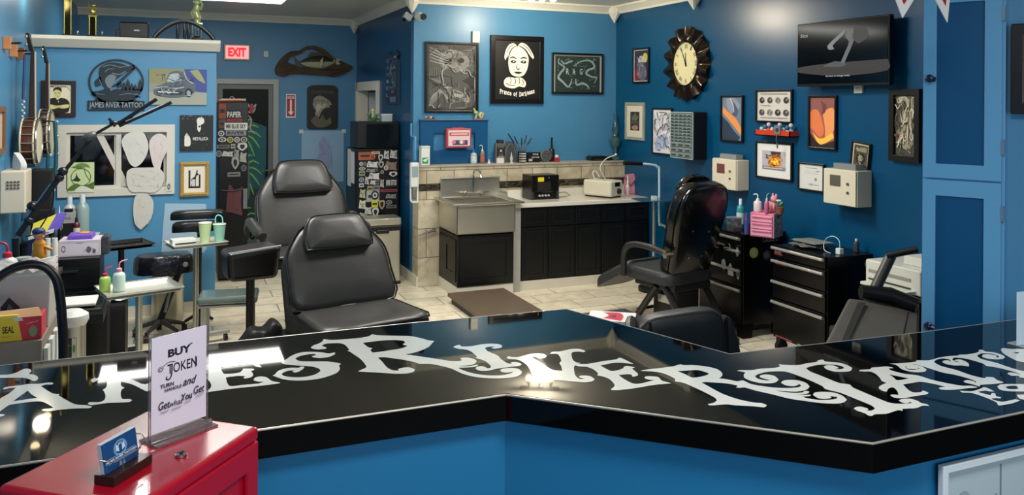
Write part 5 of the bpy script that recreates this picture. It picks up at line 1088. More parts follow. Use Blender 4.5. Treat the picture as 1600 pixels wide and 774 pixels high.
# DANIEL style vertical board on the side wall
s_, zb_, W_, H_ = wall_box('C', 603, 623, 79, 163, .02)
t = thing('vertical_board', 'narrow vertical board with stacked lettering and dark engraving on the side wall', 'sign', wall_pos('C', s_, zb_, .002), -pi/2)
g = G(); g.prism([[(a*W_, b*H_) for a, b in [(-.5,0),(.5,0),(.5,.8),(.36,.86),(.5,.9),(.3,.99),(-.1,.94),(-.3,1),(-.5,.94)]]], lambda a, b: (a, -.02, b), lambda a, b: (a, 0, b), mat('1E3850', .5)); ob('board', g, t, bev=.003)
g = G(); sh = [('text', '6D8698', ch, .16, .82-.13*i, .2, .07, .02) for i, ch in enumerate('DANIEL')] + rl(['4E6678', '8296A2'], 30, 41, .35, .92, .3, .88, .03, .25) + [('rect', '5C6E7C', (.4, .88, .04, .14)), ('rect', '7A3E50', (.5, .8, .2, .26))]
draw(g, sh, W_, H_, -.0205); ob('engraving', g, t)

# --- far door
door_fr = mat('8C8F8C', .4, .3)
g = G(); ring_box(g, .44, 1.31, -.06, 2.27, .075, YE-.03, YE+.06, door_fr); d1 = struct('door_1', g, bev=.003)
g = G(); ring_box(g, .52, 1.235, .01, 2.19, .06, YE+.0, YE+.04, mat('5E625F', .4, .3)); leaf = ob('door_leaf', g, d1)
def palm(cx, cy, R_, n, a0, a1, col='2E7A34'):
    out = []
    for i in range(n):
        a = a0+(a1-a0)*i/(n-1); tip = (cx+R_*cos(a), cy+R_*.36*sin(a)-R_*.08); mid = (cx+R_*.55*cos(a), cy+R_*.22*sin(a)+R_*.03)
        out += [('line', col, [(cx, cy), mid, tip], .075, 1), ('line', 'B8D8A8', [(cx, cy), mid, tip], .012, 1)]
    return out
gx0, gx1 = .575, 1.18
art = [('poly', '0E5560', [(.45,.35),(.9,.35),(.95,.75),(.5,.8)], 1), ('poly', '16332E', [(.5,.1),(.95,.1),(.95,.35),(.5,.3)], 1)] + palm(.42, .70, .42, 6, 1.0, -1.3) + palm(.42, .46, .44, 6, 1.0, -1.4) + palm(.42, .12, .4, 5, 1.0, -1.0, '24602C')
for i in range(6): art.append(('line', 'A9ABA8', [(.1+.05*i,.9),(.2+.07*i,.95-.02*i),(.32+.08*i,.9),(.3+.07*i,.84),(.42+.06*i,.82+.01*i)], .022, 1))
art += [('line', 'C8A0A4', [(.5,.84),(.62,.8),(.6,.74),(.7,.7)], .03, 1), ('rect', 'B8343E', (.58, .66, .84, .9)), ('poly', '5E6A66', [(.45,.5),(.58,.52),(.6,.3),(.5,.25)], 1)]
g = G(); g.bb(gx0, gx1, YE+.015, YE+.022, .07, 2.13, mat('0E1413', .3, spec=.12)); draw(g, art, gx1-gx0, 2.06, YE+.0148, x0=gx0, z0=.07, rough=.5); ob('door_glass', g, leaf, label='dark glass painted with palm leaves and tentacles')
g = G(); q = on(1, YE, 405, 265); g.tube([(1.2, YE+.0, q.z), (1.2, YE-.05, q.z), (1.08, YE-.055, q.z-.02)], .012, chrome, 8); ob('door_handle', g, leaf, smooth=True)
g = G(); g.bb(-.4, 2.2, YE+.3, YE+.34, 0, 2.6, mat('20302F', .7)); struct('wall_beyond_door', g)
# side doorway
g = G(); x = XC; 
for (y0, y1, z0, z1) in ((10.08, 10.2, 0, 2.24), (10.2, 11.42, 2.12, 2.24), (11.38, 11.485, 0, 2.24)): g.bb(x-.025, x+.14, y0, y1, z0, z1, white_trim)
d2 = struct('door_2', g)
g = G(); g.M = Matrix.Translation((XC+.15, 11.34, 0)) @ Matrix.Rotation(rad(-35), 4, 'Z'); g.bb(0, .72, -.02, .02, .01, 2.1, mat('BAC0C2', .5)); ob('door_leaf', g, d2)
g = G(); g.bb(XC+.6, XC+.64, 9.2, 12.2, 0, 2.6, mat('9AA0A2', .6)); g.bb(XC+.12, XC+.64, 12.16, 12.2, 0, 2.6, mat('9AA0A2', .6)); g.bb(XC+.12, XC+.64, 9.2, 9.24, 0, 2.6, mat('9AA0A2', .6)); struct('wall_store_room', g)

# --- stickered cabinet before the far door
STK = ['C8C8C2', 'B8B8B2', '8E8E8A', 'D6D6D0', 'A84838', '4E4E4C', 'C8BE5A', 'D0CCC0', '7A8A92', 'B0563A']
def stickers(region, items):    # items: (x0,x1,y0,y1,colour,style) in pixels of region (x0,y0,x1,y1)
    X0, Y0, X1, Y1 = region; out = []
    for i, it in enumerate(items):
        a, b, c, d, col = it[:5]; st_ = it[5] if len(it) > 5 else 'r'
        u0, u1, v0, v1 = (a-X0)/(X1-X0), (b-X0)/(X1-X0), 1-(d-Y0)/(Y1-Y0), 1-(c-Y0)/(Y1-Y0); cu, cv, ru, rv = (u0+u1)/2, (v0+v1)/2, (u1-u0)/2, (v1-v0)/2
        dkc = '1C1C1C' if col not in ('4E4E4C', '202020') else 'C8C8C2'
        if st_ == 'r': out += [('rect', col, (u0, u1, v0, v1)), ('rect', dkc, (u0+ru*.3, u1-ru*.3, cv-rv*.25, cv+rv*.25))]
        elif st_ == 'e': out += [('ell', col, (cu, cv, ru, rv)), ('ell', dkc, (cu, cv, ru*.6, rv*.6)), ('ell', col, (cu, cv, ru*.3, rv*.3))]
        elif st_ == 's': out += [('poly', col, [(cu, v0), (u0, cv), (u0+ru*.2, v1), (u1-ru*.2, v1), (u1, cv)], 1), ('poly', dkc, [(cu, v0+rv*.4), (cu-ru*.5, cv), (cu-ru*.4, v1-rv*.4), (cu+ru*.4, v1-rv*.4), (cu+ru*.5, cv)], 1)]
        elif st_ == 'b': out += [('poly', col, [(u0, v0+rv*.3), (u0+ru*.3, v1), (cu, v1-rv*.3), (u1, v1-rv*.1), (u1-ru*.2, cv), (u1, v0), (cu, v0+rv*.2)], 1)] + rl(dkc, 4, i, u0+ru*.3, u1-ru*.3, v0+rv*.3, v1-rv*.3, .012, ru)
        elif st_.startswith('t:'): out += [('rect', col, (u0, u1, v0, v1)), ('text', dkc if col != '202020' else 'D0D0CA', st_[2:], cu, cv, ru*1.7, rv*1.3, .03)]
    return out
s0, s1 = on(1, 9.3, 341, 300).x, on(1, 9.3, 387, 300).x; z1 = on(1, 9.3, 364, 160).z
t = thing('sticker_cabinet', 'tall black cabinet covered in stickers before the far door', 'cabinet', ((s0+s1)/2+.0, 9.3, 0)); W_ = s1-s0
g = G(); g.bb(-W_/2, W_/2, 0, .5, .03, z1, mat('0D0D0E', .35)); ob('body', g, t, bev=.006)
zz0 = on(1, 9.3, 364, 375).z
items = [(341,352,162,185,'9A4A2C'),(352,378,172,186,'202020','t:PAPER'),(354,378,186,190,'A82C34'),(341,352,187,200,'6A4A34'),(350,386,192,203,'DAD8D0','t:MR BLUE SKY'),(352,384,204,212,'8E8E9A','t:RIVER'),(340,350,204,213,'C8BDB2','e'),(340,353,214,222,'C8C8C2','e'),(354,364,214,223,'C4BA4E','e'),(365,374,214,223,'BFC0BA','e'),(375,386,214,223,'A0A090','e'),(338,358,226,232,'6A6A66'),(360,367,225,232,'A0A09A'),(370,386,224,236,'C8C8C2','s'),(337,346,235,245,'8E8E96','e'),(346,364,236,245,'C6C6C0','b'),(365,373,233,246,'9A9A94','b'),(374,385,238,255,'A8A8A2','b'),(361,373,246,265,'A0A29C','s'),(376,385,258,268,'6E6E6C','e'),(355,375,269,276,'7A7A76'),(353,379,289,338,'5E3438','b')]
g = G(); draw(g, stickers((341, 160, 387, 375), items), W_, z1-zz0, -.001, z0=zz0, rough=.5); ob('stickers', g, t)
g = G(); g.tube([(-W_*.4, -.02, zz0+.55), (0, -.03, zz0+.54), (W_*.48, -.02, zz0+.56)], .008, mat('15181A', .3), 8); g.bb(W_*.34, W_*.48, -.03, 0, zz0+.34, zz0+.56, mat('6E7678', .4)); ob('handle_bar', g, t)
# long item and sticks on top
t = thing('cabinet_top_tools', 'orange handled tools lying on the stickered cabinet', 'tools', ((s0+s1)/2, 9.42, z1+.001)); g = G(); g.cyl((-.15, 0, .015), (.1, 0, .02), .014, mat('A06038', .5)); ob('handle', g, t); g = G(); g.cyl((-.12, .06, .02), (.14, .03, .02), .02, mat('7A7C7A', .3, .7)); ob('shaft', g, t)
# --- fridge, microwave, plant, trash bin
def fridge():
    F0 = 9.0; x0 = on(1, F0, 557, 290).x; x1 = XC-.02; z1 = on(1, F0, 590, 233).z; t = thing('fridge', 'black fridge covered in stickers beneath the microwave', 'fridge', ((x0+x1)/2, F0, 0)); W = x1-x0
    bm_ = mat('0E0D0E', .3); g = G(); g.bb(-W/2, W/2, .05, .6, .03, z1, bm_); ob('body', g, t, bev=.006)
    zd = on(1, F0, 590, 295).z
    g = G(); g.bb(-W/2, W/2, 0, .048, .06, z1-.005, bm_); ob('door', g, t, bev=.008)
    reg = (557, 233, 630, 350); zb = on(1, F0, 590, 350).z; q = lambda a, b, c, d, *r: ((330+a/3.87), (330+b/3.87), (180+c/3.87), (180+d/3.87)) + r
    it = [q(890,975,222,270,'9A5234'),q(975,1030,220,235,'C8B48A'),q(965,1000,232,268,'B8603A','e'),q(1020,1050,240,280,'B0B0AA','s'),q(1055,1090,212,270,'BDBDB8','b'),q(1095,1145,210,268,'B6B2B0','b'),
          q(895,920,280,305,'C0BEB4','e'),q(922,940,280,305,'8A8A84','e'),q(942,1018,278,318,'D2CEC4','b'),q(1020,1055,282,320,'A8A8A2','s'),q(1062,1145,280,338,'8A7264','b'),q(1055,1085,305,335,'C4C4C0','e'),
          q(893,935,310,332,'B0AEA8','e'),q(893,932,335,365,'7E8A6A','r'),q(938,1000,322,345,'8E8E90','b'),q(1000,1018,322,340,'6E6A68','e'),q(955,1028,346,390,'CDCDC8','b'),q(1032,1056,332,356,'8E8E8A','e'),q(1090,1145,345,375,'C8C6C0','s'),
          q(892,926,372,402,'8E9AA0','e'),q(930,958,365,420,'B2B2A8','b'),q(965,1000,390,420,'D0D0CA','b'),q(1000,1025,392,420,'6A625E','r'),q(1030,1056,385,440,'A8A49E','b'),q(1065,1145,385,436,'202020','t:RIVER TATTOO'),
          q(892,924,408,432,'A4ACB0','r'),q(945,980,425,460,'8C8A60','r'),q(982,1028,424,455,'7A7A78','r'),q(1032,1145,448,466,'7A3440','r'),q(895,935,440,500,'A8AA8A','b'),q(940,1025,455,522,'9FA39E','r'),q(970,1022,455,510,'202020','e'),
          q(1065,1140,478,508,'8A8A88','b'),q(890,938,505,565,'C0C4A8','b'),q(974,1016,512,556,'C8C43A','r'),q(1022,1062,516,570,'A89474','s'),q(1068,1110,515,542,'8A8A90','e'),q(1070,1138,545,565,'6E6E6C','r'),q(928,975,548,598,'C4C4BE','b'),q(978,1020,560,615,'CACAC4','s'),q(890,948,580,635,'9FA09A','b')]
    g = G(); draw(g, stickers(reg, it), W*1.0, z1-zb, -.001, z0=zb, rough=.5); ob('stickers', g, t)
    g = G(); g.bb(-W/2-.002, -W/2, .12, .4, z1-.4, z1-.04, mat('C2C4C4', .6)); g.bb(-W/2-.004, -W/2-.002, .3, .5, z1-.45, z1-.02, mat('B4B8B8', .6)); ob('taped_papers', g, t, label='white papers on the fridge side')
    g = G(); g.bb(-W/2+.0, W/2, .0, .02, zd-.006, zd, mat('2A2A2A', .3)); ob('door_handle', g, t)
    # microwave
    m = thing('microwave', 'black microwave oven standing on the stickered fridge', 'microwave', ((x0+x1)/2+.01, F0+.05, z1+.001), 0); w_ = W*.98; h = on(1, F0, 590, 191).z-z1
    g = G(); g.bb(-w_/2, w_/2, 0, .4, .008, h, mat('0A0B0C', .35)); 
    for a in (-.2, .2):
        for b in (.05, .35): g.cyl((a, b, 0), (a, b, .012), .015, mat('101010', .6), n=8)
    ob('case', g, m, bev=.004)
    g = G(); g.bb(-w_*.28, w_*.47, -.012, 0, .02, h-.02, mat('050607', .15)); ob('door', g, m, bev=.004)
    g = G(); g.bb(-w_*.48, -w_*.3, -.006, 0, .02, h-.02, mat('15171A', .3)); ob('control_panel', g, m)
    # ornament and box above
    v = thing('flower_ornament', 'small yellow figure in green leaves on the microwave', 'ornament', ((x0+x1)/2-.02, F0+.2, z1+h+.002), 0)
    g = G(); r = random.Random(4)
    g.lathe([(.035, 0), (.045, .02), (.03, .045)], mat('4C6A4C', .5), (0, 0, 0), 12)
    for i in range(30):
        a = r.uniform(0, 6.28); q_ = Vector((cos(a)*r.uniform(.02, .07), sin(a)*r.uniform(.02, .05), r.uniform(.02, .09))); g.ell(tuple(q_), (.014, .004, .02), mat(r.choice(['4E7A5A', '7FA08A', '2F5A44']), .5), 6, 4, rz=a, rx=r.uniform(-1, 1))
    ob('leaves', g, v); g = G(); g.lathe([(.014, .04), (.016, .09), (.008, .115)], mat('C8C06A', .5), (0, 0, 0), 10); g.ell((0, 0, .13), (.018, .018, .02), mat('D8D27A', .5), 10, 6); ob('figure', g, v, smooth=True)
    g = G(); g.bb(-.06, .06, -.04, .04, 0, .09, mat('B9C2C4', .5)); g.bb(-.062, .062, -.042, .042, .07, .09, mat('D2D6D6', .5)); o = ob('white_box', g, bev=.003); o.location = ((x0+x1)/2+.14, F0+.2, z1+h+.002); tag(o, 'small white box beside the leafy ornament on the microwave', 'box')
fridge()
def trash():
    p, k = spot(597, 446, 0.0); x0, x1 = 565, 628; t = thing('trash_bin', 'tall rectangular stainless trash bin with black band in front of the fridge', 'trash bin', (p.x, p.y+.13, 0), 0)
    W = (x1-x0)*k*.97; zt = .70+.0; D = .26
    zt = on(1, p.y, 597, 341).z
    g = G(); g.bb(-W/2+.01, W/2-.01, -D/2, D/2, .02, zt*.84, steel); ob('body', g, t, bev=.02, seg=4)
    g = G(); g.bb(-W/2+.004, W/2-.004, -D/2-.006, D/2+.006, 0, .035, mat('0C0C0C', .5)); ob('base', g, t, bev=.01)
    g = G(); g.bb(-W/2+.002, W/2-.002, -D/2-.006, D/2+.006, zt*.80, zt*.88, mat('0C0C0C', .4)); g.bb(-.07, .07, -D/2-.03, -D/2, zt*.77, zt*.83, mat('0C0C0C', .4)); ob('black_collar', g, t, bev=.008)
    g = G(); g.bb(-W/2, W/2, -D/2-.008, D/2+.008, zt*.88, zt, steel); ob('lid', g, t, bev=.02, seg=4)
trash()

# --- things on top of the partition (its ledge is at PT + 0.10)
PZ = PT+.101
def trophy(px, top, lab, kind, cup=False, x_w=.12):
    x = wall_at('A', px, 40, -.04)[0]; t = thing('trophy', lab, 'trophy', (x, YA+.045, PZ), 0)
    gold = mat('A89A4E', .25, .8); dk = mat('0C0C0C', .3); k = .0061; g = G()
    g.bb(-.045, .045, -.04, .04, 0, .018, dk); g.bb(.045, .1, -.03, .03, 0, .01, dk); ob('base', g, t, bev=.002)
    if kind == 'column':
        g = G(); g.box((0, 0, .018+top/2), (.05, .05, top), mat('2E2C16', .12, .9)); 
        for s in (-1, 1): g.cyl((s*.026, -.026, .018), (s*.026, -.026, .018+top), .005, gold)
        ob('column', g, t, bev=.002)
    g = G(); z = .018+(top if kind == 'column' else .02); g.bb(-.035, .035, -.03, .03, z, z+.014, gold)
    g.ell((0, 0, z+.05), (.022, .016, .04), gold, 10, 8); g.ell((.004, 0, z+.105), (.014, .014, .016), gold, 10, 8); g.tube([(-.01, 0, z+.07), (-.035, -.01, z+.09), (-.03, -.02, z+.12)], .008, gold, 6); g.tube([(.01, 0, z+.07), (.035, -.01, z+.06)], .008, gold, 6); g.tube([(-.008, 0, z+.03), (-.02, 0, z+.01)], .009, gold, 6); ob('figure', g, t, smooth=True)
    g = G(); g.ell((.075, 0, .035), (.008, .008, .025), chrome, 8, 6); ob('side_ornament', g, t, smooth=True)
trophy(106, .34, 'tall gold column trophy, leftmost on the white ledge', 'column'); trophy(145, .165, 'shorter gold column trophy, second on the white ledge', 'column')
x = wall_at('A', 308, 30, -.04)[0]; t = thing('award_statue', 'pale green gold award statue behind the black arch', 'trophy', (x, YA+.12, PZ), 0)
gm = mat('B8C08A', .3, .4)
g = G(); g.lathe([(.05, 0), (.05, .03), (.03, .05)], mat('2A2A20', .3), (0, 0, 0), 16); 
for i in range(4): g.cyl((.025*(i-1.5), 0, .03), (.025*(i-1.5), 0, .16), .006, chrome)
g.bb(-.05, .05, -.03, .03, .16, .175, gm); ob('stand', g, t)
g = G(); g.tube(curve_pts([(0, 0, .175), (.01, 0, .22), (-.01, 0, .28), (.005, 0, .34)], 4), [.028]*4+[.036]*5+[.03]*4, gm, 10); g.ell((0, 0, .37), (.03, .03, .035), gm); g.tube(curve_pts([(-.03, 0, .3), (-.05, -.01, .26), (-.03, -.02, .22)], 4), .01, gm, 8); g.tube(curve_pts([(.03, 0, .3), (.045, -.01, .35), (.02, -.02, .38)], 4), .01, gm, 8); ob('figure', g, t, smooth=True)
s_, zb_, W_, H_ = wall_box('A', 181, 233, 27, 53, -.05)
t = thing('amplifier_case', 'small black boxy speaker case on the white ledge', 'speaker', (s_, YA+.045, PZ), 0); g = G()
g.bb(-W_/2+.03, W_/2, -.05, .07, 0, H_, mat('08090A', .4)); ob('cabinet', g, t, bev=.015); g = G(); g.bb(-W_/2, -W_/2+.04, -.045, .06, 0, H_*.55, mat('0B0C0E', .4)); ob('side_grip', g, t, bev=.01); g = G(); g.bb(W_*.05, W_*.22, -.053, -.05, H_*.44, H_*.52, mat('B5B8BA', .4)); ob('badge', g, t)
def arch():
    s, zb, W, Hh = wall_box('A', 240, 335, 34, 62, -.03); t = thing('black_arch', 'black half round headboard arch with three spindles on the white ledge', 'arch', (s, YA+.0, PZ), 0)
    dk = mat('0B0D10', .25); H1 = .165; W1 = W*.98; g = G()
    g.tube([(-W1/2+W1*i/20, -.02, .008+H1*math.pow(sin(pi*i/20), .8)) for i in range(21)], .02, dk, 10); ob('arched_rim', g, t, smooth=True)
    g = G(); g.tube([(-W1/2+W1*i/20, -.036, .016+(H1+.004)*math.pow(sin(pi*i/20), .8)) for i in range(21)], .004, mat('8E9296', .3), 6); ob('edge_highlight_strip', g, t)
    for x in (-.06, .0, .035):
        g = G(); g.tube([(x, -.02, 0), (x+.004, -.02, H1*.45), (x, -.02, H1*.98)], [.01, .018, .01], dk, 10); ob('spindle', g, t, smooth=True)
arch()

# ================================================================== CHAIRS
vinyl = mat('2B2B29', .38, noise=.1, nscale=6, bump=.04, bscale=40); vinyl_d = mat('0C0C0C', .3, noise=.1); pipe_m = mat('0A0A0A', .3)
frame_b = mat('101010', .4); frame_g = mat('8E8E8A', .35, .6)
def cushion(prof, th, f, m, g=None, bulge=.5):
    # prof: list of (x, s) outline going round; f(x, s, d) -> 3D. front face domed by an inset ring
    g = g or G(); n = len(prof); cx = sum(p[0] for p in prof)/n; cs = sum(p[1] for p in prof)/n
    rings = [(1.0, 0.0), (1.0, th*.55), (.97, th*.85), (.88, th), (.5, th*1.06)]
    vs = []; fs = []
    for sc, d in rings: vs += [f(cx+(p[0]-cx)*sc, cs+(p[1]-cs)*sc, d) for p in prof]
    for j in range(len(rings)-1): fs += [(j*n+i, j*n+(i+1) % n, (j+1)*n+(i+1) % n, (j+1)*n+i) for i in range(n)]
    vs.append(f(cx, cs, th*1.08)); e = len(vs)-1; o = (len(rings)-1)*n
    fs += [(o+i, o+(i+1) % n, e) for i in range(n)]; fs.append(tuple(range(n-1, -1, -1)))
    g.add(vs, fs, m); return g
def massage_chair(label, loc, rz, zs, L, th_deg, seatL=.5, arms=True):
    t = thing('tattoo_chair', label, 'tattoo chair', (loc[0], loc[1], 0), rz)
    a = rad(th_deg)
    def fb(x, s, d): return (x, s*sin(a) - d*cos(a), zs + s*cos(a) + d*sin(a))   # back rest plane, front towards -y
    back = smooth_loop([(-.35, 0), (-.37, L*.35), (-.36, L*.62), (-.30, L*.80), (-.22, L*.95), (-.12, L), (.12, L), (.22, L*.95), (.30, L*.80), (.36, L*.62), (.37, L*.35), (.35, 0), (0, -.01)], 3)
    g = cushion(back, .09, fb, vinyl); bk = ob('backrest', g, t, smooth=True, ang=60)
    g = G(); g.tube([fb(x, s, .075) for x, s in back], .007, pipe_m, 6, closed=True); ob('piping', g, bk, smooth=True)
    g = G(); pl = smooth_loop([(-.235, L*.64), (-.24, L*.78), (-.19, L*1.0), (-.12, L*1.04), (.12, L*1.04), (.19, L*1.0), (.24, L*.78), (.235, L*.64), (0, L*.63)], 3)
    cushion(pl, .08, lambda x, s, d: fb(x, s, d+.085), vinyl, g); pw = ob('head_pillow', g, t, smooth=True, ang=60)
    g = G(); g.tube([fb(x, s, .15) for x, s in pl], .005, pipe_m, 6, closed=True); ob('piping', g, pw, smooth=True)
    g = G(); g.tube([fb(x, L*.64+.012, .07) for x in (-.22, 0, .22)], .018, pipe_m, 8); ob('strap', g, pw, smooth=True)
    seat = smooth_loop([(-.36, 0), (-.37, -seatL*.5), (-.35, -seatL), (0, -seatL-.02), (.35, -seatL), (.37, -seatL*.5), (.36, 0), (0, .02)], 3)
    g = cushion(seat, .10, lambda x, s, d: (x, s-.02, zs-.07+d), vinyl); st = ob('seat', g, t, smooth=True, ang=60)
    g = G(); g.tube([(x, s-.02, zs+.01) for x, s in seat], .007, pipe_m, 6, closed=True); ob('piping', g, st, smooth=True)
    leg = smooth_loop([(-.33, 0), (-.33, -.5), (0, -.52), (.33, -.5), (.33, 0), (0, .01)], 3)
    if arms: a = rad(75)
    g = cushion(leg, .08, lambda x, s, d: (x, -seatL-.04+s*cos(a), zs-.09+s*sin(a)*.8+d), vinyl); ob('leg_rest', g, t, smooth=True, ang=60)
    g = G(); g.bb(-.25, .25, -seatL*.9, .05, zs-.12, zs-.07, frame_b); g.bb(-.16, .16, -seatL*.75, -.02, .12, zs-.12, frame_b); ob('column', g, t, bev=.01)
    g = G(); g.bb(-.3, .3, -seatL*1.1, .2, .04, .10, frame_b); ob('base', g, t, bev=.01)
    if arms:
        for s_ in (-1, 1):
            g = G(); g.tube(curve_pts([(s_*.42, -.3, zs+.16), (s_*.42, -.1, zs+.19), (s_*.42, .06, zs+.22), (s_*.41, .12, zs+.1)], 4), [.03]+[.042]*10+[.035, .03], vinyl, 10); ob('armrest', g, t, smooth=True)
            g = G(); g.tube([(s_*.40, -.12, zs-.06), (s_*.42, -.12, zs+.15)], .014, frame_g, 8); ob('arm_post', g, t)
    return t
massage_chair('dark grey vinyl tattoo chair nearest the counter, its back facing up with a head pillow', (1.05, 5.42), rad(13), .60, .585, 29, .52, arms=False)
massage_chair('dark grey vinyl tattoo chair standing behind the nearest one, raised higher', (.97, 6.66), rad(10), .80, .66, 22, .42, arms=True)
# black vinyl side pad in front of the rear chair
def pad_stool():
    p = on(1, 5.92, 396, 440); z0 = p.z; z1 = on(1, 5.92, 396, 387).z; t = thing('padded_stool', 'shiny black padded stool block beside the two grey chairs', 'stool', (p.x-.01, 6.05, 0), rad(8))
    g = G(); g.hexa([(-.17, -.12, z0), (.17, -.12, z0), (.17, .12, z0), (-.17, .12, z0)], [(-.19, -.14, z1-.03), (.19, -.14, z1), (.19, .14, z1), (-.19, .14, z1-.03)], vinyl_d); ob('seat', g, t, bev=.04, seg=4)
    g = G(); g.tube([(-.18, -.145, z1-.025), (.0, -.148, z1-.012), (.18, -.145, z1)], .006, mat('8A8C8C', .2), 6); ob('piping', g, t)
    g = G(); g.cyl((0, 0, .12), (0, 0, z0), .03, frame_b); ob('gas_column', g, t)
    for i in range(5):
        a = i*2*pi/5; g = G(); g.tube([(0, 0, .13), (.26*cos(a), .26*sin(a), .08)], [.024, .014], frame_b, 8); l = ob('base_leg', g, t, smooth=True)
        g = G(); g.cyl((.26*cos(a)-.0, .26*sin(a)-.012, .03), (.26*cos(a), .26*sin(a)+.012, .03), .03, frame_b, n=12); g.cyl((.26*cos(a), .26*sin(a), .04), (.26*cos(a), .26*sin(a), .085), .008, frame_b); ob('caster', g, l)
pad_stool()
# rolled black bag / dark chair parts beneath
def black_bag():
    p = on(2, .42, 410, 505); t = thing('black_bag', 'slumped black bag on a folding stand beside the nearest tattoo chair', 'bag', (.50, 5.52, 0), rad(5))
    g = G(); lpz = smooth_loop([(-.19, .30), (-.17, .37), (-.10, .40), (-.03, .48), (.05, .47), (.11, .52), (.17, .47), (.17, .30), (.05, .25), (-.1, .27)], 3)
    cushion(lpz, .13, lambda x, s, d: (x, .1-d, s), mat('0B0B0C', .5, bump=.5, bscale=12), g); ob('body', g, t, smooth=True, ang=60)
    g = G(); g.tube(curve_pts([(-.15, -.12, .36), (0, -.13, .40), (.15, -.12, .40)], 5), .008, mat('3E4042', .3), 6); ob('strap', g, t)
    for s_ in (-1, 1):
        g = G(); g.tube([(s_*.14, -.05, .27), (-s_*.12, -.03, .0)], .012, frame_b, 8); g.tube([(s_*.14, .06, .27), (-s_*.12, .06, .0)], .012, frame_b, 8); ob('cross_leg', g, t)
    g = G(); g.tube([(-.14, 0, .262), (.14, 0, .262)], .012, frame_b, 8); ob('rail', g, t)
black_bag()
# small green padded table
def green_table():
    t = thing('green_padded_stool', 'small grey green vinyl topped stool on flat metal legs', 'stool', (.385, 6.56, 0), rad(-8)); z = .50
    g = G(); g.bb(-.22, .22, -.15, .15, z-.06, z, mat('5C6A64', .22, noise=.15, nscale=10, bump=.25, bscale=18, coat=.4)); ob('seat', g, t, bev=.025, seg=4)
    g = G(); ring_box(g, -.2, .2, z-.061, z-.06+.0, .0, -.1, .1, frame_g) if False else g.bb(-.2, .2, -.15, .15, z-.075, z-.061, frame_g); ob('seat_frame', g, t)
    for x, y in ((-.17, -.11), (.17, -.11), (-.17, .11), (.17, .11)):
        g = G(); g.bb(x-.02, x+.02, y-.006, y+.006, 0, z-.075, mat('A9A8A0', .35, .5)); ob('leg', g, t)
green_table()
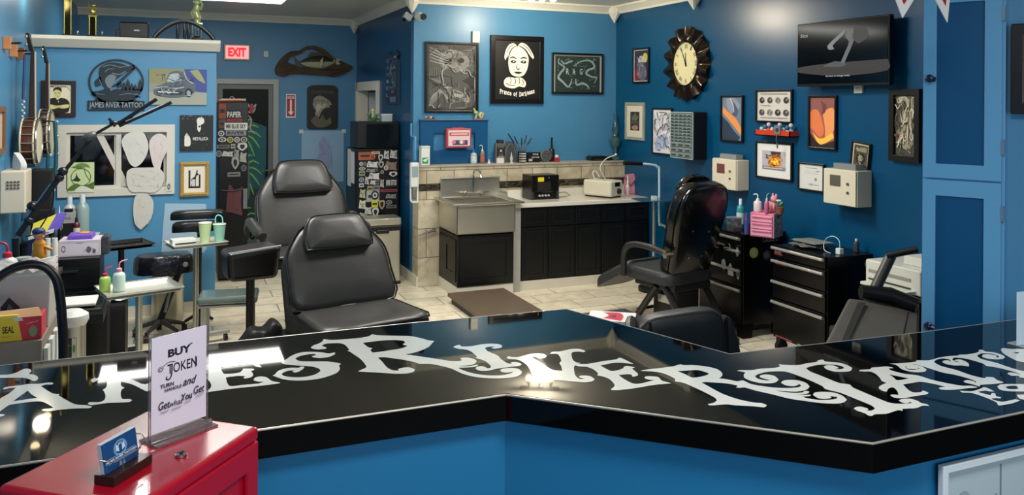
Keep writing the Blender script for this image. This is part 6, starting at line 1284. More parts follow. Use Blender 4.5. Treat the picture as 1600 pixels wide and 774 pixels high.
# black tattoo chair seen from behind on the right
def black_chair():
    p = on(2, 0, 1045, 520); t = thing('tattoo_chair', 'tall glossy black tattoo chair seen from behind, left of the tool chests', 'tattoo chair', (3.99, 5.66, 0), rad(-168))
    bk = mat('050606', .22, coat=.2); dk = mat('151616', .45); cl = mat('282a2a', .45)
    a = rad(16); L = .73; zs = .62
    def fb(x, s, d): return (x, s*sin(a) - d*cos(a), zs + s*cos(a) + d*sin(a))
    back = smooth_loop([(-.22, -.1), (-.27, L*.3), (-.30, L*.62), (-.26, L*.9), (-.15, L), (.15, L), (.26, L*.9), (.30, L*.62), (.27, L*.3), (.22, -.1), (0, -.11)], 3)
    g = cushion(back, .11, fb, bk); n = len(back)
    cushion([(x*.96, s) for x, s in back], .04, lambda x, s, d: fb(x, s, -d), bk, g); o = ob('backrest', g, t, smooth=True, ang=60)
    g = G(); pl = smooth_loop([(-.17, L*.74), (-.18, L*.9), (-.1, L*1.03), (.1, L*1.03), (.18, L*.9), (.17, L*.74)], 3); cushion(pl, .08, lambda x, s, d: fb(x, s, d+.10), bk, g); ob('head_pillow', g, t, smooth=True, ang=60)
    g = G()
    for x, s in ((-.08, .1), (.08, .1), (-.1, .32), (.1, .34)): g.cyl(fb(x, s, -.04), fb(x, s, -.05), .008, mat('C0C0BC', .2, .9), n=10)
    ob('back_screws', g, t)
    seat = smooth_loop([(-.26, .02), (-.28, -.25), (-.26, -.48), (0, -.5), (.26, -.48), (.28, -.25), (.26, .02), (0, .04)], 3)
    g = cushion(seat, .10, lambda x, s, d: (x, s, zs-.14+d), cl); ob('seat', g, t, smooth=True, ang=60)
    leg = smooth_loop([(-.20, 0), (-.22, -.22), (-.2, -.46), (0, -.5), (.2, -.46), (.22, -.22), (.2, 0), (0, .01)], 3)
    b = rad(28); g = cushion(leg, .10, lambda x, s, d: (x, -.53+s*cos(b)-d*sin(b)*0, zs-.12+s*sin(b)+d), cl); ob('leg_rest', g, t, smooth=True, ang=60)
    for s_ in (-1, 1):
        g = G(); g.tube(curve_pts([(s_*.33, .08, zs+.14), (s_*.34, -.12, zs+.17), (s_*.34, -.33, zs+.16), (s_*.34, -.42, zs+.08), (s_*.33, -.44, zs-.12)], 4), [.026]*9+[.03]*4+[.028]*4, dk, 10); ar = ob('armrest', g, t, smooth=True)
        g = G(); g.cyl((s_*.30, .09, zs+.14), (s_*.375, .09, zs+.14), .026, chrome); ob('pivot', g, ar)
    g = G(); g.bb(-.22, .22, -.42, .05, zs-.2, zs-.14, frame_b); ob('seat_frame', g, t, bev=.01)
    # two splayed side frames
    for s_ in (-1, 1):
        g = G(); x = s_*.22
        g.tube([(x, -.05, zs-.17), (x, .28, .05)], .03, frame_b, 8); ob('rear_leg', g, t)
        g = G(); g.tube([(x, -.15, zs-.17), (x, -.46, .05)], .03, frame_b, 8); ob('front_leg', g, t)
        g = G(); g.tube([(x, -.5, .04), (x, .34, .04)], .024, frame_b, 8); ob('floor_runner', g, t)
    g = G(); g.tube([(-.22, -.46, .05), (.22, -.46, .05)], .02, frame_b, 8); g.tube([(-.22, .3, .05), (.22, .3, .05)], .02, frame_b, 8); g.tube([(-.22, -.38, .2), (.22, -.38, .2)], .014, frame_b, 8); ob('cross_bar', g, t)
    g = G(); g.bb(-.14, .14, -.28, .0, .1, zs-.2, mat('0A0A0A', .5)); ob('actuator', g, t, bev=.02)
    g = G(); g.bb(-.16, .16, -.2, -.06, .30, .37, mat('A8A8A2', .3, .6)); g.cyl((-.05, -.3, .38), (-.05, -.36, .40), .05, mat('C4C4C0', .25, .5)); ob('crank_motor', g, t, bev=.005)
    for x, y in ((-.22, -.48), (.22, -.48), (-.22, .32), (.22, .32)):
        g = G(); g.cyl((x, y-.0, .0), (x, y, .03), .03, frame_b); ob('foot', g, t)
black_chair()
# armrest pads stacked on a stand (left)
def arm_stand():
    q = on(1, 7.62, 312, 345); z = q.z; t = thing('armrest_stand', 'two stacked black vinyl armrest pads on a tall black stand before the partition', 'armrest stand', (q.x, 7.62, 0), 0)
    g = G(); lp_ = smooth_loop([(-.22, -.06), (-.24, 0), (-.2, .07), (.18, .06), (.22, 0), (.18, -.06)], 3); cushion(lp_, .07, lambda x, s, d: (x, s, z+.02+d), vinyl_d, g); ob('upper_pad', g, t, smooth=True)
    g = G(); cushion(lp_, .08, lambda x, s, d: (x*.86-.02, s-.12, z-.07+d), vinyl_d, g); ob('lower_pad', g, t, smooth=True)
    g = G(); g.cyl((0, 0, .06), (0, 0, z-.0), .02, frame_b); g.tube([(0, 0, z-.1), (-.02, -.1, z-.07)], .02, frame_b, 8); ob('post', g, t)
    for i in range(3):
        a = i*2*pi/3+.5; g = G(); g.tube([(0, 0, .1), (.13*cos(a), .13*sin(a), .02)], .014, frame_b, 8); ob('tripod_leg', g, t)
arm_stand()

# ================================================================== RIGHT SIDE
def chest(label, X, y0, y1, ztop, depth, handles, zb, stk=(), text=(), lid=None, wheels=True, flare=False):
    t = thing('tool_chest', label, 'tool chest', (X, (y0+y1)/2, 0), -pi/2); W = abs(y1-y0); bk = mat('060607', .25, noise=.2, spec=.3)
    g = G(); g.bb(-W/2, W/2, .012, depth, zb, ztop, bk); ob('body', g, t, bev=.004)
    if flare:
        for s_ in (-1, 1):
            g = G(); x = s_*(W/2-.03); g.hexa([(x-.045, .0, 0), (x+.045, .0, 0), (x+.045, .09, 0), (x-.045, .09, 0)], [(x-.03, .01, zb+.02), (x+.03, .01, zb+.02), (x+.03, .12, zb+.02), (x-.03, .12, zb+.02)], bk); ob('foot', g, t)
            g = G(); g.bb(x-.04, x+.04, depth-.1, depth, 0, zb, bk); ob('foot', g, t)
    hs = [ztop] + handles; zz = [h+.014 for h in handles] + [zb+.02]
    for i, h in enumerate(handles):
        zt = h+.026; zl = (handles[i+1]+.034) if i+1 < len(handles) else zb+.03
        g = G(); g.bb(-W/2+.012, W/2-.012, -.004, .012, zl, zt, bk); d = ob('drawer', g, t, bev=.003)
        g = G(); g.cyl((-W/2+.015, -.022, h), (W/2-.015, -.022, h), .0125, mat('B5B4AE', .3, .6), n=12); g.bb(-W/2+.03, -W/2+.05, -.02, .0, h-.008, h+.008, frame_b); g.bb(W/2-.05, W/2-.03, -.02, .0, h-.008, h+.008, frame_b); ob('handle', g, d, smooth=True)
    if stk or text:
        g = G(); draw(g, list(stk)+list(text), W, ztop-zb, -.0045, z0=zb); ob('front_stickers', g, t)
    if wheels:
        for x, y in ((-W/2+.05, .05), (W/2-.05, .05), (-W/2+.05, depth-.06), (W/2-.05, depth-.06)):
            g = G(); g.cyl((x-.018, y, .05), (x+.018, y, .05), .05, mat('0B0B0B', .5), n=18); g.bb(x-.024, x+.024, y-.03, y+.03, .085, zb+.001, frame_b); ob('caster', g, t)
    return t, W
def hz(X, y, px, py): return on(0, X, px, py).z
XF = 4.43
ya, yb = on(0, XF, 1207, 400).y, on(0, XF, 1292, 400).y
zt2 = (on(0, XF, 1207, 383).z+on(0, XF, 1292, 403).z)/2
h2 = [ (on(0, XF, 1207, a).z+on(0, XF, 1291, b).z)/2 for a, b in ((387, 406), (408, 427), (440, 462), (472, 496))]
c2, W2 = chest('wide black tool chest with four silver handles, right of the sticker chest', XF, ya, yb, zt2, .46, h2, .12,
   text=[('rect', '7A2430', (.04, .2, .905, .925)), ('text', 'C8C8C4', 'POWER', .12, .935, .12, .02), ('rect', '7A2430', (.06, .28, .80, .815)), ('text', 'C8C8C4', 'TOOLS', .16, .83, .16, .025), ('rect', '8E3A4A', (.08, .4, .02, .035)), ('line', 'B5B5B0', [(.5,.025),(.97,.02)], .012)])
g = G(); g.bb(.2, .3, .25, .3, zt2-.12, zt2-.12, frame_b) if False else g.lathe([(.03, .0), (.03, .002)], mat('A8A8A4', .4), (W2/2+.001, .4, zt2-.07), 18, 'X'); ob('side_sticker', g, c2)
XF1 = 4.42
y1a, y1b = on(0, XF1, 1092, 400).y, on(0, XF1, 1160, 400).y
zt1 = on(0, XF1, 1160, 367).z
h1 = [on(0, XF1, 1158, b).z for b in (374, 394, 424, 455)]
c1, W1 = chest('black tool chest with drawer stickers standing behind the black tattoo chair', XF1, y1a, y1b, zt1, .47, h1, .10, wheels=False, flare=True,
   stk=[('ell', 'B5B5AE', (.72, .83, .03, .04)), ('ell', 'A8A8A0', (.9, .8, .035, .05)), ('ell', 'A9ABA8', (.6, .62, .05, .06)), ('poly', 'C4C4BE', [(.7,.52),(.7,.6),(.75,.66),(.8,.6),(.82,.52)], 1), ('ell', '9A9C98', (.92, .56, .03, .06)), ('ell', '1A1A1A', (.92, .56, .015, .04)), ('text', '6E6E6C', 'BUILT', .5, .36, .16, .04), ('text', '6E6E6C', 'TOUGH', .52, .31, .2, .025), ('text', '8E8E8A', 'DIVA', .85, .955, .16, .02)])
g = G()
for y, z, r_, c in ((.12, zt1-.16, .045, '8A8A3E'), (.26, zt1-.19, .042, '3A3A38')): g.lathe([(r_, .0), (r_, .002)], mat(c, .4), (W1/2, y, z), 20, 'X'); g.lathe([(r_*.6, .002), (r_*.6, .003)], mat('8C8E7E' if c != '3A3A38' else '565654', .4), (W1/2, y, z), 16, 'X')
vs, fs = text_geo('PAPER'); g.add([(W1/2+.001, .30+a*.16, zt1-.035+b*.022) for a, b in vs], fs, mat('9A9A98', .5)); vs, fs = text_geo('LAUNCH'); g.add([(W1/2+.001, .30+a*.16, zt1-.065+b*.022) for a, b in vs], fs, mat('9A9A98', .5))
ob('side_stickers', g, c1)
# things on the sticker chest
def on1(px, dx=.2): q = on(0, XF1+dx, px, 345); return Vector((XF1+dx, q.y, zt1+.001))
def pink_drawers():
    p = on1(1190, .13); k = .0051; t = thing('mini_chest', 'pink mini drawer unit with grey patterned side on the sticker chest', 'drawer unit', (XF1+.06, on(0, XF1+.06, 1190, 345).y, zt1+.001), rad(-62))
    W, D, Hh = .20, .20, .20; pk = mat('D87A9A', .4); g = G(); g.bb(-W/2, W/2, .006, D, 0, Hh, pk); ob('case', g, t, bev=.004)
    for i in range(3):
        z = .012+i*.058; g = G(); g.bb(-W/2+.012, W/2-.012, -.006, .006, z, z+.05, mat('E49AB4', .4)); g.bb(-W/2+.02, W/2-.02, -.018, -.006, z+.036, z+.046, pk); ob('drawer', g, t, bev=.002)
    g = G(); r = random.Random(3); gm = mat('7E807E', .5); g.bb(W/2, W/2+.003, .006, D, 0, Hh, gm)
    for i in range(26):
        y, z = r.uniform(.02, D-.02), r.uniform(.02, Hh-.02); g.lathe([(r.uniform(.006, .016), W/2+.003), (.004, W/2+.0035)], mat(r.choice(['3A3C3A', '565856', '9EA09E']), .5), (0, y, z), 7, 'X')
    ob('patterned_side', g, t)
    return t
pdz = pink_drawers(); PTp = zt1+.202
def atp(px, off=.13): q = on(0, XF1+off, px, 320); return Vector((XF1+off, q.y, PTp))
bottle('white pump bottle on the pink drawer unit', atp(1184, .09), .15, .034, 'D8C8C8', 'E6E2E0', 'pump', rz=-1.2)
bottle('pink wash bottle with bent spout on the pink drawer unit', atp(1198, .09), .165, .02, 'B8607E', 'B8C8C8', 'wash', capname='collar')
def plush():
    p = atp(1213, .17); t = thing('plush_planter', 'pink plush animal beside a small brown flower pot on the pink drawer unit', 'plush toy', p, -pi/2)
    pk = mat('D8929A', .8, bump=.5, bscale=50); g = G(); g.ell((-.03, 0, .05), (.035, .03, .05), pk); g.ell((-.022, -.005, .115), (.03, .028, .03), pk)
    for s_ in (-1, 1): g.ell((-.022+s_*.02, 0, .145), (.010, .008, .018), pk, 8, 6)
    g.ell((-.055, -.02, .07), (.012, .012, .028), pk, 8, 6); g.ell((.0, -.025, .06), (.012, .012, .028), pk, 8, 6); g.ell((-.05, -.025, .012), (.018, .02, .014), pk, 8, 6); ob('plush_body', g, t, smooth=True)
    g = G(); g.lathe([(.022, 0), (.034, .05), (.036, .055)], mat('7E4E36', .6), (.045, 0, 0), 16); ob('pot', g, t, smooth=True)
    g = G(); r = random.Random(9)
    for i in range(16): a = r.uniform(0, 6.28); g.ell((.045+cos(a)*.025, sin(a)*.02, .06+r.uniform(0, .035)), (.012, .004, .012), mat(r.choice(['4E7A4A', '6E8E5A', '3A5E3A']), .6), 6, 4, rx=a)
    for i in range(5): a = i*1.26; g.ell((.04+cos(a)*.012, -.01+sin(a)*.012, .11), (.01, .008, .008), mat('D8DCD0', .5), 6, 4)
    ob('flowers', g, t, smooth=True)
plush()
q = on(0, XF1+.13, 1157, 345); bottle('clear mouthwash style bottle with white cap on the sticker chest', (XF1+.2, on(0, XF1+.2, 1157, 345).y, zt1+.001), .29, .034, '2F8A8A', 'DCE4E4', 'cap', lab='B8CCC8')
def cotton_jar():
    t = thing('cotton_jar', 'clear jar of white cotton balls on the sticker chest', 'jar', (XF1+.05, on(0, XF1+.05, 1147, 345).y, zt1+.001), 0)
    g = G(); g.bb(-.04, .04, -.045, .045, 0, .04, mat('5A5E60', .2)); ob('base', g, t, bev=.004)
    for i in range(5):
        g = G(); g.ell((-.01+.02*(i % 2), -.03+.015*i, .062+.014*(i % 2)), (.02, .019, .018), mat('DADCDA', .9), 10, 7); ob('cotton_ball', g, t, smooth=True)
    g = G(); g.bb(-.042, .042, -.047, .047, .041, .11, mat('AEBABC', .1, trans=.9)); ob('glass', g, t); g = G(); g.bb(-.044, .044, -.05, .05, .111, .122, mat('8E9698', .2)); ob('lid', g, t)
cotton_jar()
bottle('slim purple blue bottle left of the pink drawer unit', (XF1+.04, on(0, XF1+.04, 1166, 345).y, zt1+.001), .2, .018, '4E4EA0', '5E5EB0', 'cap')
# things on the wide chest
def on2(px, dx): q = on(0, XF+dx, px, 380); return Vector((XF+dx, q.y, zt2+.001))
def paper_pile():
    p = on2(1266, .22); t = thing('sheet_pile', 'loose pile of grey white sheets and sleeves on the wide black tool chest', 'papers', p, -pi/2)
    r = random.Random(12)
    for i in range(7):
        g = G(); g.box((r.uniform(-.06, .03), r.uniform(-.05, .05), .004+.007*i), (r.uniform(.18, .26), r.uniform(.14, .2), .005), mat(r.choice(['A8A698', '8E8E84', 'B4B2A8', '767870']), .3, noise=.3, nscale=20), rz=r.uniform(-.5, .5)); ob('sheet', g, t)
paper_pile()
def charger():
    p = on2(1312, .2); t = thing('charger', 'white charger block with a looping white cable on the wide tool chest', 'charger', p, -pi/2)
    g = G(); g.bb(-.022, .022, -.02, .02, 0, .045, mat('D8E0E0', .3)); ob('block', g, t, bev=.004)
    g = G(); g.tube(curve_pts([(0, 0, .045), (-.005, 0, .1), (-.06, 0, .125), (-.13, 0, .1), (-.16, 0, .05), (-.12, -.03, .01), (-.03, -.06, .006)], 6), .003, mat('C8D8DC', .3), 6); ob('cable', g, t, smooth=True)
charger()
bottle('small clear bottle with white cap right of the charger', on2(1338, .40), .11, .022, '3E3A40', 'C8CCCC', 'cap')
def pouch2():
    p = on2(1358, .33); t = thing('black_pouch', 'black soft pouch at the right end of the wide tool chest', 'pouch', (p.x, p.y, p.z), -pi/2)
    g = G(); lpz = smooth_loop([(-.09, 0), (-.1, .07), (-.03, .12), (.06, .1), (.09, 0)], 3); cushion(lpz, .08, lambda x, s, d: (x, -d, s), mat('0B0C0E', .5), g); ob('body', g, t, smooth=True)
    g = G(); g.tube([(-.05, -.06, .1), (0, -.07, .13), (.05, -.06, .1)], .006, frame_b, 6); ob('strap', g, t)
#pouch2()
# wheeled glass tray beside the worktop and bent white tube arm
def glass_tray():
    q = on(1, 7.25, 1022, 313); t = thing('glass_tray_stand', 'small blue tinted glass shelf on a steel post at the end of the worktop', 'tray stand', (q.x, 7.25, 0), rad(-10)); z = q.z
    g = G(); g.hexa([(-.2, -.14, z), (.28, -.14, z), (.28, .14, z), (-.2, .14, z)], [(-.2, -.14, z+.01), (.28, -.14, z+.01), (.28, .14, z+.01), (-.2, .14, z+.01)], mat('4E87A0', .05, trans=.7)); ob('glass_shelf', g, t)
    g = G(); g.cyl((0, 0, .04), (0, 0, z), .018, steel); g.box((0, 0, z+.02), (.05, .05, .05), mat('D8DCDC', .3)); ob('post', g, t)
    g = G(); g.cyl((0, 0, 0), (0, 0, .04), .16, frame_b, n=24); ob('base', g, t)
glass_tray()
def bent_arm():
    Y = 7.4; P = [on(1, Y, *p) for p in ((1003, 256), (1022, 258), (1028, 262), (1030, 268), (1030, 345), (1033, 351), (1040, 354))]; t = thing('bent_tube_arm', 'bright white bent tube rail arm on the deep blue wall', 'rail', (XR-.001, Y, 0), 0)
    g = G(); wm = mat('C4DCE6', .3); o = Vector(t.location); g.tube(curve_pts([tuple(p-o) for p in P], 3), .013, wm, 10); g.tube([tuple(P[-1]-o), (0, 0, P[-1].z-.02)], .013, wm, 8); ob('tube', g, t, smooth=True)
    a = on(1, Y, 975, 255); g = G(); g.tube([tuple(P[0]-o+Vector((0, 0, 0))), tuple(a-o)], [.022, .026], mat('0E1113', .4), 10); ob('grip', g, t, smooth=True)
bent_arm()
# printer stack behind the grey recliner
def printers():
    X = 4.48; y0 = on(0, X, 1347, 420).y; y1 = on(0, X, 1440, 420).y; zt = on(0, X, 1350, 405).z; zb = on(0, X, 1350, 436).z-.03; W = abs(y1-y0)
    t = thing('low_cabinet', 'low black cabinet under the white printer', 'cabinet', (X+.02, (y0+y1)/2, 0), -pi/2); g = G(); g.bb(-W/2, W/2, 0, .42, .0, zb-.004, blk_c); ob('body', g, t, bev=.004)
    g = G(); g.bb(-W/2+.02, W/2-.02, -.012, 0, .04, zb-.04, blk_c); ob('door', g, t, bev=.003)
    t = thing('printer', 'cream white desktop printer behind the grey recliner', 'printer', (X+.02, (y0+y1)/2, zb), -pi/2); cm = mat('CFD0C4', .4)
    g = G(); Hh = zt-zb; g.bb(-W/2+.01, W/2-.02, 0, .4, 0, Hh, cm); ob('body', g, t, bev=.012, seg=3)
    g = G(); g.bb(-W/2+.04, W/2-.1, -.004, .0, Hh*.5, Hh*.62, mat('8E9086', .5)); g.bb(-W/2+.04, W/2-.1, -.004, .0, Hh*.2, Hh*.26, mat('2A2C2A', .5)); ob('paper_slot', g, t)
    g = G(); g.bb(-W/2+.06, W/2-.06, -.1, .0, .01, .03, cm); ob('output_tray', g, t, bev=.003)
    g = G(); g.bb(0, W/2-.03, .1, .3, Hh+.001, Hh+.06, mat('D8D8CE', .5)); o = ob('white_carton', g, bev=.004); o.location = t.location; o.rotation_euler = t.rotation_euler; tag(o, 'white carton lying on top of the printer', 'box')
printers()
def grey_recliner():
    # grey padded panel with dark straps and a black arm, lower right behind the counter
    t = thing('grey_recliner', 'grey padded recliner with black arm behind the right part of the counter', 'recliner', (0, 0, 0), 0)
    def W_(px, py, Y): return on(1, Y, px, py)
    Y = 3.35; gm = mat('55534C', .5, noise=.06)
    P = [W_(1285, 545, 3.2), W_(1326, 466, 3.9), W_(1436, 478, 3.8), W_(1436, 545, 3.22)]
    n = Vector((0, .35, -.9)).normalized()*.06
    g = G(); g.hexa([tuple(p+n) for p in P], [tuple(p) for p in P], gm); bk = ob('backrest', g, t, bev=.015, seg=3)
    g = G(); a, b = W_(1340, 474, 3.8), W_(1312, 540, 3.24); a2, b2 = W_(1352, 475, 3.79), W_(1323, 540, 3.24); up = -n*.15
    g.hexa([tuple(a), tuple(a2), tuple(b2), tuple(b)], [tuple(a+up), tuple(a2+up), tuple(b2+up), tuple(b+up)], mat('2E2C28', .6)); ob('strap', g, bk)
    g = G(); a, b = W_(1418, 490, 3.7), W_(1407, 540, 3.27); g.tube([tuple(a+up), tuple(b+up)], .005, mat('2E2C28', .6), 6); ob('seam', g, bk)
    g = G(); pts = [W_(1345, 456, 3.9), W_(1390, 462, 3.82), W_(1432, 478, 3.7)]; g.tube([tuple(p) for p in pts], [.045, .055, .05], mat('151514', .4), 10); ob('arm_pad', g, t, smooth=True)
    g = G(); g.tube([tuple(W_(1366, 455, 3.88)), tuple(W_(1392, 400, 3.88))], .035, mat('3E3D3A', .4), 10); ob('arm_post', g, t, smooth=True)
    g = G(); g.tube([tuple(W_(1386, 400, 3.88)), tuple(W_(1434, 390, 3.74))], .022, mat('0E0E0E', .4), 10); ob('upper_arm', g, t, smooth=True)
    x, y = 3.55, 3.45; g = G(); g.bb(3.8, 4.12, 3.55, 3.9, .08, .6, frame_b); ob('base_box', g, t, bev=.02); g = G(); g.bb(3.78, 4.14, 3.5, 3.95, 0, .08, frame_b); ob('base', g, t, bev=.01)
    g = G(); q = on(1, 3.95, 1403, 460); g.lathe([(.085, 0), (.09, .03), (.07, .034)], mat('D2D3C8', .5), (0, 0, 0), 24); 
grey_recliner()
# dark office chair just behind the counter
def office_chair():
    Y = 3.62; q0 = on(1, Y, 1003, 520); q1 = on(1, Y, 1124, 520); zt = on(1, Y, 1060, 490).z; t = thing('office_chair', 'dark rounded chair back peeking above the counter edge', 'chair', ((q0.x+q1.x)/2, Y, 0), rad(-14)); W = (q1-q0).length
    m = mat('16191B', .45, noise=.1); g = G(); zb = zt-.42
    lp_ = smooth_loop([(-W*.5, zb), (-W*.54, zt-.14), (-W*.40, zt-.03), (-W*.1, zt), (W*.3, zt+.015), (W*.45, zt-.02), (W*.5, zt-.15), (W*.5, zb)], 3)
    g = cushion(lp_, .07, lambda x, s, d: (x, .04-d, s), m); cushion(lp_, .05, lambda x, s, d: (x, .04+d, s), m, g); bk = ob('backrest', g, t, smooth=True, ang=60)
    g = G(); g.tube([(W*.49, -.03, zt-.02), (W*.50, -.035, zt-.2), (W*.5, -.03, zb)], .006, pipe_m, 6); g.tube([(-W*.38, -.04, zt-.03), (-W*.34, -.045, zt-.2), (-W*.3, -.04, zb)], .006, pipe_m, 6); ob('seam', g, bk)
    g = G(); lp2 = smooth_loop([(W*.5, zb), (W*.52, zt-.04), (W*.6, zt-.05), (W*.72, zt-.25), (W*.74, zb)], 3); cushion(lp2, .05, lambda x, s, d: (x, .08-d, s), mat('101315', .45), g); ob('side_wing', g, t, smooth=True)
    g = G(); g.tube(curve_pts([(-W*.62, -.1, zt-.12), (-W*.58, 0, zt-.07), (-W*.5, .1, zt-.06)], 4), .03, mat('1B1E1F', .4), 8); ob('armrest', g, t, smooth=True)
    g = G(); cushion(smooth_loop([(-.25, -.1), (-.25, .4), (.25, .4), (.25, -.1)], 3), .08, lambda x, s, d: (x, -.06-s, .42+d), m, g); ob('seat', g, t, smooth=True)
    g = G(); g.bb(-.04, .04, .0, .06, .42, zb+.05, frame_b); g.cyl((0, -.2, .08), (0, -.2, .43), .03, frame_b); ob('column', g, t)
    for i in range(5):
        a = i*2*pi/5; g = G(); g.tube([(0, -.2, .1), (.26*cos(a), -.2+.26*sin(a), .05)], [.024, .014], frame_b, 8); l = ob('base_leg', g, t); g = G(); g.cyl((.26*cos(a), -.2+.26*sin(a)-.012, .025), (.26*cos(a), -.2+.26*sin(a)+.012, .025), .025, frame_b, n=12); ob('caster', g, l)
office_chair()
def side_table():
    z = .68; c = onz(z, 960, 500); t = thing('side_table', 'small dark side table behind the counter corner', 'table', (c.x, c.y+.05, 0), 0)
    g = G(); g.bb(-.2, .2, -.16, .16, z-.03, z, frame_b); ob('tabletop', g, t, bev=.004)
    for x in (-.17, .17):
        for y in (-.13, .13): g = G(); g.bb(x-.015, x+.015, y-.015, y+.015, 0, z-.03, frame_b); ob('leg', g, t)
    g = G(); g.bb(-.11, .11, -.14, .14, 0, .012, mat('C9C8C4', .4)); draw_top = [( -.08, -.05, .08, .04)]
    g.flat([smooth_loop([(-.09, -.06), (-.05, .05), (.02, .02), (.08, .06), (.09, -.04), (0, -.07)])], lambda x, y: (x, y, .0125), mat('B02A44', .4)); g.flat([smooth_loop([(-.04, -.03), (0, .02), (.05, -.02)])], lambda x, y: (x, y, .0128), mat('6E1A2A', .4))
    o = ob('magazine', g); o.location = (c.x, c.y+.03, z+.001); o.rotation_euler = (0, 0, rad(55)); tag(o, 'white magazine with red picture lying behind the counter corner', 'magazine')
side_table()
# bunting
for i, (pts, lab) in enumerate(((((1394, -14), (1437, -16), (1410, 28)), 'left white pennant with a red centre hanging at the top of the picture'), (((1450, -22), (1486, -26), (1480, 35)), 'right white pennant with a red centre hanging before the blue cupboard'))):
    Y = 2.3; P = [on(1, Y, *p) for p in pts]; o3 = P[0]; g = G(); L = [((p-o3).x, (p-o3).z) for p in P]; cx = sum(a for a, b in L)/3; cz = sum(b for a, b in L)/3
    t = thing('pennant', lab, 'pennant', tuple(o3), 0, None)
    g.prism([L], lambda a, b: (a, -.002, b), lambda a, b: (a, .002, b), mat('D8D6D2', .7)); ob('cloth', g, t)
    L2 = [(cx+(a-cx)*.6, cz+.02+(b-cz)*.55) for a, b in L]; g = G(); g.prism([L2], lambda a, b: (a, -.003, b), lambda a, b: (a, -.002, b), mat('9E1E30', .7)); ob('red_centre', g, t)
P0, P1 = on(1, 2.3, 1380, -15), on(1, 2.3, 1500, -28); g = G(); g.tube([tuple(P0 + (P0-P1)*.5 + Vector((0, 0, .35))), tuple(P0), tuple(P1), tuple(P1 + (P1-P0)*.5 + Vector((0, 0, .3)))], .004, mat('D0CECA', .7), 6); tag(ob('bunting_cord', g), 'thin pale cord carrying the two pennants', 'cord')

# ================================================================== LEFT WALL AND WORK STATION
def bx_thing(name, label, cat, x0, x1, ytop, ybot, Y, dep, m, rz=0, part='body', bev=.004, zmin=None):
    a, b = on(1, Y, x0, (ytop+ybot)/2), on(1, Y, x1, (ytop+ybot)/2); zt = on(1, Y, (x0+x1)/2, ytop).z; zb = on(1, Y, (x0+x1)/2, ybot).z if zmin is None else zmin
    t = thing(name, label, cat, ((a.x+b.x)/2, Y, zb), rz); W = (b.x-a.x); Hh = zt-zb
    g = G(); g.bb(-W/2, W/2, 0, dep, 0, Hh, m); ob(part, g, t, bev=bev)
    return t, W, Hh
def wx(px, Y): return on(1, Y, px, 300).x
def wz(px, py, Y): return on(1, Y, px, py).z
# banjos: body disc faces +X, hangs on a wooden wall block
def banjo(label, X, Y, ztop, zc, r, dep=.09, wood='4A2A16', strap=False):
    t = thing('banjo', label, 'banjo', (X, Y, zc), 0)
    wd = mat(wood, .3, noise=.3, nscale=30); ch = mat('B8B4A8', .2, .9); head = mat('CFC8B0', .5)
    g = G(); g.lathe([(r*.98, 0), (r, .01), (r, dep-.02), (r*.96, dep)], wd, (0, 0, 0), 40, 'X'); ob('pot', g, t, smooth=True)
    g = G()
    for x in (.012, dep-.012): g.tube([(x, (r+.006)*cos(a), (r+.006)*sin(a)) for a in [2*pi*i/40 for i in range(40)]], .007, mat('C9BFA0', .3), 6, closed=True)
    ob('binding', g, t, smooth=True)
    g = G(); g.lathe([(r*.93, dep-.004), (r*.93, dep+.003)], head, (0, 0, 0), 40, 'X'); ob('skin_head', g, t)
    g = G(); g.tube([(dep+.002, r*.95*cos(a), r*.95*sin(a)) for a in [2*pi*i/40 for i in range(40)]], .008, ch, 6, closed=True)
    for i in range(18): a = 2*pi*i/18; g.cyl((.02, (r+.012)*cos(a), (r+.012)*sin(a)), (dep, (r+.01)*cos(a), (r+.01)*sin(a)), .004, ch, n=6)
    ob('tension_hoop', g, t, smooth=True)
    L = ztop-zc; g = G(); g.hexa([(dep*.4, -.028, r*.9), (dep*.8, -.028, r*.9), (dep*.8, .028, r*.9), (dep*.4, .028, r*.9)], [(dep*.5, -.018, L-.14), (dep*.75, -.018, L-.14), (dep*.75, .018, L-.14), (dep*.5, .018, L-.14)], mat('2A160E', .3)); nk = ob('neck', g, t, bev=.004)
    g = G(); g.hexa([(dep*.78, -.026, r*.4), (dep*.84, -.026, r*.4), (dep*.84, .026, r*.4), (dep*.78, .026, r*.4)], [(dep*.74, -.017, L-.14), (dep*.8, -.017, L-.14), (dep*.8, .017, L-.14), (dep*.74, .017, L-.14)], mat('B9B4A4', .4)); ob('fingerboard', g, nk)
    g = G(); g.hexa([(dep*.4, -.02, L-.14), (dep*.7, -.02, L-.14), (dep*.7, .02, L-.14), (dep*.4, .02, L-.14)], [(dep*.2, -.038, L), (dep*.4, -.038, L), (dep*.4, .038, L), (dep*.2, .038, L)], mat('1A0E0A', .3)); hd = ob('headstock', g, t, bev=.003)
    g = G()
    for i in range(2):
        for s_ in (-1, 1): z = L-.03-.06*i; g.cyl((dep*.3, s_*.035, z), (dep*.3, s_*.062, z), .006, ch, n=8); g.ell((dep*.3, s_*.07, z), (.012, .008, .012), ch, 8, 6)
    g.ell((dep*.6, .0, L*.55), (.016, .014, .014), mat('D8D4C8', .3), 8, 6); ob('tuning_pegs', g, hd, smooth=True)
    return t
Yb1, Yb2 = 7.15, 7.7
banjo('brown banjo with pale binding hanging nearest on the left wall', XL+.06, Yb1, wz(45, 52, Yb1), wz(28, 222, Yb1), (wz(28, 187, Yb1)-wz(28, 260, Yb1))/2, .11)
banjo('second banjo with silver hardware hanging behind the brown one', XL+.10, Yb2, wz(50, 72, Yb2), wz(50, 208, Yb2), .19, .09, '33231A')
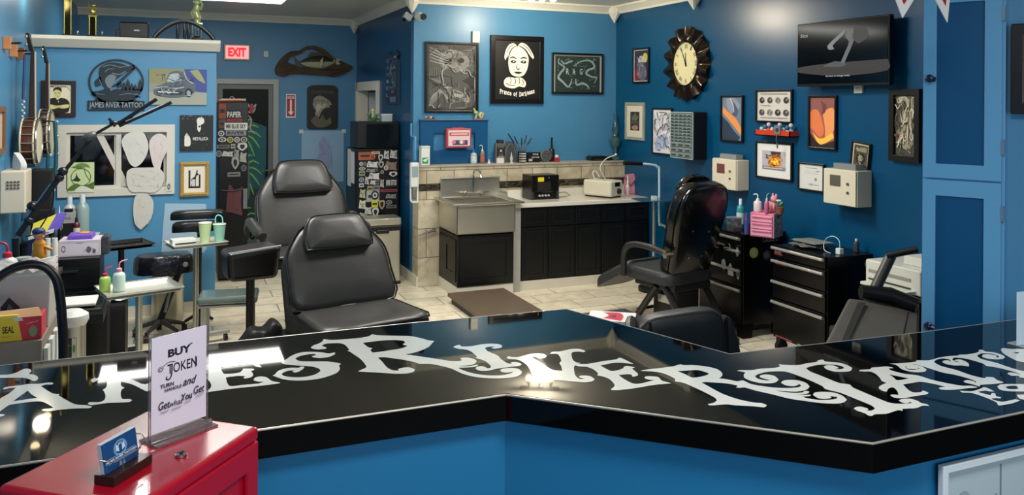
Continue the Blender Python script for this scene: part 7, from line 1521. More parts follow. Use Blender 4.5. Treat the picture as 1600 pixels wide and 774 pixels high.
# wooden hangers with wall blocks
for i, (px, py, Y, lab) in enumerate(((9, 68, 6.75, 'nearest orange wooden hanger block on the left wall'), (23, 80, 7.0, 'second orange wooden hanger block on the left wall'), (33, 84, 7.3, 'third wooden hanger block near the banjo heads'))):
    t = thing('hanger_block', lab, 'wall hook', (XL+.001, Y, wz(px, py+9, Y)), 0, None)
    g = G(); g.bb(0, .05, -.03, .03, 0, .09, mat('B87A4A', .5, noise=.15, nscale=20)); ob('block', g, t, bev=.003)
    g = G()
    for s_ in (-1, 1): g.tube([(.05, s_*.008, .045), (.08, s_*.03, .045), (.11, s_*.03, .05)], .006, mat('1A1A1A', .5), 6)
    ob('yoke', g, t)
# blue strap and chain that hang from the second block
t = thing('hanging_strap', 'thin dark blue strap with a beaded tassel hanging on the left wall', 'strap', (XL+.10, 6.98, 0), 0)
g = G(); zt, zb = wz(20, 85, 7.0), wz(17, 155, 7.0); g.tube([(0, 0, zt), (-.004, -.004, (zt+zb)/2), (-.01, 0, zb)], .009, mat('123A6A', .6), 8); ob('strap', g, t)
g = G()
for i in range(6): g.ell((-.01+.006*(-1)**i, .003*i, zb-.02-.022*i), (.012, .012, .014), mat('8FA4B4', .2, .3), 8, 6)
ob('beads', g, t, smooth=True)
# clear glittering straps below the second banjo
t = thing('beaded_strap', 'looped teal strap with glassy beads hanging under the second banjo', 'strap', (XL+.235, 7.46, 0), 0)
pts = [(0, .06, wz(62, 190, 7.6)), (.01, .07, wz(63, 240, 7.6)), (.0, .06, wz(60, 285, 7.6)), (-.03, 0, wz(52, 300, 7.6)), (-.03, -.1, wz(44, 285, 7.6)), (-.02, -.13, wz(42, 240, 7.6))]
g = G(); g.tube(curve_pts(pts, 5), .016, mat('2B5A62', .3, noise=.4, nscale=40), 8); ob('strap', g, t, smooth=True)
g = G()
for p in curve_pts(pts, 4)[::2]: g.ell((p[0]+.016, p[1], p[2]), (.012, .014, .014), mat('9DB8C0', .1, .2), 8, 6)
ob('beads', g, t, smooth=True)
g = G(); g.tube([(0, .06, pts[0][2]), (-.23+.002, .06, pts[0][2]+.03)], .006, frame_b, 6); g.tube([(-.02, -.13, pts[-1][2]), (-.23+.002, -.13, pts[-1][2]+.02)], .006, frame_b, 6); ob('wall_pegs', g, t)
# small brown frame edge on the left wall
t = thing('framed_picture', 'brown framed picture mostly cut off at the left edge', 'picture', (XL+.002, 6.35, wz(2, 240, 6.68)), pi/2)
Hh = wz(2, 166, 6.68)-wz(2, 240, 6.68); g = G(); ring_box(g, -.34, .34, 0, Hh, .04, -.03, 0, mat('6B4A36', .5)); ob('frame', g, t, bev=.003); g = G(); g.bb(-.3, .3, -.012, 0, .04, Hh-.04, mat('A89A88', .6)); draw(g, [('ell', '6E5A4A', (.5,.5,.2,.3))], .6, Hh-.08, -.012, z0=.04); ob('picture', g, t)
# cream tissue dispenser on the left wall
t = thing('wall_dispenser', 'cream wall dispenser with a tissue puffing out at the left wall', 'dispenser', (XL+.001, 6.78, wz(14, 333, 6.7)), pi/2)
Hh = wz(14, 267, 6.7)-wz(14, 333, 6.7); cm = mat('C9BFAA', .45)
g = G(); g.bb(-.13, .13, -.16, 0, 0, Hh, cm); ob('housing', g, t, bev=.01, seg=3)
g = G()
for i in range(4):
    for j in range(3): g.box((-.133, -.115+.022*i, Hh*.60+.022*j), (.004, .014, .012), mat('4E4638', .6))
ob('grille', g, t)
g = G(); cushion(smooth_loop([(-.06, 0), (-.07, .05), (-.01, .10), (.04, .13), (.06, .05), (.05, 0)], 3), .04, lambda x, s, d: (x*.6, -.08-d+x*.5, Hh-.005+s), mat('C9C8C4', .8, bump=.6, bscale=30), g); ob('tissue', g, t, smooth=True)
# long black stand under the banjos with equipment
t = thing('black_stand', 'tall black equipment stand against the left wall below the banjos', 'stand', (XL+.21, 7.06, 0), 0); zt = wz(35, 264, 7.1)
g = G(); g.bb(-.07, .07, -.06, .06, .03, zt, mat('060607', .6)); g.bb(-.05, .09, -.08, .0, zt-.5, zt-.3, mat('0A0B0C', .5)); ob('column', g, t, bev=.01)
g = G(); g.bb(-.18, .2, -.2, .2, 0, .04, frame_b); ob('base', g, t, bev=.01)
# black cart with supplies
CT_Y = 6.3; zc = wz(110, 406, CT_Y)
t, Wc, Hc = bx_thing('supply_cart', 'black wheeled drawer cart under the wipes box on the left', 'cart', 44, 156, 406, 560, CT_Y, .36, mat('0A0A0B', .3), zmin=.06)
for i in range(4):
    z = Hc - .06 - .17*i; g = G(); g.bb(-Wc/2+.02, Wc/2-.02, -.008, 0, z-.14, z, mat('111213', .25)); d = ob('drawer', g, t, bev=.003); g = G(); g.bb(-.08, .08, -.02, -.008, z-.03, z-.015, mat('2A2A2A', .3)); ob('handle', g, d)
for x in (-Wc/2+.05, Wc/2-.05):
    for y in (.05, .30): g = G(); g.cyl((x-.012, y, -.03), (x+.012, y, -.03), .03, frame_b); ob('caster', g, t)
CZt = .06+Hc+.001
def wipes_box():
    a, b = wx(92, 6.4), wx(158, 6.4); W = b-a; t = thing('wipes_pack', 'white patterned carton with a purple soft pack lying on the black cart', 'box', ((a+b)/2, 6.38, CZt), rad(-3))
    g = G(); g.bb(-W/2, W/2, 0, .2, 0, .115, mat('C8BCC4', .5)); draw(g, [('poly', 'DAD0D6', [(.05,.1),(.95,.1),(.95,.8),(.05,.8)]), ('text', '4A3A4A', 'wipes', .5, .82, .16, .12), ('ell', '6A5A66', (.72,.4,.06,.2)), ('ell', '6A5A66', (.85,.3,.04,.14)), ('ring', '6A5A66', (.12,.5,.05,.2,.3)), ('line', '8A7A86', [(.6,.3),(.75,.5),(.9,.35)], .012)], W, .115, 0); ob('carton', g, t, bev=.003)
    g = G(); cushion(smooth_loop([(-W*.3, .02), (-W*.32, .15), (W*.3, .16), (W*.28, .02)], 3), .035, lambda x, s, d: (x, s, .116+d), mat('6A4AB0', .4), g); g.ell((.02, .08, .156), (.04, .025, .008), mat('D88A3A', .4), 10, 6); ob('purple_pack', g, t, smooth=True)
    g = G(); g.bb(W/2+.001, W/2+.05, .02, .16, .0, .13, mat('3A3A3E', .3, noise=.5, nscale=30)); ob('crumpled_film', g, t, bev=.01)
wipes_box()
def purple_box():
    Y = 6.42; a, b = wx(44, Y), wx(72, Y); W = b-a; z1 = wz(60, 372, Y); t = thing('purple_box', 'purple and yellow carton with lid open, standing at the left of the black cart', 'box', ((a+b)/2, Y, CZt), 0); Hh = z1-CZt
    g = G(); g.bb(-W/2, W/2, 0, .14, 0, Hh, mat('2A2450', .4)); draw(g, [('rect', 'C8B43A', (.25, .85, .15, .75)), ('text', '3A2E6A', 'GLOVES', .55, .64, .4, .1), ('rect', '8A7A2A', (.35, .75, .2, .45))], W, Hh, 0); ob('carton', g, t, bev=.003)
    g = G(); g.hexa([(-W*.4, .0, Hh), (W*.5, -.0, Hh+.03), (W*.5, .1, Hh+.03), (-W*.4, .1, Hh)], [(-W*.3, .08, Hh+.09), (W*1.0, .08, Hh+.15), (W*1.0, .1, Hh+.15), (-W*.3, .1, Hh+.09)], mat('C9BC3E', .4)); ob('lid', g, t)
    g = G(); g.hexa([(W*.5, .0, Hh+.03), (W*1.3, .0, Hh+.06), (W*1.3, .1, Hh+.06), (W*.5, .1, Hh+.03)], [(W*1.0, .081, Hh+.15), (W*1.6, .081, Hh+.16), (W*1.6, .1, Hh+.16), (W*1.0, .1, Hh+.15)], mat('5A4AA0', .4)); ob('flap', g, t, label='purple flap'); 
    g = G(); g.hexa([(-W*.45, -.02, Hh-.01), (W*.95, -.02, Hh+.035), (W*.95, .0, Hh+.035), (-W*.45, .0, Hh-.01)], [(-W*.45, -.02, Hh+.01), (W*.95, -.02, Hh+.06), (W*.95, .0, Hh+.06), (-W*.45, .0, Hh+.01)], mat('D8D8D2', .5)); ob('white_edge', g, t)
purple_box()
def toy():
    Y = 6.0; t = thing('toy_figure', 'orange shirted toy figure with a blue cap among the supplies', 'toy', (wx(62, 5.42), 5.42, 0), 0); z0 = wz(62, 428, 5.42); k = 5.42/1.15/1255
    t.location.z = z0; sk = mat('D08A6A', .5); g = G(); g.lathe([(9*k, 0), (11*k, 6*k), (8*k, 16*k), (9*k, 24*k), (5*k, 30*k)], mat('D08A2A', .5), (0, 0, 0), 16); g.ell((12*k, -.01, 16*k), (7*k, .012, 3*k), mat('D08A2A', .5), 10, 6, ry=.5); g.ell((17*k, -.02, 14*k), (3*k, .008, 2.5*k), sk, 8, 6); ob('body', g, t, smooth=True)
    g = G(); g.ell((0, 0, 37*k), (8.5*k, 8*k, 8.5*k), sk); g.ell((6*k, -.03, 35*k), (2.2*k, 2*k, 2*k), sk, 8, 6); ob('head', g, t, smooth=True)
    g = G(); g.ell((-1*k, 0, 42*k), (9.5*k, 9*k, 6.5*k), mat('1A2A5A', .5)); g.ell((8*k, -.012, 40*k), (6*k, 5*k, 1.2*k), mat('1A2A5A', .5), 10, 6); ob('cap', g, t, smooth=True)
    g = G(); g.lathe([(7*k, -14*k), (9*k, -8*k), (9*k, 0)], mat('3A7A70', .5), (0, 0, 0), 14); ob('legs', g, t, smooth=True); t.location.z = STZ+14*k
# supply table z=~1.0 behind the grey tub
STZ = wz(40, 445, 4.95)
t = thing('supply_table', 'narrow dark table holding bottles behind the grey tub', 'table', (0, 0, 0), 0); a, b = wx(-30, 5.2), wx(92, 5.2)
g = G(); g.bb(a, b, 4.88, 5.40, STZ-.025, STZ, mat('18150F', .5)); ob('tabletop', g, t, bev=.003)
for x in (a+.04, b-.04):
    for y in (4.92, 5.36): g = G(); g.bb(x-.018, x+.018, y-.018, y+.018, 0, STZ-.025, frame_b); ob('leg', g, t)
STZ += .001
toy()
bottle('large white wash bottle with red collar and bent red spout at the left edge', (wx(12, 5.0), 5.0, STZ), wz(12, 383, 5.0)-STZ+.02, .05, 'C4C4BC', 'B8203A', 'wash', capname='collar', rz=pi)
t = turned('clear_cup', 'short clear jar of water beside the white wash bottle', 'jar', (wx(38, 5.1), 5.1, STZ), [('jar', [(.04, 0), (.042, .09), (.036, .11)], mat('A9B0AE', .1, trans=.8)), ('lid', [(.038, .11), (.038, .12)], mat('8E9694', .3))])
t = thing('pink_pack', 'small pink and white supply packet leaning beside the toy', 'packet', (wx(76, 5.1), 5.1, STZ), rad(10)); g = G(); g.hexa([(-.05, 0, 0), (.05, 0, 0), (.05, .03, 0), (-.05, .03, 0)], [(-.06, .03, .09), (.05, .03, .11), (.05, .06, .11), (-.06, .06, .09)], mat('C8C0B8', .5)); ob('packet', g, t); g = G(); g.hexa([(0, -.002, .03), (.045, -.002, .03), (.045, .0, .03), (0, .0, .03)], [(0, .022, .08), (.045, .022, .085), (.045, .024, .085), (0, .024, .08)], mat('B83A4E', .5)); ob('label_patch', g, t)
t = thing('white_tube_pair', 'pair of white tubes standing on the black cart beside the purple carton', 'tubes', (wx(83, 6.38), 6.38, CZt), 0)
for i, x in enumerate((-.03, .012)): g = G(); g.lathe([(.022, 0), (.022, .1), (.018, .12), (.018, .14)], mat('C8C8BE', .4), (x, 0, 0), 14); ob('tube', g, t, smooth=True)
# white topped shelf with bottles
SY = 7.35; sz = wz(120, 376, SY)
t = thing('white_shelf', 'small white topped shelf unit with dark cubby before the window partition', 'shelf', ((wx(92, SY)+wx(150, SY))/2, SY, 0), 0); W = wx(150, SY)-wx(92, SY)
g = G(); wm = mat('C4C4BA', .45, noise=.1); g.bb(-W/2, W/2, 0, .4, sz-.03, sz, wm); ob('top_board', g, t, bev=.003)
for x in (-W/2, W/2-.025): g = G(); g.bb(x, x+.025, .0, .4, 0, sz-.03, wm); ob('side_panel', g, t)
g = G(); g.bb(-W/2+.025, W/2-.025, .38, .4, 0, sz-.03, mat('1A1614', .7)); g.bb(-W/2+.025, W/2-.025, .02, .38, sz-.32, sz-.30, wm); ob('back_and_shelf', g, t)
g = G(); g.lathe([(.05, 0), (.055, .1), (.04, .12)], mat('2A1E1A', .3), (0, 0, 0), 16); o = ob('dark_jar', g, smooth=True); o.location = ((wx(92, SY)+wx(150, SY))/2+.05, SY+.1, sz-.299); tag(o, 'dark brown jar inside the white shelf cubby', 'jar')
def sb(px, Y): return (wx(px, Y), Y, sz+.001)
bottle('frosted spray bottle, left of two on the white shelf', sb(109, 7.64), .36, .05, 'B9C2C0', 'C8D0CE', 'cap')
bottle('tall clear bottle, right of two on the white shelf', sb(129, 7.6), .38, .052, '9FB8B4', 'C8D0CE', 'cap', trans=.3)
bottle('small white bottle with pointed tip on the white shelf', sb(93, 7.5), .27, .035, 'B9C8D8', 'D8E0E8', 'drop')
t = thing('ink_box', 'black and grey square ink bottle at the front of the white shelf', 'bottle', sb(107, 7.42), 0); g = G(); g.bb(-.05, .05, 0, .07, 0, .22, mat('9A9C9A', .3)); draw(g, [('rect', '101010', (.1, .9, .05, .6)), ('text', '2A2A2A', 'INK', .5, .78, .4, .1)], .1, .22, 0); ob('body', g, t, bev=.004); g = G(); g.bb(-.03, .03, .01, .06, .22, .245, mat('101010', .4)); ob('cap', g, t)
bottle('small black ink bottle with red base on the white shelf', sb(120, 7.42), .25, .026, '5A1A1E', '0B0B0B', 'drop', lab='C8C4BC')
bottle('dark dropper bottle left of the square ink bottle', sb(95, 7.42), .17, .02, '1A1A1C', '101010', 'drop')
# water jugs by the wall
t = thing('black_shelf', 'black low shelf under the clear water jugs', 'shelf', ((wx(38, 7.6)+wx(84, 7.6))/2, 7.6, 0), 0); zj = wz(52, 374, 7.6); W = wx(84, 7.6)-wx(38, 7.6)
g = G(); g.bb(-W/2, W/2, -.15, .3, zj-.03, zj, frame_b); ob('board', g, t, bev=.003)
for x in (-W/2+.02, W/2-.02): g = G(); g.bb(x-.015, x+.015, -.14, .29, 0, zj-.03, frame_b); ob('side_panel', g, t)
jug = mat('8FA6A8', .08, trans=.75)
t = turned('water_jug', 'large clear ribbed water jug by the left wall', 'jug', (wx(52, 7.58), 7.58, zj+.001), [('jug', [(.08, 0), (.085, .02), (.08, .08), (.086, .1), (.08, .16), (.086, .2), (.06, .27), (.025, .3), (.025, .33)], jug), ('cap', [(.03, .33), (.03, .36)], mat('C8D8E0', .3))])
t = turned('water_jug', 'smaller clear jug with blue white cap behind the boom arm', 'jug', (wx(74, 7.7), 7.7, zj+.001), [('jug', [(.06, 0), (.062, .1), (.04, .16), (.02, .2)], jug), ('cap', [(.028, .2), (.028, .23), (.01, .26)], mat('8FB4D8', .3))])
# boom arm with lamp head
def boom():
    Y = 6.1; t = thing('boom_arm_lamp', 'long black boom arm with joints and a grey lamp head crossing before the window', 'lamp', (wx(22, Y)+.03, Y, 0), 0); o = Vector(t.location)
    q = lambda px, py, y=Y: tuple(on(1, y, px, py)-o)
    bk = mat('0C0E12', .3); g = G(); g.cyl((0, 0, .03), q(24, 372), .022, bk); ob('post', g, t)
    g = G(); g.cyl((0, 0, 0), (0, 0, .03), .2, bk, n=24); ob('base', g, t)
    g = G(); g.tube([q(28, 368), q(92, 278)], .020, bk, 10); g.tube([q(92, 278), q(150, 208)], .013, bk, 10); g.tube([q(34, 352), q(80, 288)], .009, mat('7E8A98', .2, .7), 8); ob('lower_arm', g, t)
    g = G()
    for p in ((45, 345), (92, 278), (98, 268), (50, 322)): g.ell(q(*p), (.032, .03, .03), bk, 10, 8)
    g.tube([q(42, 330), q(56, 316)], .012, mat('6E7A86', .3, .6), 8); ob('clamp', g, t, smooth=True)
    g = G(); g.tube([q(148, 210), q(176, 194), q(208, 183)], .010, bk, 8); g.tube([q(184, 194), q(245, 155)], .013, bk, 10); g.tube([q(186, 197), q(268, 160)], .012, bk, 10); g.tube([q(196, 190), q(262, 162)], .009, mat('B9C4CC', .2, .6), 8); ob('upper_arm', g, t)
    g = G(); g.ell(q(178, 192), (.03, .02, .018), bk, 10, 8); g.tube([q(170, 185), q(180, 198)], .009, bk, 8); ob('joint', g, t, smooth=True)
    g = G(); c = Vector(q(139, 214)); g.ell(tuple(c), (.055, .03, .03), mat('3A3C3E', .4), 14, 8, ry=rad(-30)); ob('lamp_head', g, t, smooth=True)
    g = G(); g.tube(curve_pts([q(84, 290), q(82, 320), q(70, 345), q(55, 365), q(40, 370)], 5), .005, bk, 6); ob('cable', g, t)
boom()
# grey tub, film, press seal box, cardboard box
NY = 4.25; z0 = wz(35, 533, NY)
t = thing('near_cart', 'grey cart top with cardboard front at the left edge behind the counter', 'cart', (0, 0, 0), 0); a, b = wx(-60, NY), wx(68, NY)
g = G(); g.bb(a, b, NY-.02, NY+.55, 0.05, z0, mat('7E7468', .6)); ob('body', g, t, bev=.004)
g = G(); 
for i in range(3): g.bb(b+.002, b+.02, NY+.02+.15*i, NY+.10+.15*i, .2, z0-.05, mat('C8CCC8', .4))
ob('side_slats', g, t)
z0 += .001
t = thing('seal_box', 'yellow and red SEAL cling film box with torn open lid', 'box', ((wx(-30, NY)+wx(66, NY))/2, NY+.01, z0), 0); W = wx(66, NY)-wx(-30, NY); Hh = .105
g = G(); g.bb(-W/2, W/2, 0, .14, 0, Hh, mat('C03040', .5)); draw(g, [('rect', 'D8B832', (0, .62, 0, 1)), ('poly', 'D8B832', [(.62,0),(.68,0),(.6,1),(.55,1)]), ('poly', 'B8C4C8', [(.55,.85),(.7,.85),(.66,1),(.52,1)]), ('text', '3A3020', 'SEAL', .45, .5, .2, .3, .03), ('line', '6A5A2A', [(.34,.2),(.5,.2)], .006), ('ell', '7E8A6A', (.86,.35,.07,.25)), ('line', 'E0A8A8', [(.75,.7),(.95,.8)], .01)], W, Hh, 0); ob('carton', g, t, bev=.002)
g = G(); g.hexa([(-W/2, .0, Hh), (W/2, .0, Hh), (W/2, .004, Hh), (-W/2, .004, Hh)], [(-W/2, .05, Hh+.02), (W*.42, .05, Hh+.03), (W*.42, .054, Hh+.03), (-W/2, .054, Hh+.02)], mat('C89A6A', .6)); draw_m = mat('E0C84A', .5); g.bb(-W*.45, W*.1, .001, .03, Hh, Hh+.012, draw_m); ob('torn_lid', g, t)
t = thing('grey_tub', 'pale grey rectangular tub wrapped with clear film and a dark house shaped mark', 'tub', ((wx(-30, 4.5)+wx(82, 4.5))/2, 4.46, z0), 0); W = wx(82, 4.5)-wx(-30, 4.5); Hh = wz(40, 428, 4.5)-z0
g = G(); g.hexa([(-W*.47, 0, 0), (W*.47, 0, 0), (W*.47, .26, 0), (-W*.47, .26, 0)], [(-W/2, -.01, Hh), (W/2, -.01, Hh), (W/2, .28, Hh), (-W/2, .28, Hh)], mat('A8A6A0', .45)); draw(g, [('poly', '1E2022', [(.3,.25),(.3,.45),(.42,.62),(.58,.42),(.58,.25)]), ('poly', '5A5E60', [(.34,.25),(.42,.5),(.5,.38),(.54,.25)])], W*.94, Hh, -.011); ob('tub', g, t, bev=.006)
g = G(); r = random.Random(2)
n = 12; vs = []; fs = []
for i in range(n+1):
    for j in range(5): vs.append((-W/2+W*i/n, .0+.07*j, Hh+.004+r.uniform(0, .035)))
for i in range(n):
    for j in range(4): fs.append((i*5+j, (i+1)*5+j, (i+1)*5+j+1, i*5+j+1))
g.add(vs, fs, mat('B8B4B0', .15, alpha=.8, spec=.8)); ob('plastic_film', g, t, smooth=True, fixn=False)
# black hoop
t = thing('black_hoop', 'thick black tube hoop arching over the tub behind the counter', 'hoop frame', (0, 0, 0), 0); Y = 4.05
g = G(); pts = [on(1, Y, *p) for p in ((-40, 470), (-10, 440), (20, 420), (50, 413), (72, 418), (88, 436), (94, 465), (97, 500), (99, 560))]; pts.append(Vector((pts[-1].x, Y, .03))); g.tube(curve_pts([tuple(p) for p in pts], 4), .020, mat('0B0B0B', .35), 10); ob('tube', g, t, smooth=True)
g = G(); g.tube([(pts[0].x, Y, .03), tuple(pts[0])], .02, mat('0B0B0B', .35), 10); ob('far_upright', g, t)
# bin with bag
p = on(1, 5.3, 113, 500); zt = wz(113, 497, 5.3); t = thing('step_bin', 'steel bin with colourful label and white bag rim behind the black hoop', 'bin', (p.x, 5.3, 0), 0)
g = G(); g.lathe([(.07, 0), (.072, .02), (.072, zt)], steel, (0, 0, 0), 24); ob('body', g, t, smooth=True)
g = G(); g.lathe([(.073, zt-.04), (.088, zt-.01), (.085, zt+.02), (.05, zt+.045), (.02, zt+.05)], mat('C4C4C0', .5, bump=.5, bscale=20), (0, 0, 0), 20); ob('bag_rim', g, t, smooth=True)
g = G(); g.bb(-.05, .03, -.076, -.07, zt-.3, zt-.1, mat('2A2A26', .5)); draw(g, [('rect', 'C8C8B8', (.7, .98, .0, 1)), ('ell', '5A8A3A', (.84,.7,.1,.12)), ('ell', 'B83A2A', (.84,.3,.1,.12)), ('line', '8A8A80', [(.1,.8),(.6,.8)], .06)], .08, .2, -.0765, z0=zt-.3, x0=-.05); ob('label_sticker', g, t)
# chair with towel
def towel_chair():
    Y = 5.62; t = thing('black_work_chair', 'black cushioned work chair under a white towel on the left', 'chair', (wx(126, Y), Y, 0), 0); z = wz(126, 474, Y)
    g = G(); cushion(smooth_loop([(-.15, -.14), (-.15, .16), (.14, .16), (.14, -.14)], 3), .09, lambda x, s, d: (x, s, z-.1+d), vinyl_d, g); ob('seat', g, t, smooth=True)
    g = G(); g.cyl((0, 0, .1), (0, 0, z-.1), .025, frame_b); ob('column', g, t)
    for i in range(5): a = i*2*pi/5; g = G(); g.tube([(0, 0, .1), (.14*cos(a), .14*sin(a), .03)], [.02, .012], frame_b, 8); ob('base_leg', g, t)
    g = G(); g.bb(-.11, .11, -.13, .1, 0, .018, mat('C6C6C0', .7)); o = ob('white_towel', g, bev=.006); o.location = (wx(122, Y), Y+.02, z+.002); tag(o, 'folded white towel on the black work chair', 'towel')
towel_chair()
t, W, Hh = bx_thing('black_cabinet', 'plain black cabinet beside the steel bin', 'cabinet', 132, 168, 478, 560, 5.95, .3, mat('070707', .35), zmin=.02)
g = G(); g.bb(-W/2+.02, W/2-.02, -.008, 0, .05, Hh-.04, mat('0D0D0D', .3)); ob('door', g, t)
t, W, Hh = bx_thing('black_seat_box', 'black upholstered seat under the silver sheet', 'seat', 160, 196, 488, 540, 6.3, .34, mat('0A0A0A', .5), zmin=.03)
g = G(); cushion(smooth_loop([(-W*.55, .0), (-W*.55, .34), (W*.5, .34), (W*.5, 0)], 3), .05, lambda x, s, d: (x, s, Hh+d), mat('141414', .4), g); ob('seat_pad', g, t, smooth=True)
zz = t.location.z+Hh+.056; g = G(); r = random.Random(5); vs = []; fs = []; n = 8
for i in range(n+1):
    for j in range(n+1): vs.append((-.09+.2*i/n, -.0+.22*j/n, .004+r.uniform(0, .03)))
for i in range(n):
    for j in range(n): fs.append((i*(n+1)+j, (i+1)*(n+1)+j, (i+1)*(n+1)+j+1, i*(n+1)+j+1))
g.add(vs, fs, mat('C8C8C6', .25, .5)); o = ob('silver_sheet', g, smooth=True, fixn=False); sm = o.modifiers.new('solid', 'SOLIDIFY'); sm.thickness = .003; o.location = (t.location.x, 6.36, zz); tag(o, 'crumpled silver white sheet lying on the black seat', 'sheet')
# instrument trays on posts
def tray_stand(label, loc, z, W, D, rz, colr, post_r=.022, base='disc', dark=False, px=None):
    t = thing('tray_stand', label, 'tray stand', (loc[0], loc[1], 0), rz); m = mat(colr, .22, .0 if dark else .6)
    g = G(); g.bb(-W/2, W/2, -D/2, D/2, z-.012, z-.008, m); ring = [(-W/2, -D/2), (W/2, -D/2), (W/2, D/2), (-W/2, D/2)]; ring2 = [(-W/2+.02, -D/2+.02), (W/2-.02, -D/2+.02), (W/2-.02, D/2-.02), (-W/2+.02, D/2-.02)]
    n = 4; vs = [(a, b, z+.012) for a, b in ring] + [(a, b, z-.01) for a, b in ring2] + [(a*.985, b*.985, z+.006) for a, b in ring]
    g.add(vs, [(i, (i+1) % 4, 4+(i+1) % 4, 4+i) for i in range(4)], m); g.tube([(a, b, z+.012) for a, b in ring], .006, m, 6, closed=True); ob('tray', g, t, fixn=False)
    g = G(); g.cyl((0, 0, .05), (0, 0, z-.012), post_r, mat('0C0C0C', .4) if dark else steel); ob('post', g, t, smooth=True)
    g = G(); g.box((0, 0, z-.02), (W*.7, .03, .012), frame_b); ob('tray_support', g, t)
    wm = mat('BDBDB6', .35, .4)
    if base == 'bar':
        g = G(); g.bb(-.27, .27, -.025, .025, .06, .09, wm); g.bb(-.04, .04, -.22, .22, .05, .085, frame_b); ob('base_bar', g, t, bev=.004)
        for x, y in ((-.24, 0), (.24, 0), (0, -.2), (0, .2)): g = G(); g.cyl((x-.012, y, .028), (x+.012, y, .028), .028, frame_b); g.cyl((x, y, .03), (x, y, .06), .008, frame_b); ob('caster', g, t)
    else: g = G(); g.bb(-.15, .15, -.02, .02, .02, .05, wm if not dark else frame_b); g.bb(-.02, .02, -.15, .15, .0, .03, wm if not dark else frame_b); ob('base_bar', g, t, bev=.004)
    return t
tray_stand('steel instrument tray on a grey post holding two wash bottles', (-.215, 5.80), .75, .46, .36, rad(-39+55), 'C4C4B8')
def ontray(px, py, z=.743): p = onz(z, px, py); return (p.x, p.y, z)
bottle('green wash bottle with red collar on the nearer steel tray', ontray(164, 455), .155, .034, '9FBE5A', 'C02838', 'wash', capname='collar', rz=rad(20))
bottle('pale clear wash bottle with pink collar on the nearer steel tray', ontray(186, 455), .20, .038, 'B4C8BC', 'D890A0', 'wash', capname='collar', rz=rad(10))
z2 = wz(305, 380, 6.98); tray_stand('cream instrument tray with green cups on a silver post near the partition', (wx(307, 6.98), 6.98), z2, .42, .30, rad(14), 'D0D0C4', base='bar')
c0 = Vector((wx(325, 6.96), 6.96, z2-.007))
for i, (dx, dy, lab) in enumerate(((-.02, 0, 'left translucent green cup on the cream tray'), (.09, .02, 'right translucent mint green cup on the cream tray'))):
    h = .17 - .02*i; t = turned('green_cup', lab, 'cup', (c0.x+dx, c0.y+dy, c0.z), [('cup', [(.034, 0), (.05, h)], mat(['B8CE9A', '8FC8B0'][i], .3)), ('rim', [(.051, h-.004), (.053, h), (.051, h+.004)], mat('D0DCC8', .3))])
g = G(); g.tube(curve_pts([(-.03, 0, .0), (-.03, 0, .05), (-.01, 0, .07), (.02, 0, .05), (.025, 0, .0)], 5), .005, mat('7FD0D0', .3), 8); o = ob('bent_straw', g, smooth=True); o.location = (c0.x+.09, c0.y+.02, c0.z+.155); tag(o, 'bent turquoise straw hooked over the mint green cup', 'straw')
g = G(); g.bb(-.09, .09, -.05, .05, 0, .05, mat('CDCDC6', .6)); g.bb(-.07, .09, -.055, -.05, .01, .022, mat('202224', .4)); o = ob('white_carton', g, bev=.004); o.location = (wx(286, 6.98), 6.98, z2-.007); o.rotation_euler = (0, 0, rad(14)); tag(o, 'white carton with a dark strip on the cream tray', 'box')
z3 = wz(195, 383, 6.9); tray_stand('black instrument tray on a black post before the blue partition', (wx(190, 6.9), 6.9), z3, .40, .30, rad(20), '08090A', dark=True)
# steel bin under the wrapped stool
p = onz(0, 262, 493); t = thing('steel_bin', 'round brushed steel bin standing against the blue partition', 'bin', (p.x, 7.86, 0), 0); zt = wz(262, 428, 7.86)
g = G(); g.lathe([(.13, 0), (.135, .02), (.135, zt)], steel, (0, 0, 0), 28); ob('body', g, t, smooth=True); g = G(); g.lathe([(.137, zt), (.137, zt+.02), (.11, zt+.045), (.03, zt+.055)], mat('1A1C1E', .3), (0, 0, 0), 28); ob('lid', g, t, smooth=True)
def wrapped_stool():
    Y = 7.38; t = thing('wrapped_stool', 'low stool with crumpled black film wrapped seat before the steel bin', 'stool', (wx(258, Y), Y, 0), rad(5)); z = wz(262, 424, Y); h = wz(262, 397, Y)-z
    g = G(); lpz = smooth_loop([(-.24, .0), (-.17, -.13), (.18, -.14), (.22, .0), (.18, .13), (-.17, .12)], 3); cushion(lpz, h, lambda x, s, d: (x, s, z+d), mat('12141C', .25, bump=.9, bscale=16), g); ob('seat', g, t, smooth=True)
    g = G(); g.lathe([(.02, 0), (.022, -.004)], mat('9A9A98', .3), (.15, -.145, z+h*.5), 14, 'Y'); ob('vent_disc', g, t)
    g = G(); g.tube([(.12, .0, z), (-.03, -.02, .14)], .028, frame_b, 10); g.tube([(.06, -.03, z-.1), (.0, -.04, .2)], .012, mat('A8A8A4', .3, .7), 8); ob('tilted_column', g, t)
    for i in range(5):
        a = i*2*pi/5+.3; g = G(); g.tube([(-.03, -.02, .13), (-.03+.2*cos(a), -.02+.2*sin(a), .07)], [.024, .014], mat('3A3634', .5), 8); l = ob('base_leg', g, t, smooth=True)
        g = G(); x, y = -.03+.2*cos(a), -.02+.2*sin(a); g.cyl((x-.02, y, .03), (x+.02, y, .03), .03, mat('2A1A14', .5)); g.cyl((x, y, .03), (x, y, .075), .008, frame_b); ob('caster', g, l)
wrapped_stool()

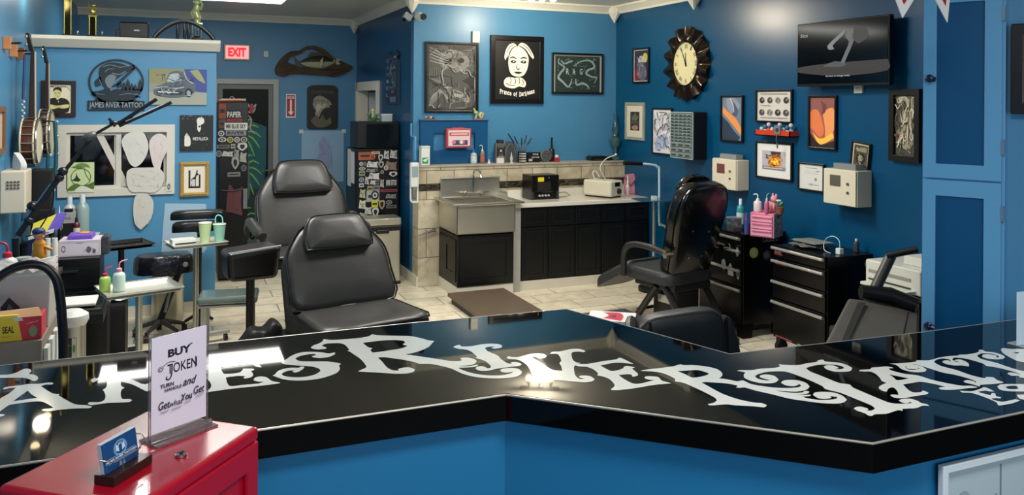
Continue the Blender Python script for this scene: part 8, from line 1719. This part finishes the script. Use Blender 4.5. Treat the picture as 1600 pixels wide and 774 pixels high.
# ================================================================== FOREGROUND
# red token machine with rounded edges; its top at 1.22 m, turned 39 degrees
def red_machine():
    zt = 1.22; A = Vector((.188, 1.999, 0)); B = Vector((-.064, 2.206, 0)); Cc = Vector((-.074, 1.673, 0))
    ex = (A-B).normalized(); rz = math.atan2(ex.y, ex.x); c = (B+Cc)/2   # centre
    W = (A-B).length; D = (A-Cc).length
    t = thing('token_machine', 'bright red token vending machine in the left foreground', 'machine', (c.x, c.y, 0), rz)
    red = mat('9C0820', .25, noise=.03, nscale=300, bump=.03, bscale=500, coat=.3); red_s = mat('9C0820', .28, coat=.3)
    # local: x along B->A (width W), y from C side (-) to A/B side (+); the panelled face is at +x
    g = G()
    lp_ = [(-W/2, -D/2), (W/2, -D/2), (W/2, D/2), (-W/2, D/2)]
    g.bb(-W/2, W/2, -D/2, D/2, zt-.035, zt, red); ob('top_cover', g, t, bev=.012, seg=4)
    g = G(); g.bb(-W/2+.004, W/2-.012, -D/2+.004, D/2-.004, .02, zt-.03, red_s); ob('body', g, t, bev=.008, seg=3)
    g = G(); M = g.M; fw = .045
    x0, x1, z0, z1 = -D/2+.004, D/2-.004, .3, zt-.034
    g.prism([[(x0, z0), (x1, z0), (x1, z1), (x0, z1)], [(x0+fw, z0+fw), (x1-fw, z0+fw), (x1-fw, z1-.06), (x0+fw, z1-.06)]], lambda a, b: (W/2+.0, a, b), lambda a, b: (W/2-.012, a, b), red_s); ob('face_frame', g, t, bev=.004)
    g = G(); g.bb(W/2-.0115, W/2-.006, x0+fw+.03, x1-fw-.03, z0+.1, z1-.10, mat('AEB6B4', .15, spec=.6)); ob('window_panel', g, t, label='pale grey window panel')
    g = G(); q = onz(zt, 283, 713); lq = Matrix.Rotation(-rz, 3, 'Z') @ (Vector((q.x, q.y, 0)) - Vector((c.x, c.y, 0)))
    g.lathe([(.013, zt+.001), (.013, zt+.005), (.009, zt+.007), (.008, zt+.005)], chrome, (lq.x, lq.y, 0), 22); g.box((lq.x, lq.y, zt+.008), (.003, .012, .004), mat('5A5046', .3, .8)); ob('key_lock', g, t, smooth=True)
    return zt, rz
MZ, MRZ = red_machine()
# acrylic sign holder
def sign_holder():
    z = MZ+.0008; a = onz(z, 228, 697); b = onz(z, 326, 661); d = (b-a); W = d.length*.88; rz = math.atan2(d.y, d.x)
    c = (a+b)/2; t = thing('sign_holder', 'clear acrylic stand with a white BUY TOKEN sheet on the red machine', 'sign', (c.x, c.y, z), rz)
    k = ((Vector((c.x, c.y, z))-Vector((0, 0, CAM_H))).dot(_F))/FPX; Hh = 161*k
    ac = mat('CFC8CC', .03, trans=.92, spec=.5, ior=1.3)
    g = G(); g.bb(-W/2-.006, W/2+.012, -.035, .035, 0, .0035, ac); g.bb(-W/2-.004, W/2+.012, -.012, -.004, .003, .012, ac); ob('acrylic_foot', g, t, bev=.001)
    Hs = Hh
    g = G(); g.bb(-W/2-.005, -W/2, -.004, .0, .004, Hs, ac); g.bb(W/2, W/2+.005, -.004, .0, .004, Hs, ac); ob('acrylic_plate', g, t)
    g = G(); g.bb(-W/2, W/2, -.003, -.0005, .02, Hs-.002, mat('CDC6D2', .35, coat=.5)); ink = '1C1420'
    sh = [('text', ink, 'BUY', .5, .80, .42, .085, .045), ('text', ink, 'TOKEN', .55, .635, .54, .105, .012), spiral(ink, .16, .655, .055, 2, .012, .6), ('line', ink, [(.2,.68),(.3,.71),(.42,.70)], .01), ('line', ink, [(.36,.67),(.35,.57),(.31,.53),(.26,.54),(.27,.565)], .022), ('line', ink, [(.79,.70),(.79,.58)], .012),
          ('line', ink, [(.3,.84),(.3,.76)], .012), ('line', ink, [(.68,.85),(.73,.85)], .012), ('text', ink, 'TURN', .27, .475, .24, .042, .02), ('text', ink, 'HANDLE', .38, .425, .30, .035, .02), ('text', ink, 'and', .68, .455, .26, .085, .01, .4),
          ('text', ink, 'Get', .22, .275, .2, .085, .01, .2), ('text', ink, 'what', .43, .265, .24, .06, .004, .2), ('text', ink, 'You', .62, .295, .2, .075, .018, .1), ('text', ink, 'Get', .85, .33, .2, .085, .01, .2)]
    for (u, v, l) in ((.22, .205, .16), (.43, .205, .2), (.63, .235, .14), (.85, .265, .16)): sh += [('line', ink, [(u-l/2, v), (u+l/2, v+.008)], .006), ('line', ink, [(u-l/2+.02, v-.012), (u+l/2-.02, v-.004)], .005)]
    draw(g, sh, W, Hs-.022, -.003, z0=.02); ob('paper_sheet', g, t)
sign_holder()
def card_holder():
    z = MZ+.0008; a = onz(z, 135, 758); b = onz(z, 238, 708); d = b-a; W = .105; rz = math.atan2(onz(z, 238, 722).y-onz(z, 178, 760).y, onz(z, 238, 722).x-onz(z, 178, 760).x)
    p0 = onz(z, 178, 762); p1 = onz(z, 238, 724); p2 = onz(z, 135, 752)
    ex = (p1-p0); W = ex.length; ex.normalize(); rz = math.atan2(ex.y, ex.x); ey = Vector((-ex.y, ex.x, 0)); D = .048
    c = p0 + ex*W/2 + ey*D/2; t = thing('card_stand', 'small dark wooden card stand with silver wire on the red machine', 'card stand', (c.x, c.y, z), rz)
    g = G(); g.bb(-W/2, W/2, -D/2, D/2, 0, .019, mat('2B1712', .35, noise=.25, nscale=60)); ob('wooden_base', g, t, bev=.001)
    g = G(); wr = mat('C4BEB4', .15, .95); w2 = W*.46
    hz_ = .044; pts = [(w2*.4, -.009, hz_-.004), (-w2*.6, -.012, hz_-.004), (-w2*1.02, .006, hz_+.004), (-w2*.98, .010, hz_+.004)]
    g.tube([(-.3*w2, -.010, .019), (-.3*w2, -.011, hz_-.004)], .0011, wr, 8); g.tube([(.55*w2, -.010, .019), (.55*w2, -.011, hz_-.004)], .0011, wr, 8)
    g.tube([(.7*w2, -.0115, hz_-.004), (-w2*.75, -.0115, hz_-.004), (-w2*1.12, .008, hz_+.006), (-w2*.9, .014, hz_+.006)], .0012, wr, 8)
    g.tube([(.55*w2, -.0115, hz_-.004), (w2*1.15, -.002, hz_+.004), (w2*1.3, .012, hz_+.010), (w2*.9, .016, hz_+.018)], .0012, wr, 8)
    g.tube([(-w2*.8, .008, .019), (-w2*.86, .012, hz_+.006)], .0011, wr, 8); ob('wire_holder', g, t, smooth=True)
    cd = thing('business_card', 'dark blue business card with white crest at the front of the stack', 'card', (0, 0, 0), 0)
    cw, chh = W*.86, .058
    o3 = Vector((c.x, c.y, z+.0200)) + ey*.008 - ex*.004; nrm = -ey
    for i in range(6):
        g = G(); th = .0016; y = -.008+.0019*i; tilt = .010
        g.hexa([(-cw/2, y, 0), (cw/2, y, 0), (cw/2, y+th, 0), (-cw/2, y+th, 0)], [(-cw/2, y+tilt, chh), (cw/2, y+tilt, chh), (cw/2, y+th+tilt, chh), (-cw/2, y+th+tilt, chh)], mat('16406E', .3) if i == 0 else mat('B4BCC4', .5))
        if i == 0:
            f = lambda u, v, q=0: (-cw/2+u*cw, y+tilt*v-.0003-q, v*chh)
            for k, (kind, *a_) in enumerate([('ring', .5, .62, .2, .27), ('crest', 0)]):
                if kind == 'ring':
                    pts = [(.5+.2*cos(s), .62+.27*sin(s)) for s in [2*pi*j/24 for j in range(24)]]; pin = [(.5+.15*cos(s), .62+.2*sin(s)) for s in [2*pi*j/24 for j in range(24)]]
                    g.flat([pts, pin], lambda u, v: f(u, v), mat('5E84A8', .4))
                else:
                    for sx in (-1, 1): g.flat([[(.5+sx*.04, .5), (.5+sx*.14, .56), (.5+sx*.12, .78), (.5+sx*.05, .7)]], lambda u, v: f(u, v, .0001), mat('A8C0D4', .4))
            for txt, cu, cv, wu, hv in (('JAMES RIVER TATTOO', .5, .32, .92, .085), ('JRT', .5, .74, .12, .07)):
                vs, fs = text_geo(txt, 1, .03); g.add([f(cu+p*wu, cv+q*hv, .0002) for p, q in vs], fs, mat('D4DCE4', .4))
            for v in (.4, .25): g.flat([[(.08, v), (.92, v), (.92, v+.012), (.08, v+.012)]], lambda u, w: f(u, w, .0001), mat('A8BCD0', .4))
            g.flat([[(.4, .02), (.45, .2), (.5, .1), (.55, .2), (.6, .02)]], lambda u, w: f(u, w, .0001), mat('5E84A8', .4))
            o = ob('card_face', g, cd, fixn=False); cd.location = o3; cd.rotation_euler = (0, 0, rz)
        else:
            o = ob('business_card', g); o.location = o3; o.rotation_euler = (0, 0, rz); tag(o, 'business card stacked behind the blue front card in the wooden stand', 'card', 'business cards behind the front card')
card_holder()
# white sign stand at the right edge, on the counter
a = on(1, 2.02, 1590, 500); t = thing('sign_stand', 'white sheet stand cut off by the right edge, on the counter', 'sign', (a.x+.11, 2.02, CZ+.001), 0); zt = on(1, 2.02, 1595, 457).z-CZ
g = G(); g.hexa([(-.11, -.0, .004), (.11, .0, .004), (.11, .004, .004), (-.11, .004, .004)], [(-.11, .0, zt), (.11, .0, zt), (.11, .004, zt), (-.11, .004, zt)], mat('C8DCE8', .3, coat=.5)); ob('sheet', g, t)
g = G(); g.bb(-.11, .11, -.03, .04, 0, .004, mat('CFD8DC', .05, trans=.6)); ob('foot', g, t)
# white framed picture on the counter front, lower right
Yf = 1.632; A_ = on(1, Yf-.02, 1471, 731); t = thing('framed_picture', 'white framed pale picture on the blue counter front, lower right corner', 'picture', (0, 0, 0), 0)
zt = on(1, Yf-.02, 1500, 722).z; W_ = .55; H_ = .42; t.location = (A_.x+W_/2, 1.6245, zt-H_)
g = G(); ring_box(g, -W_/2, W_/2, 0, H_, .022, -.02, 0, mat('C8D4DA', .4)); ob('frame', g, t, bev=.003)
g = G(); g.bb(-W_/2+.022, W_/2-.022, -.008, 0, .022, H_-.022, mat('A9BAC2', .25)); draw(g, [('rect', '6E7A80', (.44, .455, .0, .96)), ('poly', '8A9AA2', [(.05,.72),(.1,.8),(.16,.82),(.2,.76),(.17,.68),(.2,.6),(.1,.55)], 1), ('ell', '74848C', (.12,.7,.03,.03))] + rl(['8E9EA6', '7E8E96'], 14, 61, .02, .42, .3, .75, .006, .15) + rl(['B9C8D0'], 8, 62, .48, .98, .2, .95, .02, .3), W_-.044, H_-.044, -.008, z0=.022); ob('picture', g, t)
